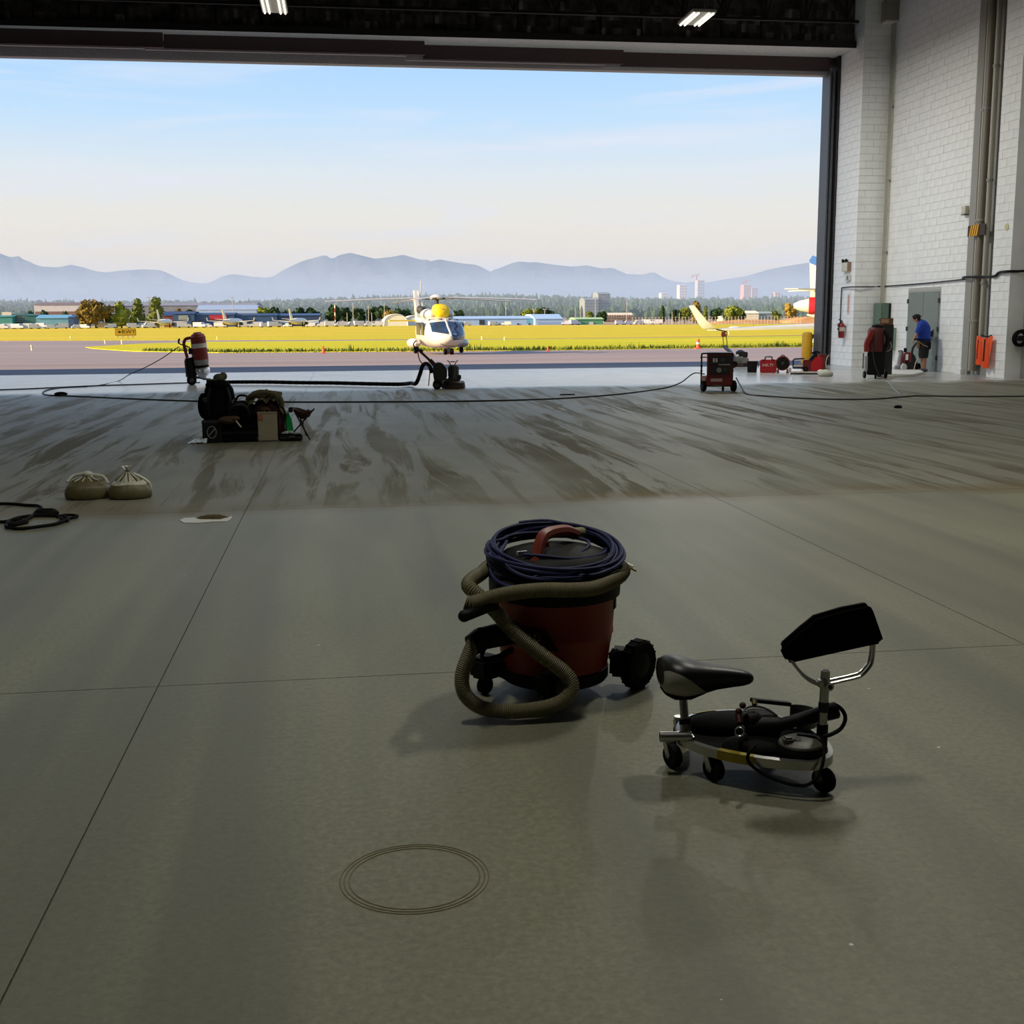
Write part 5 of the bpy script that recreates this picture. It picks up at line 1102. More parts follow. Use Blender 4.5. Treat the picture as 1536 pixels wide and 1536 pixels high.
MB().tube(smooth([f.v(1329, 512, -.1), f.v(1333.5, 517, -.1), f.v(1332.5, 524, -.1), f.v(1328, 527.5, -.1)], 4), .008, 5).build('cord_loop', M('cord_cream', (198, 184, 150), .6), t); MB().tube(smooth([f.v(1308, 500, -.21), f.v(1308, 526, -.22), f.v(1311, 545, -.22), f.v(1318, 562, -.22)], 5), .014, 6).build('front_cable', DGREY, t)
for px in (1297.2, 1327.3): wheel(f.v(px, 561.8, -.1), .085, .04, t, 'wheel', (1, .3, 0)); MB().bar(f.v(px+(2 if px < 1310 else -2), 555, -.1), f.v(px, 562, -.1), .03).build('wheel_fork', BIN, t)
MB().b2((f.x(1313)-.025, -.15, 0), (f.x(1313)+.025, -.10, f.z(561))).build('stand_foot', BLACK, t); MB().bar(f.v(1294.5, 530, .0), f.v(1294.5, 553, .0), .025).build('side_rail', DGREY, t)
bp_ = f.p+Vector((.35, .55, 0)); t = thing('stacked_crate', 'dark crate topped with a brown cardboard box behind the tall dust collector', 'crate', bp_, f.rz)
MB().b2((-.02, 0, 0), (.32, .3, 1.25)).build('crate_body', M('crate_dark', (44, 46, 48), .7), t, bevel=.01); MB().b2((0, -.01, 1.25), (.30, .29, 1.4)).build('cardboard_box', M('cardboard', (136, 92, 66), .8), t, bevel=.004); MB().b2((.02, -.015, 1.29), (.2, -.008, 1.38)).build('box_label', M('label_tan', (196, 160, 130), .7), t)
# --- flat pale board on the floor
a, b, c, d = gp(1322, 557.5, 0), gp(1378, 556.5, 0), gp(1385, 561, 0), gp(1368, 565.5, 0); e = gp(1322, 567, 0)
tl = [a, b, c, d, e]; m_ = MB(); m_.add([p+Vector((0, 0, .06)) for p in tl]+[p for p in tl], [(4, 3, 2, 1, 0)]+[(i, (i+1) % 5, 5+(i+1) % 5, 5+i) for i in range(5)])
tag(m_.build('floor_board', M('board_pale', (206, 206, 202), .6, var=.05)), 'pale board lying flat on the floor in front of the grey door', 'board')
# --- third grinder worked by the man
f = Fr(1362, 557.5); t = f.thing('small_grinder', 'red and black wheeled floor grinder the man in blue is pushing', 'grinder')
MB().lathe([(.09, 0), (.1, .02), (.1, .15), (.06, .18)], (f.x(1348), -.05, 0), 18).build('grinding_head', M('head_grey', (126, 128, 140), .45), t); MB().cyl(f.v(1349, 547), f.v(1351.5, 527), .07, .06, 14).build('motor', M('motor_grey', (150, 148, 154), .45), t); MB().bar(f.v(1347, 527.5), f.v(1353, 527), .05, .05).build('motor_cap', DGREY, t)
MB().prism([f.q(1355, 556), f.q(1354, 534), f.q(1360, 528), f.q(1370, 532), f.q(1375, 545), f.q(1373, 556)], -.02, .3).build('frame_body', GB, t, bevel=.02)
for k in range(3): MB().tube(smooth([f.v(1352+2*k, 545, -.08), f.v(1353+2*k, 534, -.1), f.v(1358+2*k, 529, -.1), f.v(1363+k, 532, -.1), f.v(1363.5+k, 543, -.08)], 4), .016, 6).build('red_guard', M('guard_red', (120, 34, 42), .5), t)
MB().b2((f.x(1357.5), -.12, f.z(540)), (f.x(1361.5), -.08, f.z(531.5))).build('white_plate', WHITE, t); MB().b2((f.x(1354.5), .0, f.z(529)), (f.x(1359), .15, f.z(522.5))).build('switch_box', BLACK, t, bevel=.01)
wheel(f.v(1355.8, 551.2, -.12), .105, .05, t, 'wheel', (1, -.9, 0), hub=False, m_=M('wheel_pale', (206, 206, 206), .5)); wheel(f.v(1376, 551, .0), .11, .06, t, 'wheel', (1, -.5, 0), hub=False)
MB().tube(smooth([f.v(1366, 535, .1), f.v(1367, 524, .1), f.v(1370.5, 517, .1), f.v(1376, 511.5, .15), f.v(1371, 508.8, -.05)], 6), .03, 8).build('handle_arm', DGREY, t); MB().bar(f.v(1369, 509.3, -.28), f.v(1371.5, 508.6, .3), .032).build('handle_bar', BLACK, t)
MB().tube(smooth([f.v(1376, 535, -.05), f.v(1372, 545, -.1), f.v(1370, 556, -.1)], 4), .012, 6).build('cable', M('cord_white', (196, 190, 184), .6), t)
# pole leaning on the grey door
f2 = Fr(1398, 556); o = MB().bar(f2.v(1386, 511, -.15), f2.v(1403, 492, -.15), .07, .10).xf(Matrix.Translation(f2.p) @ Matrix.Rotation(f2.rz, 4, 'Z')).build('squeegee', GB); 
tag(o, 'dark blade shaped tool propped against the right leaf of the grey door', 'tool')

# ================================================================== the man in the blue shirt
def skin(name, chain, m_, parent, sub=2):
    """chain: list of (key, parent key, (x,y,z), (rx, ry))"""
    me = bpy.data.meshes.new(name); idx = {}; vs = []; es = []
    for k, pk, p, r in chain:
        idx[k] = len(vs); vs.append(p)
        if pk is not None: es.append((idx[pk], idx[k]))
    me.from_pydata(vs, es, []); o = bpy.data.objects.new(name, me); COL.objects.link(o)
    md = o.modifiers.new('s', 'SKIN'); md.use_smooth_shade = True
    sv = me.skin_vertices[0].data
    for i, (k, pk, p, r) in enumerate(chain): sv[i].radius = r if isinstance(r, tuple) else (r, r); sv[i].use_root = (i == 0)
    s2 = o.modifiers.new('u', 'SUBSURF'); s2.levels = sub; s2.render_levels = sub
    dg = bpy.context.evaluated_depsgraph_get(); nm = bpy.data.meshes.new_from_object(o.evaluated_get(dg)); nm.name = name
    bpy.data.objects.remove(o); nm.materials.clear(); nm.materials.append(m_)
    for p in nm.polygons: p.use_smooth = True
    o = bpy.data.objects.new(name, nm); COL.objects.link(o); o.parent = parent; return o
f = Fr(1386, 557.5)
man = f.thing('person', 'man in blue shirt and black shorts bending over the small grinder', 'person')
SKIN = M('skin', (186, 132, 106), .6, var=.06); HAIR = M('dark_hair', (26, 22, 22), .8, var=.3, scale=60, bump=.5)
k_ = f.s/.0177
V = lambda x, y, z: (x*k_, y*k_, z*k_)
body = [('hip', None, V(-.04, .02, .82), (.15, .13)), ('waist', 'hip', V(-.05, .02, .95), (.13, .12)), ('chest', 'waist', V(-.08, .03, 1.13), (.155, .13)), ('neck0', 'chest', V(-.14, .04, 1.28), (.075, .075)), ('neck', 'neck0', V(-.19, .05, 1.335), (.055, .055)),
        ('skull', 'neck', V(-.255, .05, 1.39), (.085, .085)), ('crown', 'skull', V(-.275, .05, 1.43), (.07, .075)), ('jaw', 'skull', V(-.305, .05, 1.315), (.052, .05)), ('nose', 'skull', V(-.362, .05, 1.362), (.014, .014))]
for s_, nm in ((-1, 'l'), (1, 'r')):
    sy = s_*.17
    body += [(nm+'sh', 'chest', V(-.12, .03+sy, 1.23), (.062, .06)), (nm+'el', nm+'sh', V(-.225, .03+sy*1.15, 1.0), (.043, .043)), (nm+'wr', nm+'el', V(-.275, .03+sy*.95, .875), (.029, .027)), (nm+'pa', nm+'wr', V(-.288, .03+sy*.9, .835), (.034, .03))]
    for q, (dy, ln) in enumerate(((-.028, .052), (-.009, .06), (.010, .056), (.027, .044))):
        body += [(nm+'f%d' % q, nm+'pa', V(-.308, .03+sy*.9+dy, .815), (.010, .010)), (nm+'g%d' % q, nm+'f%d' % q, V(-.318, .03+sy*.9+dy, .815-ln*.55), (.009, .009)), (nm+'h%d' % q, nm+'g%d' % q, V(-.296, .03+sy*.9+dy, .812-ln), (.008, .008))]
    body += [(nm+'t0', nm+'wr', V(-.262, .03+sy*.9-s_*.032, .838), (.012, .012)), (nm+'t1', nm+'t0', V(-.272, .03+sy*.9-s_*.036, .80), (.009, .009))]
    lx = 0 if s_ < 0 else .035
    body += [(nm+'hp', 'hip', V(-.035+lx*.4, .02+s_*.09, .76), (.095, .095)), (nm+'kn', nm+'hp', V(-.06+lx, .02+s_*.095, .44), (.062, .062)), (nm+'cf', nm+'kn', V(-.035+lx, .02+s_*.095, .32), (.058, .056)), (nm+'an', nm+'cf', V(-.02+lx, .02+s_*.095, .09), (.036, .036)), (nm+'to', nm+'an', V(-.13+lx, .02+s_*.10, .04), (.04, .03))]
skin('body', body, SKIN, man)
for s_ in (-1, 1):
    MB().ell(V(-.335, .05+s_*.032, 1.385), (.012, .012, .010), 10, 6).build('eye', M('eye_dark', (40, 30, 26), .2), man)
    MB().ell(V(-.25, .05+s_*.088, 1.37), (.022, .010, .032), 10, 6).build('ear', SKIN, man)
MB().bar(V(-.352, .03, 1.328), V(-.352, .07, 1.328), .008, .01).build('mouth', M('lip', (140, 84, 76), .6), man)
hm = MB(); hm.ell(V(-.25, .05, 1.425), (.10*k_, .098*k_, .078*k_), 18, 10)
rr = random.Random(5)
for k in range(90):
    a, e = rr.uniform(0, 2*PI), rr.uniform(.05, 1.4); d = Vector((math.cos(a)*math.cos(e), math.sin(a)*math.cos(e), math.sin(e))); c = Vector(V(-.25, .05, 1.425))+Vector((d.x*.098, d.y*.096, d.z*.074))*k_
    hm.cyl(c, c+d*.022+Vector((rr.uniform(-.02, .02), rr.uniform(-.02, .02), -.012)), .013, .003, 5)
hm.ell(V(-.19, .05, 1.36), (.055*k_, .08*k_, .06*k_), 12, 8); hm.build('hair', HAIR, man)
BLUE_S = M('shirt_blue', (18, 56, 158), .8, var=.12, scale=18, bump=.2)
def oval(c, rx, ry, tilt=0, n=20, wob=0): 
    return [Vector(V(c[0]+rx*math.cos(a)*math.cos(tilt), c[1]+ry*math.sin(a)*(1+wob*math.sin(5*a)), c[2]+rx*math.cos(a)*math.sin(tilt))) for a in [2*PI*i/n for i in range(n)]]
MB().loft([oval((-.035, .02, .80), .168, .165, 0), oval((-.04, .02, .90), .165, .165, .05, wob=.03), oval((-.055, .025, 1.02), .178, .18, .15, wob=.02), oval((-.075, .03, 1.13), .185, .20, .3), oval((-.105, .035, 1.22), .155, .205, .45), oval((-.14, .04, 1.285), .115, .15, .6), oval((-.175, .045, 1.325), .068, .075, .75)]).build('shirt', BLUE_S, man)
for s_ in (-1, 1):
    sy = s_*.17
    MB().tube([Vector(V(-.10, .03+sy*.7, 1.24)), Vector(V(-.13, .03+sy*1.05, 1.2)), Vector(V(-.18, .03+sy*1.12, 1.10)), Vector(V(-.215, .03+sy*1.15, 1.01))], [.095*k_, .09*k_, .078*k_, .07*k_], 14).build('sleeve', BLUE_S, man)
SH = M('shorts_black', (20, 20, 24), .85, var=.2)
MB().loft([oval((-.035, .02, .66), .155, .175), oval((-.035, .02, .78), .162, .168), oval((-.035, .02, .86), .155, .16)]).build('shorts', SH, man)
for s_, lx in ((-1, 0), (1, .035)):
    MB().loft([oval((-.058+lx, .02+s_*.095, .36), .105, .095), oval((-.05+lx, .02+s_*.094, .52), .112, .098), oval((-.038+lx*.5, .02+s_*.085, .70), .12, .09)]).build('shorts_leg', SH, man)
    st = [oval((-.16+lx, .02+s_*.10, .035), .015, .03), oval((-.13+lx, .02+s_*.10, .045), .04, .048), oval((-.06+lx, .02+s_*.098, .06), .05, .048), oval((.01+lx, .02+s_*.095, .07), .05, .045)]
    MB().ell(V(-.07+lx, .02+s_*.098, .042), (.125*k_, .052*k_, .045*k_), 16, 8).build('shoe', M('shoe_blue_grey', (66, 78, 104), .7), man)
    MB().b2(V(-.19+lx, .02+s_*.098-.048, 0), V(.05+lx, .02+s_*.098+.048, .022)).build('sole', M('sole_dark', (44, 46, 52), .7), man, bevel=.008)
TAN = M('pouch_tan', (150, 124, 92), .8, var=.2)
MB().torus(V(-.035, .02, .84), .172*k_, .018*k_, (0, 0, 1), 24, 6).build('belt', BLACK, man)
MB().b2(V(-.22, -.15, .62), V(-.14, .02, .82)).build('tool_pouch', TAN, man, bevel=.02); MB().b2(V(.08, -.16, .58), V(.14, .02, .80)).build('belt_pouch', BLACK, man, bevel=.02); MB().tube([V(-.17, -.155, .8), V(-.05, -.165, .70), V(.07, -.155, .66)], .012, 6).build('belt_strap', TAN, man)

# ================================================================== bags of gear left of centre
f = Fr(382, 663); KH = M('jacket_olive', (70, 66, 40), .85, var=.2, scale=10, bump=.3); NAVY = M('pack_black', (6, 6, 8), .9, var=.25, scale=9, bump=.3, spec=.08)
def at_off(fr, px, dy): return Matrix.Translation(fr.p) @ Matrix.Rotation(fr.rz, 4, 'Z') @ Vector((fr.x(px), dy, 0))
def sub(fr, name, label, cat, px, dy): return thing(name, label, cat, at_off(fr, px, dy), fr.rz)
s = f.s
t = sub(f, 'hiking_pack', 'tall black backpack standing behind the small black box, cap on top', 'backpack', 332, .42)
rings = []; rr = random.Random(8)
for q, z in ((.78, 0), (.95, .06), (1.0, .22), (1.02, .38), (.97, .52), (.88, .62), (.66, .70), (.3, .735), (.04, .74)):
    rings.append([(.19*q*math.copysign(abs(math.cos(a))**.7, math.cos(a))*(1+rr.uniform(-.04, .04)), .13*q*math.copysign(abs(math.sin(a))**.7, math.sin(a))*(1+rr.uniform(-.04, .04)), z) for a in [2*PI*i/22 for i in range(22)]])
MB().loft(rings).build('main_sack', NAVY, t, sharp=60)
MB().ell((-.01, -.02, .67), (.15, .12, .075), 14, 8).build('top_flap', NAVY, t); MB().ell((-.19, -.04, .42), (.07, .09, .16), 12, 8).build('side_pocket', NAVY, t); MB().ell((.2, -.03, .33), (.06, .09, .15), 12, 8).build('side_pocket', NAVY, t); MB().ell((-.02, -.13, .3), (.13, .06, .17), 12, 8).build('front_pocket', NAVY, t)
for x in (-.1, .1): MB().tube(smooth([(x, -.12, .64), (x*1.3, -.19, .52), (x*1.25, -.2, .35), (x, -.17, .2)], 5), .016, 6).build('strap', BLACK, t)
for x, z in ((.175, .47), (-.165, .5)): MB().torus((x, -.12, z), .02, .006, (0, 1, .3), 12, 5).build('buckle', M('buckle_grey', (120, 124, 130), .4), t)
t = sub(f, 'cap', 'olive cap resting on top of the tall black backpack', 'cap', 333, .40); t.location.z = .735
MB().ell((0, 0, .02), (.07, .07, .055), 14, 8).build('crown', M('cap_olive', (64, 66, 52), .85, var=.15, scale=20), t); MB().ell((-.07, -.03, .0), (.08, .07, .014), 12, 6).build('peak', M('cap_olive', (86, 88, 74), .85), t); MB().ell((.05, .02, .04), (.05, .05, .05), 10, 6).build('bulge', M('cap_olive', (86, 88, 74), .85), t)
t = sub(f, 'black_box', 'small black box with a pale round emblem at the left of the gear heap', 'box', 321, 0)
MB().b2((-.115, 0, 0), (.115, .24, .255)).build('box_body', BLACK, t, bevel=.008); MB().torus((-.005, -.003, .13), .052, .005, (0, 1, 0), 22, 5, 1.35).build('emblem_ring', M('emblem_grey', (120, 126, 134), .5), t); MB().bar((-.04, -.004, .09), (.03, -.004, .17), .008, .01).build('emblem_bar', M('emblem_grey', (120, 126, 134), .5), t); MB().b2((-.12, -.004, .235), (.12, .245, .262)).build('lid', M('lid_dark', (30, 30, 34), .5), t, bevel=.005)
t = sub(f, 'tool_tote', 'black open tool bag in front of the backpack', 'bag', 361, .0)
MB().loft([[(x*w, y*.14+.15, z) for x, y in ((-1, -1), (1, -1), (1, 1), (-1, 1))] for w, z in ((.20, 0), (.215, .26), (.21, .30), (.195, .30), (.19, .2))]).build('bag_body', NAVY, t, bevel=.01); 
for x in (-.1, .1): MB().ell((x, .14, .30), (.1, .1, .13), 12, 8).build('bag_content', NAVY, t)
for y in (.03, .27): MB().tube(smooth([(-.12, y, .28), (-.08, y, .42), (.08, y, .43), (.12, y, .28)], 6), .014, 6).build('handle', BLACK, t)
MB().b2((-.21, .0, .1), (.21, .012, .13)).build('band', BLACK, t)
t = sub(f, 'folded_cloth', 'dark brown cloth lying over the black tool bag', 'cloth', 345, .0); t.location.z = .24
MB().ell((0, .0, .03), (.12, .08, .05), 14, 8).build('fold', M('cloth_brown', (62, 44, 28), .9, var=.3), t); MB().ell((.06, -.02, .05), (.08, .06, .035), 12, 6).build('fold', M('cloth_brown', (62, 44, 28), .9, var=.3), t)
o = MB().bar(at_off(f, 356, -.06)+Vector((0, 0, f.z(629.5))), at_off(f, 363.5, -.06)+Vector((0, 0, f.z(639.5))), .015).build('metal_rod', M('rod_bright', (206, 186, 160), .4)); tag(o, 'short bright rod sticking out of the black tool bag', 'rod')
t = sub(f, 'duffel', 'dark lumpy bag between the tall backpack and the red pack', 'bag', 366, .36)
rings = []
for q, z in ((.8, 0), (1, .1), (1.02, .25), (.9, .38), (.6, .46), (.1, .48)): rings.append([(.2*q*math.cos(a)*(1+rr.uniform(-.05, .05)), .13*q*math.sin(a), z) for a in [2*PI*i/18 for i in range(18)]])
MB().loft(rings).build('sack', NAVY, t, sharp=60); MB().tube(smooth([(-.1, -.05, .44), (-.04, -.08, .54), (.06, -.08, .53), (.1, -.05, .43)], 5), .014, 6).build('handle', BLACK, t)
t = sub(f, 'red_pack', 'dark red rounded pack behind the beige case, olive jacket over it', 'backpack', 405, .30); DKR = M('pack_dark_red', (48, 10, 10), .7, var=.15)
MB().prism([(-.19, 0), (.17, 0), (.19, .1), (.185, .30), (.14, .44), (.03, .53), (-.09, .53), (-.17, .43), (-.195, .25)], -.13, .13).build('pack_body', DKR, t, bevel=.045, seg=3)
MB().tube(smooth([(.12, -.14, .46), (.19, -.14, .32), (.21, -.12, .15), (.2, -.1, .02)], 6), .02, 7).build('shoulder_strap', BLACK, t)
for x in (-.08, -.05, .0): MB().tube([(x, -.14, .40), (x, -.15, .22)], .006, 5).build('cord', M('cord_olive', (96, 80, 40), .7), t)
MB().b2((-.10, -.15, .37), (.0, -.13, .41)).build('zip_pull', M('zip_dark', (60, 40, 24), .5), t)
t = sub(f, 'jacket', 'olive khaki jacket draped over the dark red pack', 'jacket', 400, .28); t.location.z = .50
g = []; nx, ny = 26, 12
for b in range(ny+1):
    for a in range(nx+1):
        u, v = a/nx*2-1, b/ny*2-1; x = .225*u; arch = .10*math.cos(u*1.2)-.03
        dr = max(0, abs(v)-.55)*-.16+max(0, u-.62)*-.42+max(0, -u-.75)*-.28
        g.append((x+.012*math.sin(v*9), .19*v, arch+dr+.018*math.sin(u*17+v*3)+.014*math.sin(u*9-v*11)+.025*(math.sin(u*5+1)*math.cos(v*4))))
m_ = MB(); m_.add(g, [(b*(nx+1)+a, b*(nx+1)+a+1, (b+1)*(nx+1)+a+1, (b+1)*(nx+1)+a) for b in range(ny) for a in range(nx)]); m_.build('cloth_body', KH, t, sharp=70)
MB().tube(smooth([(-.21, -.12, .0), (-.15, -.18, .06), (-.02, -.19, .09), (.1, -.17, .07), (.16, -.16, .0)], 6), [.028]*25, 9).build('sleeve', KH, t); MB().tube(smooth([(.15, -.15, .06), (.19, -.16, -.01), (.2, -.15, -.08)], 6), .03, 9).build('sleeve', KH, t)
MB().tube(smooth([(-.14, .02, .06), (-.05, -.05, .085), (.09, -.06, .07), (.2, -.04, .05)], 6), .032, 9).build('collar_fold', KH, t)
t = sub(f, 'beige_case', 'beige upright case with a small red square mark in front of the red pack', 'case', 402, -.02); BG = M('case_beige', (132, 126, 104), .6, var=.06, scale=6)
MB().b2((-.117, 0, .01), (.117, .16, .345)).build('case_shell', BG, t, bevel=.008); MB().b2((-.12, -.004, .0), (.12, .164, .02)).build('base_rim', M('rim_dark', (62, 58, 46), .7), t); MB().b2((-.12, -.004, .338), (.12, .164, .352)).build('top_rim', BG, t, bevel=.004)
EM = M('mark_red', (156, 62, 44), .6); MB().b2((-.108, -.006, .262), (-.055, .0, .33)).build('red_mark', EM, t)
for z in (.283, .298, .313): MB().b2((-.10, -.009, z-.003), (-.063, -.005, z+.003)).build('mark_line', BG, t)
MB().bar((-.098, -.008, .27), (-.098, -.008, .322), .006, .006).build('mark_line', BG, t); MB().bar((-.078, -.008, .27), (-.078, -.008, .30), .006, .006).build('mark_line', BG, t)
t = sub(f, 'green_bottle', 'clear green plastic bottle lying tilted beside the folding stool', 'bottle', 435.5, .02); GRN = M('bottle_green', (20, 168, 84), .15, trans=.6, var=.1)
t.location.z = .10
MB().lathe([(.01, 0), (.036, .008), (.04, .05), (.038, .12), (.034, .17), (.014, .225), (.013, .25)], (0, 0, 0), 16, (-.1, 0, 1)).build('bottle_body', GRN, t); MB().cyl((-.026, 0, .248), (-.028, 0, .268), .016, n=12).build('cap', WHITE, t)
t = sub(f, 'clear_bag', 'crumpled clear plastic bag under the green bottle', 'bag', 430, -.01); t.location.z = .09
for k in range(6): MB().ell((rr.uniform(-.06, .05), rr.uniform(-.02, .04), rr.uniform(0, .03)), (.03, .025, .02), 8, 5).build('crumple', M('plastic_film', (200, 214, 206), .25, trans=.4), t)
t = sub(f, 'flat_case', 'flat black case on the floor under the folding stool', 'case', 436, -.04)
MB().b2((-.135, 0, 0), (.135, .22, .09)).build('case_shell', BLACK, t, bevel=.015); MB().b2((-.136, -.003, .04), (.136, .0, .05)).build('seam', M('seam_grey', (50, 50, 54), .5), t); MB().tube(smooth([(-.04, -.004, .055), (-.03, -.03, .06), (.03, -.03, .06), (.04, -.004, .055)], 4), .007, 6).build('handle', DGREY, t)
t = sub(f, 'folding_stool', 'dark folding tripod stool with a brown sling seat at the right of the gear', 'stool', 452, .05); ST = M('stool_seat', (58, 34, 30), .85, var=.2)
tz = lambda px, py: (px-452)*s
def sp(px, py, y): return Vector(((px-452)*s, y, (663-py)*s))
m_ = MB(); n = 8; A, B, C = sp(438, 611.5, -.06), sp(474, 613, -.05), sp(446, 615, .22); g = []
for i in range(n+1):
    for j in range(n+1-i):
        u, v = i/n, j/n; p = A*(1-u-v)+B*u+C*v; p.z -= .10*(27*u*v*(1-u-v))**.6+.07*min(1, 4*u*(1-u))*(1-v); g.append(p)
ix = lambda i, j: sum(n+1-q for q in range(i))+j
m_.add(g, [(ix(i, j), ix(i+1, j), ix(i, j+1)) for i in range(n) for j in range(n-i)]+[(ix(i+1, j), ix(i+1, j+1), ix(i, j+1)) for i in range(n) for j in range(n-i-1)]); m_.build('sling_seat', ST, t, sharp=70)
MB().b2((tz(433.5, 0), -.07, f.z(620)), (tz(440, 0), -.04, f.z(612))).build('corner_pocket', BLACK, t, bevel=.008); MB().ell(sp(463, 622, -.02), (.03, .02, .05), 10, 6).build('hanging_flap', ST, t)
for a, b in ((sp(441, 616, -.05), sp(463.5, 661, -.12)), (sp(472, 615, -.05), sp(440.5, 652, .12)), (sp(447, 617, .2), sp(459, 655, -.06))): MB().cyl(a, (b.x, b.y, max(.0, b.z)), .0095, n=8).build('leg', BLACK, t)
MB().lathe([(.02, -.02), (.022, 0), (.02, .02)], sp(452.5, 637, -.03), 10, (1, .2, .3)).build('centre_joint', BLACK, t)
t = sub(f, 'plastic_sack', 'crumpled white and blue plastic sack poking out left of the black box', 'bag', 298, .02); PW = M('plastic_white', (206, 218, 226), .35, var=.12, scale=30)
m_ = MB(); g = []; nx, ny = 12, 8
for b in range(ny+1):
    for a in range(nx+1):
        u, v = a/nx, b/ny; g.append((-.11+.23*u+.02*v, -.02+.24*v-.05*u, .005+(.10*u)*math.sin(PI*v)**.7*(.6+.4*rr.random())+.015*rr.random()*(u > .1)))
m_.add(g, [(b*(nx+1)+a, b*(nx+1)+a+1, (b+1)*(nx+1)+a+1, (b+1)*(nx+1)+a) for b in range(ny) for a in range(nx)]); m_.build('film', PW, t, sharp=20)

# ------------------------------------------------------------------ tied dust bags
SACK = M('sack_clear_dust', (92, 86, 56), .5, var=.12, scale=14); FILM = M('sack_film', (188, 188, 170), .4, var=.1, scale=20)
def dust_bag(px, py, w, h, neck, label, tall):
    f = Fr(px, py-4); t = f.thing('dust_bag', label, 'bag', 'dust bags'); t.location += Vector((0, 0, 0)); r2 = random.Random(int(px)); n = 30; rings = []
    prof = [(.93, 0), (1.0, .08), (1.03, .26), (1.0, .46), (.92, .60), (.74, .75), (.42, .88), (.14, .97), (.07, 1.0)] if not tall else [(.95, 0), (1.03, .06), (1.05, .2), (.98, .36), (.82, .52), (.58, .68), (.34, .82), (.13, .95), (.06, 1.0)]
    for q, z in prof:
        rings.append([(w/2*q*math.cos(a)*(1+.035*math.sin(9*a+1)*(z > .3)*(1.1-z)+.02*math.sin(17*a)*(z > .4))+neck*z*z, w*.42*q*math.sin(a)*(1+.05*math.sin(8*a)*(z > .3)), h*z*(1+.04*math.sin(a*3)*(.2 < z < .9))) for a in [2*PI*i/n for i in range(n)]])
    MB().loft(rings[:6]).build('sack', SACK, t, sharp=70)
    MB().loft(rings[5-1:]).xf(Matrix.Scale(1.006, 4)).build('gathered_film', FILM if tall else SACK, t, sharp=70)
    for k in range(9):
        a = -PI*.08-PI*.84*k/8; q0, q1 = .62, .12
        MB().tube([(w/2*q0*math.cos(a)*1.06+neck*.6, w*.42*q0*math.sin(a)*1.08, h*(.80 if not tall else .66)), (w/2*.3*math.cos(a)+neck*.8, w*.42*.32*math.sin(a)*1.05, h*(.93 if not tall else .85)), (w/2*.07*math.cos(a)+neck, w*.03*math.sin(a), h*1.0)], [.006, .007, .004], 5).build('pleat', FILM if k % 2 else SACK, t)
    return t, h, neck
t, h_, nk = dust_bag(132, 751, .355, .185, .0, 'squat tied dust bag, the left one of the pair on the floor', False)
MB().ell((.01, -.01, .20), (.042, .036, .028), 12, 8).build('knot', FILM, t); MB().ell((.03, -.02, .18), (.02, .02, .02), 8, 6).build('knot_end', FILM, t)
MB().tube(smooth([(-.155, .02, .14), (-.10, .05, .185), (-.02, .05, .20)], 5), .014, 6).build('film_edge', FILM, t); MB().tube(smooth([(.165, .02, .11), (.13, .05, .165), (.04, .05, .19)], 5), .014, 6).build('film_edge', FILM, t)
t, h_, nk = dust_bag(196, 750.5, .335, .225, -.012, 'peaked tied dust bag with a frilled neck, the right one of the pair', True)
MB().torus((-.012, 0, .222), .014, .007, (0, 0, 1), 14, 6).build('tie', BLACK, t)
fr_ = MB()
for k in range(11):
    a = 2*PI*k/11; d = Vector((math.cos(a), math.sin(a), 0)); c = Vector((-.012, 0, .225)); w_ = Vector((-d.y, d.x, 0))*.011
    fr_.add([c+d*.008-w_*.4, c+d*.008+w_*.4, c+d*(.03+.008*(k % 3))+w_+Vector((0, 0, .035+.008*(k % 2))), c+d*(.028)-w_+Vector((0, 0, .042))], [(0, 1, 2, 3)])
fr_.build('frilled_neck', M('frill_white', (222, 222, 212), .5), t)
MB().tube(smooth([(.165, .0, .04), (.155, .02, .11), (.10, .03, .16), (.03, .02, .2)], 6), .013, 6).build('film_edge', FILM, t); MB().tube(smooth([(-.14, .02, .10), (-.08, .03, .16), (-.03, .02, .2)], 6), .010, 6).build('film_edge', FILM, t)
# heavy black cable heap at the left edge
def gl(L, dz=.012): return [gp(px, py, 0)+Vector((0, 0, dz+(.004 if i % 2 else 0))) for i, (px, py) in enumerate(L)]
P1 = gl([(-30, 759), (10, 758.5), (40, 760), (58, 762), (63, 768), (50, 776), (38, 783), (22, 788), (10, 790), (12, 794), (30, 795.5), (60, 793), (85, 788), (103, 781), (92, 776.5), (60, 776), (30, 778.5), (12, 786), (18, 790), (40, 786), (36, 783.5), (20, 783), (6, 785), (-30, 785.5)])
c = tag(MB().tube(smooth(P1, 7), .0125, 8).build('power_cable', RUBBER), 'thick black cable tangled on the floor at the left edge', 'cable')
P2 = []
for k in range(40): a = k*.62; q = .075-.0006*k; ctr = gp(69, 772, 0); P2.append(ctr+Vector((q*math.cos(a)*1.15, q*math.sin(a)*.85, .012+.0006*k)))
MB().tube(smooth(P2, 3), .011, 7).build('coiled_end', RUBBER, c)
P3 = gl([(85, 778), (98, 776), (112, 775.5), (116, 778), (104, 780.5), (90, 780), (100, 784), (103, 782)], .014); MB().tube(smooth(P3, 6), .011, 7).build('loop_end', RUBBER, c)
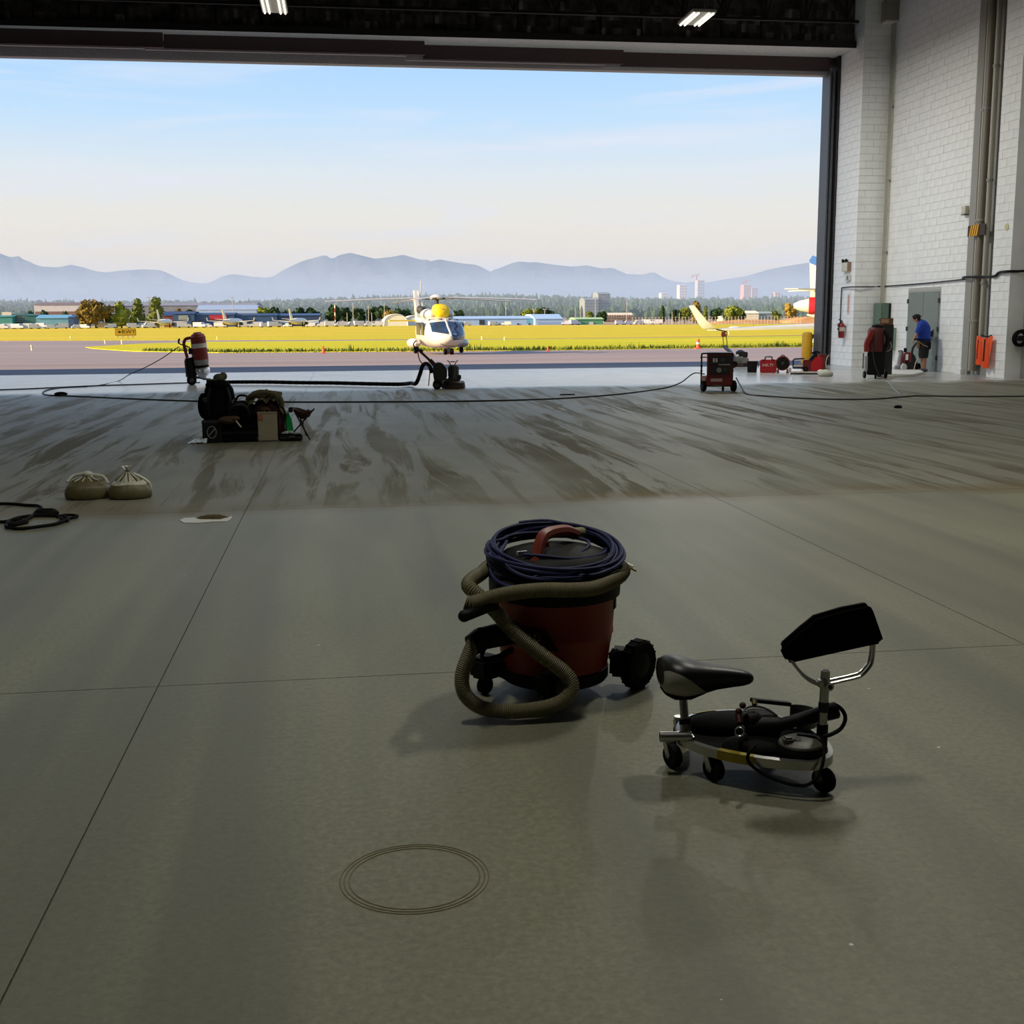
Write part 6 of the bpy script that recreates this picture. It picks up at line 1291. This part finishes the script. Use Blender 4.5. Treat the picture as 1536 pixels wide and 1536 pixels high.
# torn white sheet with a little heap of dust
q = [gp(px, py, 0) for px, py in ((269, 781), (276, 777.6), (293, 776.8), (299, 779.5), (330, 780), (341, 776.6), (349, 774.5), (347, 778.5), (340, 782.5), (318, 783), (300, 784.8), (276, 784.6))]
m_ = MB(); n = len(q); m_.add([p+Vector((0, 0, .004)) for p in q]+[Vector(p) for p in q], [tuple(range(n-1, -1, -1))]+[(i, (i+1) % n, n+(i+1) % n, n+i) for i in range(n)])
tag(m_.build('paper_sheet', M('paper_white', (196, 198, 194), .7, var=.06, scale=8)), 'torn white sheet lying on the floor at the edge of the dust', 'paper')
hp_ = gp(318, 778, 0); m_ = MB(); rr = random.Random(2); g = []; nx, ny = 16, 8
for b in range(ny+1):
    for a in range(nx+1):
        u, v = a/nx*2-1, b/ny*2-1; hgt = max(0, 1-u*u-v*v)**.8*.028*rr.uniform(.75, 1.1); g.append((hp_.x+.12*u, hp_.y+.05*v+.02, .002+hgt))
m_.add(g, [(b*(nx+1)+a, b*(nx+1)+a+1, (b+1)*(nx+1)+a+1, (b+1)*(nx+1)+a) for b in range(ny) for a in range(nx)])
tag(m_.build('dust_heap', M('dust_brown', (74, 62, 34), .95, var=.3, scale=60)), 'small heap of brown dust on the torn white sheet', 'dust', kind='stuff')

# ================================================================== the shop vacuum
VC = Vector((.80, 4.45, 0)); t = thing('shop_vacuum', 'orange and black shop vacuum with a ribbed hose wrapped round it', 'vacuum', VC)
fd, sdv = Vector((-.755, -.656, 0)), Vector((.656, -.755, 0)); Zu = Vector((0, 0, 1))
VOR = M('vac_orange', (142, 38, 10), .45, var=.06, scale=6); VBK = M('vac_black', (8, 8, 9), .6, var=.2, scale=10, spec=.2); HOSE = M('hose_beige', (112, 106, 78), .6, var=.08); HND = M('vac_handle', (122, 36, 14), .45, var=.06)
MB().lathe([(.16, .05), (.195, .065), (.207, .10), (.222, .20), (.2235, .203), (.228, .236), (.232, .239), (.232, .252), (.230, .256), (.238, .38), (.240, .42)], (0, 0, 0), 40).build('drum', VOR, t)
MB().lathe([(.243, .385), (.256, .39), (.258, .41), (.258, .462), (.240, .480), (.205, .487), (.19, .515), (.15, .53), (.02, .535)], (0, 0, 0), 40).build('lid', VBK, t)
MB().loft([[Vector((r*math.cos(a), r*math.sin(a)*.95+.008, z)) for a in [2*PI*i/24 for i in range(24)]] for r, z in ((.222, .49), (.222, .525), (.20, .55), (.15, .566), (.09, .574), (.01, .576))]).build('motor_cover', VBK, t)
# carrying handle on top
hx = [at(px, py, Y)-VC for px, py, Y in ((803, 846, 4.31), (806, 832, 4.33), (811, 812, 4.36), (818, 802, 4.39), (832, 797, 4.44), (848, 796, 4.5), (862, 801, 4.55))]
MB().tube(smooth(hx, 6), [.024]*37, 8).build('carry_handle', HND, t); MB().bar(hx[2]+Vector((-.03, -.01, -.015)), hx[2]+Vector((.03, -.01, -.01)), .012, .02).build('handle_catch', HND, t)
MB().ell(hx[0]+Vector((0, 0, -.02)), (.035, .03, .03), 12, 8).build('handle_root', HND, t)
# badge wrapped on the drum, with letters
def on_drum(px, py, off=0.0):
    z = at(px, py, 4.225).z; r = (.222+(z-.2)*.11 if z > .2 else .203+(z-.1)*.19)+off; px0 = 825
    ph = math.radians(-100.2)+math.asin(max(-.98, min(.98, (px-px0)*.00258/r))); return Vector((r*math.cos(ph), r*math.sin(ph), z)), ph
BD = [(752, 943), (812, 945), (832, 977), (772, 976), (750, 966)]
m_ = MB(); outer = []; K = 10
def lerp2(a, b, q): return (a[0]+(b[0]-a[0])*q, a[1]+(b[1]-a[1])*q)
for j in range(6):
    for i in range(K+1):
        p = lerp2(lerp2((752, 944), (750, 975), j/5), lerp2((812, 945), (832, 978), j/5), i/K); outer.append(on_drum(p[0], p[1], .006)[0])
m_.add(outer, [(j*(K+1)+i, (j+1)*(K+1)+i, (j+1)*(K+1)+i+1, j*(K+1)+i+1) for j in range(5) for i in range(K)]); m_.build('badge', VBK, t)
for ch, px in zip('RIDGID', (747, 757, 767, 779, 789.5, 800)):
    p, ph = on_drum(px, 959.5, .008); o = text(ch, .040, M('badge_letter', (128, 122, 112), .5), t, p, (PI/2, 0, ph+PI/2), 'lettering', .001)
# wheels, brackets, feet
ax = sdv
for sg in (1, -1):
    wc = -fd*.212+sdv*(.252*sg)+Zu*.097
    w_ = MB().lathe([(.05, -.026), (.088, -.028), (.097, -.02), (.097, .02), (.088, .028), (.05, .026)], wc, 26, ax).build('rear_wheel', RUBBER, t)
    MB().lathe([(.052, -.022), (.05, .026*1), (.028, .03), (.012, .034)], wc, 20, ax*sg).build('hub', VBK, w_)
    for k in range(18):
        a = 2*PI*k/18; x_, y_, _, _ = MB().frame(wc, wc+ax); c = wc+x_*(.0955*math.cos(a))+y_*(.0955*math.sin(a)); MB().bar(c-ax*.022, c+ax*.022, .010, .006).build('tread', RUBBER, w_)
    MB().bar(-fd*.17+sdv*(.15*sg)+Zu*.10, wc-sdv*(.03*sg), .09, .11).build('axle_bracket', VBK, t, bevel=.012); MB().bar(-fd*.13+sdv*(.19*sg)+Zu*.15, -fd*.20+sdv*(.225*sg)+Zu*.06, .06, .05).build('fender', VBK, t, bevel=.01)
    fc = fd*.20+sdv*(.165*sg)
    MB().box(fc+fd*.02+Zu*.105, (.11, .10, .085), Matrix.Rotation(math.atan2(fd.y, fd.x), 3, 'Z')).build('caster_housing', VBK, t, bevel=.015)
    cw = MB().cyl(fc+fd*.03-sdv*.014+Zu*.033, fc+fd*.03+sdv*.014+Zu*.033, .033, n=16).build('caster', RUBBER, t); MB().cyl(fc+fd*.03+Zu*.04, fc+fd*.02+Zu*.07, .014, n=8).build('stem', STEEL, cw)
MB().lathe([(.205, .05), (.212, .06), (.212, .10), (.205, .105)], (0, 0, 0), 36).build('dolly_ring', VBK, t)
MB().bar(fd*.17-sdv*.05+Zu*.08, fd*.19-sdv*.19+Zu*.11, .05, .06).build('front_brace', VBK, t, bevel=.01)
for px, py in ((915, 895), (898, 900)):
    p = at(px, py, 4.38 if px > 905 else 4.30)-VC; MB().box(p+Vector((0, 0, -.01)), (.045, .05, .085), Matrix.Rotation(-.4, 3, 'Z')).build('latch', VBK, t, bevel=.008)
MB().bar(fd*.255+Zu*.46, fd*.30+Zu*.44, .09, .05).build('latch', VBK, t, bevel=.01)
# hose inlet, hose and wand end
hz_ = lambda L: [at(px, py, Y)-VC for px, py, Y in L]
i0, i1 = hz_([(768, 948, 4.26), (722, 958, 4.14)])
MB().cyl(i0, i1, .046, .042, 18).build('inlet_cuff', VBK, t); MB().cyl(i1, i1+(hz_([(708, 968, 4.12)])[0]-i1), .043, .040, 18).build('hose_cuff', VBK, t)
HP = hz_([(712, 962, 4.125), (702, 985, 4.11), (693, 1013, 4.10), (696, 1038, 4.09), (711, 1055, 4.085)])
HP += [Vector((p.x, p.y, max(p.z, .029))) for p in hz_([(733, 1064, 4.08), (771, 1067, 4.065), (815, 1062, 4.065), (841, 1053, 4.07), (856, 1038, 4.08), (857, 1024, 4.09), (846, 1008, 4.10), (824, 991, 4.11), (793, 967, 4.12), (766, 943, 4.135), (745, 919, 4.15), (724, 898, 4.16), (707, 884, 4.18), (703, 876, 4.22), (710, 868, 4.30), (722, 860, 4.42)])]
lz = .53
for dg_ in (150, 120, 95, 70, 45, 20, 0, -20): a = math.radians(dg_); HP.append(Vector((.268*math.cos(a), .268*math.sin(a), .478)))
HP += hz_([(921, 870, 4.24), (892, 882, 4.165), (859, 885, 4.145), (815, 885, 4.14), (771, 889, 4.14), (735, 897, 4.13), (708, 905, 4.10), (697, 903, 4.10)])
HS = smooth(HP, 14); L = 0; pts = [HS[0]]
for a, b in zip(HS, HS[1:]):
    L += (b-a).length
acc = []; step = .0035; d = 0
for a, b in zip(HS, HS[1:]):
    seg = (b-a).length; q = 0
    while d+seg-q >= step*1 and seg > 0:
        if q+step-d > seg: break
        q += step-d; d = 0; acc.append(a+(b-a)*(q/seg))
    d += seg-q if seg-q > 0 else 0
rad = [.0285 if i % 2 else .0258 for i in range(len(acc))]
MB().tube(acc, rad, 14).build('hose', HOSE, t, sharp=25)
w0, w1 = hz_([(742, 905, 4.14), (696, 924, 4.06)]); MB().cyl(w0, w1, .024, .022, 14).build('hose_end', VBK, t); MB().ell(w1, (.022, .022, .022), 12, 8).build('hose_end_tip', VBK, t)
for k in range(3): MB().tube(smooth(hz_([(735, 962, 4.18), (726, 975, 4.13), (723, 986, 4.12), (732, 991-k*1.5, 4.11), (750, 987-k*2, 4.13), (768, 976-k*2, 4.19)]), 6), .008, 7).build('power_cord', VBK, t)

# blue cord coiled on the vacuum
CBL = M('cord_blue', (17, 26, 78), .7, var=.1); pts = []; rr = random.Random(14)
turns = 15; N_ = turns*26
for i in range(N_):
    a = 2*PI*i/26+2.2; lap = i/26; rad_ = .266-.0085*((lap*3.7) % 5)+.012*math.sin(lap*2.1)+.006*math.sin(a*2+lap); z = .530+.0032*lap+.046*math.sin(a)+.012*math.sin(a*1.0+lap*1.3)+.006*math.sin(2*a+lap)
    pts.append(VC+Vector((rad_*math.cos(a)+.004*math.sin(lap*5), rad_*math.sin(a), z)))
c = MB().tube(smooth(pts, 2), .0072, 7).build('extension_cord', CBL); tag(c, 'dark blue extension cord coiled on top of the shop vacuum', 'cord')
def loop(L, nm='cord_loop'): return MB().tube(smooth([at(px, py, Y) for px, py, Y in L], 7), .0072, 7).build(nm, CBL, c)
loop([(760, 812, 4.55), (750, 835, 4.35), (768, 856, 4.25), (800, 868, 4.2), (850, 870, 4.19), (900, 862, 4.25), (925, 845, 4.42)])
loop([(770, 853, 4.3), (810, 850, 4.28), (850, 838, 4.3), (880, 822, 4.4), (882, 812, 4.5), (870, 808, 4.58)])
loop([(785, 832, 4.33), (815, 834, 4.30), (860, 838, 4.29), (900, 832, 4.36), (912, 822, 4.5)])
loop([(800, 866, 4.22), (830, 858, 4.22), (870, 856, 4.22), (905, 857, 4.28), (928, 850, 4.42)])
loop([(735, 850, 4.42), (742, 868, 4.3), (765, 880, 4.22), (800, 880, 4.2), (850, 878, 4.19), (895, 872, 4.24), (926, 856, 4.42)])
pe = at(930, 838, 4.45); pf = at(939, 848, 4.42); MB().tube(smooth([at(925, 820, 4.5), at(932, 830, 4.47), pe, pf], 5), .0075, 7).build('cord_loop', CBL, c)
MB().cyl(pf, pf+Vector((.02, -.01, -.012)), .014, .017, 12).build('plug', M('plug_clear', (150, 146, 112), .3), c)
for q in (-.006, .006): MB().bar(pf+Vector((.02, -.01+q, -.012)), pf+Vector((.036, -.018+q, -.02)), .003, .006).build('prong', M('brass', (170, 140, 80), .3, 1.), c)
sk = at(864, 798, 4.6); MB().cyl(sk+Vector((-.035, 0, .0)), sk+Vector((.035, .005, -.003)), .018, .022, 12).build('socket', M('plug_clear', (150, 146, 112), .3), c); MB().tube(smooth([at(838, 799, 4.6), at(848, 798, 4.6), at(852, 798, 4.6)], 4), .0075, 7).build('cord_loop', CBL, c)
MB().box(at(783, 829, 4.36), (.04, .012, .012), Matrix.Rotation(.3, 3, 'Z')).build('label_tag', M('tag_white', (206, 210, 214), .4), c)

# ================================================================== rolling kneeler with saddle and chest pad
KB = Vector((1.25, 3.5, 0)); t = thing('rolling_kneeler', 'chrome rolling work seat with a bicycle saddle and a black chest pad', 'work seat', KB)
k0 = lambda x, y, z: Vector((x, y, z))-KB
OUT = [(1.055, 3.53), (1.10, 3.435), (1.16, 3.375), (1.24, 3.315), (1.33, 3.27), (1.40, 3.262), (1.455, 3.30), (1.485, 3.37), (1.495, 3.47), (1.475, 3.58), (1.42, 3.68), (1.34, 3.74), (1.24, 3.755), (1.14, 3.725), (1.075, 3.64)]
ring = smooth([k0(x, y, .098) for x, y in OUT], 5, True)
cen = sum(ring, Vector())/len(ring)
m_ = MB(); n = len(ring); vs = []
for p in ring:
    d = (p-cen); d.z = 0; d.normalize()
    for o_, z in ((.008, .085), (.008, .113), (-.008, .116), (-.012, .085)): vs.append(Vector((p.x, p.y, 0))+d*o_+Zu*z)
m_.add(vs, [(i*4+j, ((i+1) % n)*4+j, ((i+1) % n)*4+(j+1) % 4, i*4+(j+1) % 4) for i in range(n) for j in range(4)]); m_.build('frame_rim', CHROME, t)
m_ = MB(); inn = [cen+(p-cen)*.93 for p in ring]; m_.add([Vector((p.x, p.y, .105)) for p in inn]+[Vector((p.x, p.y, .088)) for p in inn], [tuple(range(n)), tuple(range(2*n-1, n-1, -1))]+[(i, n+i, n+(i+1) % n, (i+1) % n) for i in range(n)]); m_.build('tray', M('knee_pad', (6, 6, 7), .85, var=.2, spec=.15), t)
def tape(a, b):
    m_ = MB(); vs = []
    seg = smooth([k0(x, y, 0) for x, y in OUT], 5, True)[a:b]
    for p in seg:
        d = (p-cen); d.z = 0; d.normalize(); vs += [p+d*.0095+Zu*.084, p+d*.0095+Zu*.1145, p-d*.006+Zu*.1175]
    k = len(seg); m_.add(vs, [(i*3+j, (i+1)*3+j, (i+1)*3+j+1, i*3+j+1) for i in range(k-1) for j in range(2)]); m_.build('yellow_tape', M('tape_yellow', (150, 132, 24), .5), t)
tape(8, 15); tape(60, 65)
KP = M('knee_pad', (6, 6, 7), .85, var=.2, spec=.15)
MB().ell(k0(1.22, 3.62, .118), (.12, .085, .03), 18, 8).build('knee_pad', KP, t); MB().ell(k0(1.27, 3.42, .115), (.12, .075, .026), 18, 8).build('knee_pad', KP, t)
def caster(x, y, rz, r=.040):
    o = MB().lathe([(r*.5, -.013), (r*.9, -.014), (r, -.008), (r, .008), (r*.9, .014), (r*.5, .013)], k0(x, y, r), 22, (math.cos(rz), math.sin(rz), 0)).build('caster_wheel', RUBBER, t)
    a = Vector((math.cos(rz), math.sin(rz), 0)); b = Vector((-a.y, a.x, 0))
    for s_ in (-1, 1): MB().bar(k0(x, y, r)+a*.018*s_, k0(x, y, r)+a*.016*s_+b*.022+Zu*(.082-r), .004, .024).build('caster_fork', CHROME, o)
    MB().cyl(k0(x, y, r)-a*.02, k0(x, y, r)+a*.02, .008, n=10).build('axle', STEEL, o)
    MB().cyl(k0(x, y, .076)+b*.022, k0(x, y, .092)+b*.022, .017, n=14).build('swivel', CHROME, o)
for x, y, rz in ((1.030, 3.555, .35), (1.127, 3.425, .45), (1.434, 3.285, .5), (1.40, 3.715, .3), (1.12, 3.76, .2)): caster(x, y, rz)
MB().cyl(k0(.975, 3.515, .122), k0(1.075, 3.50, .122), .0165, n=16).build('cross_tube', CHROME, t); MB().cyl(k0(.9745, 3.515, .122), k0(.98, 3.5143, .122), .013, n=14).build('tube_bore', BLACK, t)
MB().cyl(k0(1.068, 3.535, .10), k0(1.068, 3.58, .245), .0135, n=16).build('seat_post', CHROME, t); MB().cyl(k0(1.068, 3.535, .10), k0(1.068, 3.552, .155), .0175, n=16).build('post_sleeve', CHROME, t); MB().cyl(k0(1.068, 3.549, .146), k0(1.068, 3.555, .162), .019, n=16).build('post_collar', BLACK, t)
MB().b2(k0(1.03, 3.49, .104), k0(1.085, 3.545, .128)).build('post_gusset', CHROME, t, bevel=.006)
# saddle
SDB = M('saddle_black', (12, 13, 17), .42, var=.1); SDG = M('saddle_grey', (156, 154, 142), .55, var=.05)
st = [(1.000, .045, .335, .272), (1.008, .074, .350, .254), (1.025, .090, .358, .242), (1.06, .094, .360, .237), (1.095, .082, .351, .243), (1.13, .060, .342, .250), (1.17, .045, .336, .258), (1.21, .037, .331, .266), (1.25, .032, .325, .273), (1.270, .026, .319, .279), (1.281, .016, .312, .286), (1.286, .005, .304, .294)]
def sad(x, hw, zt, zb, lo=0, hi=1, grow=1.0, n=20):
    out = []; y0 = 3.60-.28*(x-1.02)
    for k in range(n):
        a = 2*PI*k/n; c, s_ = math.cos(a), math.sin(a); z = (zt+zb)/2+(zt-zb)/2*math.copysign(abs(s_)**.75, s_); out.append(k0(x, y0+hw*grow*math.copysign(abs(c)**.7, c)*(1-.25*max(0, -s_)), z))
    return out
MB().loft([sad(*q) for q in st]).build('saddle', SDB, t)
for sg in (1, -1):
    g = []; xs = (1.0005, 1.004, 1.010, 1.020, 1.035, 1.05, 1.065, 1.08, 1.095, 1.11, 1.125); J_ = 8
    for x in xs:
        for a_, b_ in zip(st, st[1:]):
            if a_[0] <= x <= b_[0]: u = (x-a_[0])/(b_[0]-a_[0]); q = [a_[i]+(b_[i]-a_[i])*u for i in range(4)]
        mid, half = (q[2]+q[3])/2, (q[2]-q[3])/2; zc = max(q[2]-.012-.52*(x-1.0), q[3]+.004); w = max(-.98, min(.9, (zc-mid)/half)); ac = math.asin(math.copysign(abs(w)**(1/.75), w)); y0 = 3.60-.28*(x-1.02)
        for j in range(J_):
            a = -1.45+(ac+1.45)*j/(J_-1); c, s_ = math.cos(a), math.sin(a)
            g.append(k0(x-.003*(x < 1.03), y0-sg*((q[1]+.004)*c**.7*(1-.25*max(0, -s_))+.0015), mid+(half+.002)*math.copysign(abs(s_)**.75, s_)))
    m_ = MB(); m_.add(g, [(i*J_+j, (i+1)*J_+j, (i+1)*J_+j+1, i*J_+j+1) if sg > 0 else (i*J_+j, i*J_+j+1, (i+1)*J_+j+1, (i+1)*J_+j) for i in range(len(xs)-1) for j in range(J_-1)]); m_.build('grey_side_panel', SDG, t, sharp=70)
MB().loft([[k0(x, 3.60-.28*(x-1.02)+hw*math.cos(a), z+.006*math.sin(a)) for a in [2*PI*i/16 for i in range(16)]] for x, hw, z in ((1.01, .05, .245), (1.03, .07, .238), (1.08, .06, .238), (1.13, .03, .25))]).build('saddle_base', BLACK, t); MB().box(k0(1.068, 3.58, .245), (.05, .04, .03)).build('saddle_clamp', BLACK, t, bevel=.005)
for sg in (-1, 1): MB().tube(smooth([k0(1.04, 3.59+sg*.03, .247), k0(1.09, 3.58+sg*.025, .24), k0(1.17, 3.56+sg*.015, .262)], 5), .0035, 6).build('saddle_rail', CHROME, t)
# column, arm and chest pad
cb, ct = k0(1.452, 3.355, .10), k0(1.463, 3.37, .362)
MB().cyl(cb, ct, .0145, n=18).build('column', CHROME, t); MB().cyl(ct-Vector((0, 0, .002)), ct+Vector((0, 0, .0008)), .0115, n=14).build('column_bore', BLACK, t)
MB().cyl(cb+(ct-cb)*.50, cb+(ct-cb)*.62, .0165, n=16).build('column_sleeve', M('sleeve_navy', (26, 28, 44), .5), t); MB().cyl(cb, cb+(ct-cb)*.35, .0175, n=16).build('column_socket', BLACK, t)
arm = [k0(*at(px, py, Y)) for px, py, Y in ((1189, 993, 3.36), (1198, 1005, 3.36), (1208, 1016, 3.355), (1222, 1025, 3.35), (1238, 1027, 3.35), (1258, 1023, 3.36), (1280, 1018, 3.37), (1292, 1014, 3.38), (1302, 1004, 3.385), (1309, 990, 3.39), (1312, 955, 3.39))]
for dy in (0, .02): MB().tube(smooth([p+Vector((0, dy, .004*(dy > 0))) for p in arm], 5), .0048, 8).build('pad_arm', CHROME, t)
cp = k0(*at(1243, 1029, 3.34)); MB().cyl(cp+Vector((0, -.012, 0)), cp+Vector((0, .02, 0)), .0125, n=16).build('clamp_knob', CHROME, t); MB().cyl(cp+Vector((0, -.014, 0)), cp+Vector((0, -.010, 0)), .007, n=10).build('knob_bolt', DGREY, t); MB().box(cp+Vector((-.018, .015, .006)), (.03, .03, .022)).build('clamp', CHROME, t, bevel=.004)
pp_ = [k0(*at(px, py, 3.38)) for px, py in ((1171, 973), (1175, 964), (1200, 942), (1222, 924), (1262, 912), (1298, 905), (1305, 907), (1311, 918), (1325, 958), (1324, 965), (1290, 972), (1240, 983), (1186, 995), (1181, 994))]
MB().prism([(p.x, p.z) for p in pp_], -.008+(3.38-3.5), .026+(3.38-3.5)).build('chest_pad', M('pad_black', (4, 4, 5), .9, var=.2, spec=.1), t, bevel=.012, seg=3)
# ------------------------------------------------------------------ tools lying on the tray
GT = thing('edge_grinder', 'dark hand grinder with a thick handle and looped cord lying on the kneeler tray', 'grinder', (1.36, 3.42, .117)); e0 = lambda px, py, Y: at(px, py, Y)-Vector((1.36, 3.42, .117))
TB = M('tool_body', (8, 8, 10), .6, var=.2, spec=.25)
a, b = e0(1166, 1088, 3.42), e0(1247, 1067, 3.38)
MB().lathe([(.017, 0), (.021, .01), (.020, .06), (.023, .12), (.027, .165), (.027, .19), (.020, .196)], a, 16, b-a).build('handle', TB, GT)
MB().cyl(e0(1120, 1090, 3.46), e0(1172, 1087, 3.42), .030, .022, 16).build('motor_housing', TB, GT); MB().ell(e0(1128, 1080, 3.46), (.034, .032, .030), 14, 8).build('gear_head', TB, GT)
MB().lathe([(.055, 0), (.065, .006), (.066, .026), (.05, .034), (.02, .036)], e0(1142, 1082, 3.49)+Vector((0, 0, -.02)), 24, (.12, -.35, 1)).build('disc_guard', TB, GT); MB().torus(e0(1142, 1076, 3.49), .058, .004, (.12, -.35, 1), 28, 6).build('guard_rim', DGREY, GT)
MB().bar(e0(1127, 1050, 3.50), e0(1185, 1056, 3.52), .018, .012).build('side_bar', TB, GT); MB().cyl(e0(1132, 1057, 3.47), e0(1131, 1051, 3.48), .009, n=10).build('brass_nut', M('nut_brass', (128, 116, 84), .4, .6), GT)
for px, py in ((1114, 1058), (1108, 1067)): MB().ell(e0(px, py, 3.45), (.011, .011, .011), 12, 8).build('knob', M('knob_dark_red', (60, 20, 18), .5), GT)
MB().cyl(e0(1108, 1072, 3.45), e0(1110, 1085, 3.43), .012, n=10).build('red_grip', M('knob_dark_red', (60, 20, 18), .5), GT)
MB().cyl(e0(1112, 1094, 3.42), e0(1109, 1098, 3.37), .015, n=16).build('hose_port', TB, GT); MB().torus(e0(1109, 1098, 3.37), .013, .0028, e0(1109, 1098, 3.37)-e0(1112, 1094, 3.42), 18, 6).build('port_ring', CHROME, GT)
cab = [e0(px, py, Y) for px, py, Y in ((1246, 1062, 3.38), (1254, 1058, 3.37), (1264, 1066, 3.36), (1268, 1078, 3.35), (1262, 1092, 3.33), (1248, 1101, 3.31), (1234, 1105, 3.30))]
MB().tube(smooth(cab, 6), .0065, 8).build('cord', RUBBER, GT)
cab = [e0(px, py, Y) for px, py, Y in ((1232, 1104, 3.30), (1236, 1120, 3.28), (1235, 1140, 3.25), (1230, 1158, 3.235), (1222, 1170, 3.23), (1208, 1178, 3.235), (1185, 1176, 3.25), (1155, 1166, 3.28), (1132, 1152, 3.30), (1122, 1140, 3.30), (1124, 1128, 3.30), (1132, 1119, 3.315))]
MB().tube(smooth(cab, 6), .0055, 8).build('cord', RUBBER, GT)
DS = thing('dust_shroud', 'grey cup shaped dust shroud with a black skirt at the front of the tray', 'shroud', (1.375, 3.335, .117)); DSG = M('shroud_grey', (86, 86, 76), .5, var=.1)
MB().lathe([(.066, -.003), (.069, .0), (.069, .02), (.066, .024)], (0, 0, 0), 30).build('brush_skirt', RUBBER, DS); MB().lathe([(.066, .022), (.068, .026), (.066, .032), (.05, .040), (.02, .042)], (0, 0, 0), 30).build('shroud_cup', DSG, DS)
MB().cyl((-.015, -.012, .041), (-.015, -.014, .047), .011, n=14).build('spindle_hole', BLACK, DS); MB().tube(smooth([(.0, .03, .045), (.045, .0, .046), (.06, -.03, .038)], 5), .006, 7).build('lock_wire', BLACK, DS); MB().b2((-.062, -.03, .024), (-.03, -.0, .055)).build('inlet_block', DSG, DS, bevel=.006)
CS = thing('shroud_cover', 'open grey crescent cover lying behind the hand grinder on the tray', 'cover', (1.44, 3.53, .117)); 
m_ = MB(); vs = []; K = 18
for k in range(K+1):
    a = -1.9+3.5*k/K; 
    for r, z in ((.052, .035), (.058, .035), (.058, .085), (.052, .085)): vs.append((r*math.cos(a)*1.15, r*math.sin(a), z-.02))
m_.add(vs, [(i*4+j, (i+1)*4+j, (i+1)*4+(j+1) % 4, i*4+(j+1) % 4) for i in range(K) for j in range(4)]+[(3, 2, 1, 0), (K*4, K*4+1, K*4+2, K*4+3)]); m_.build('rim', DSG, CS); MB().lathe([(.055, .012), (.057, .02), (.02, .024)], (0, 0, 0), 24).build('base_plate', TB, CS)
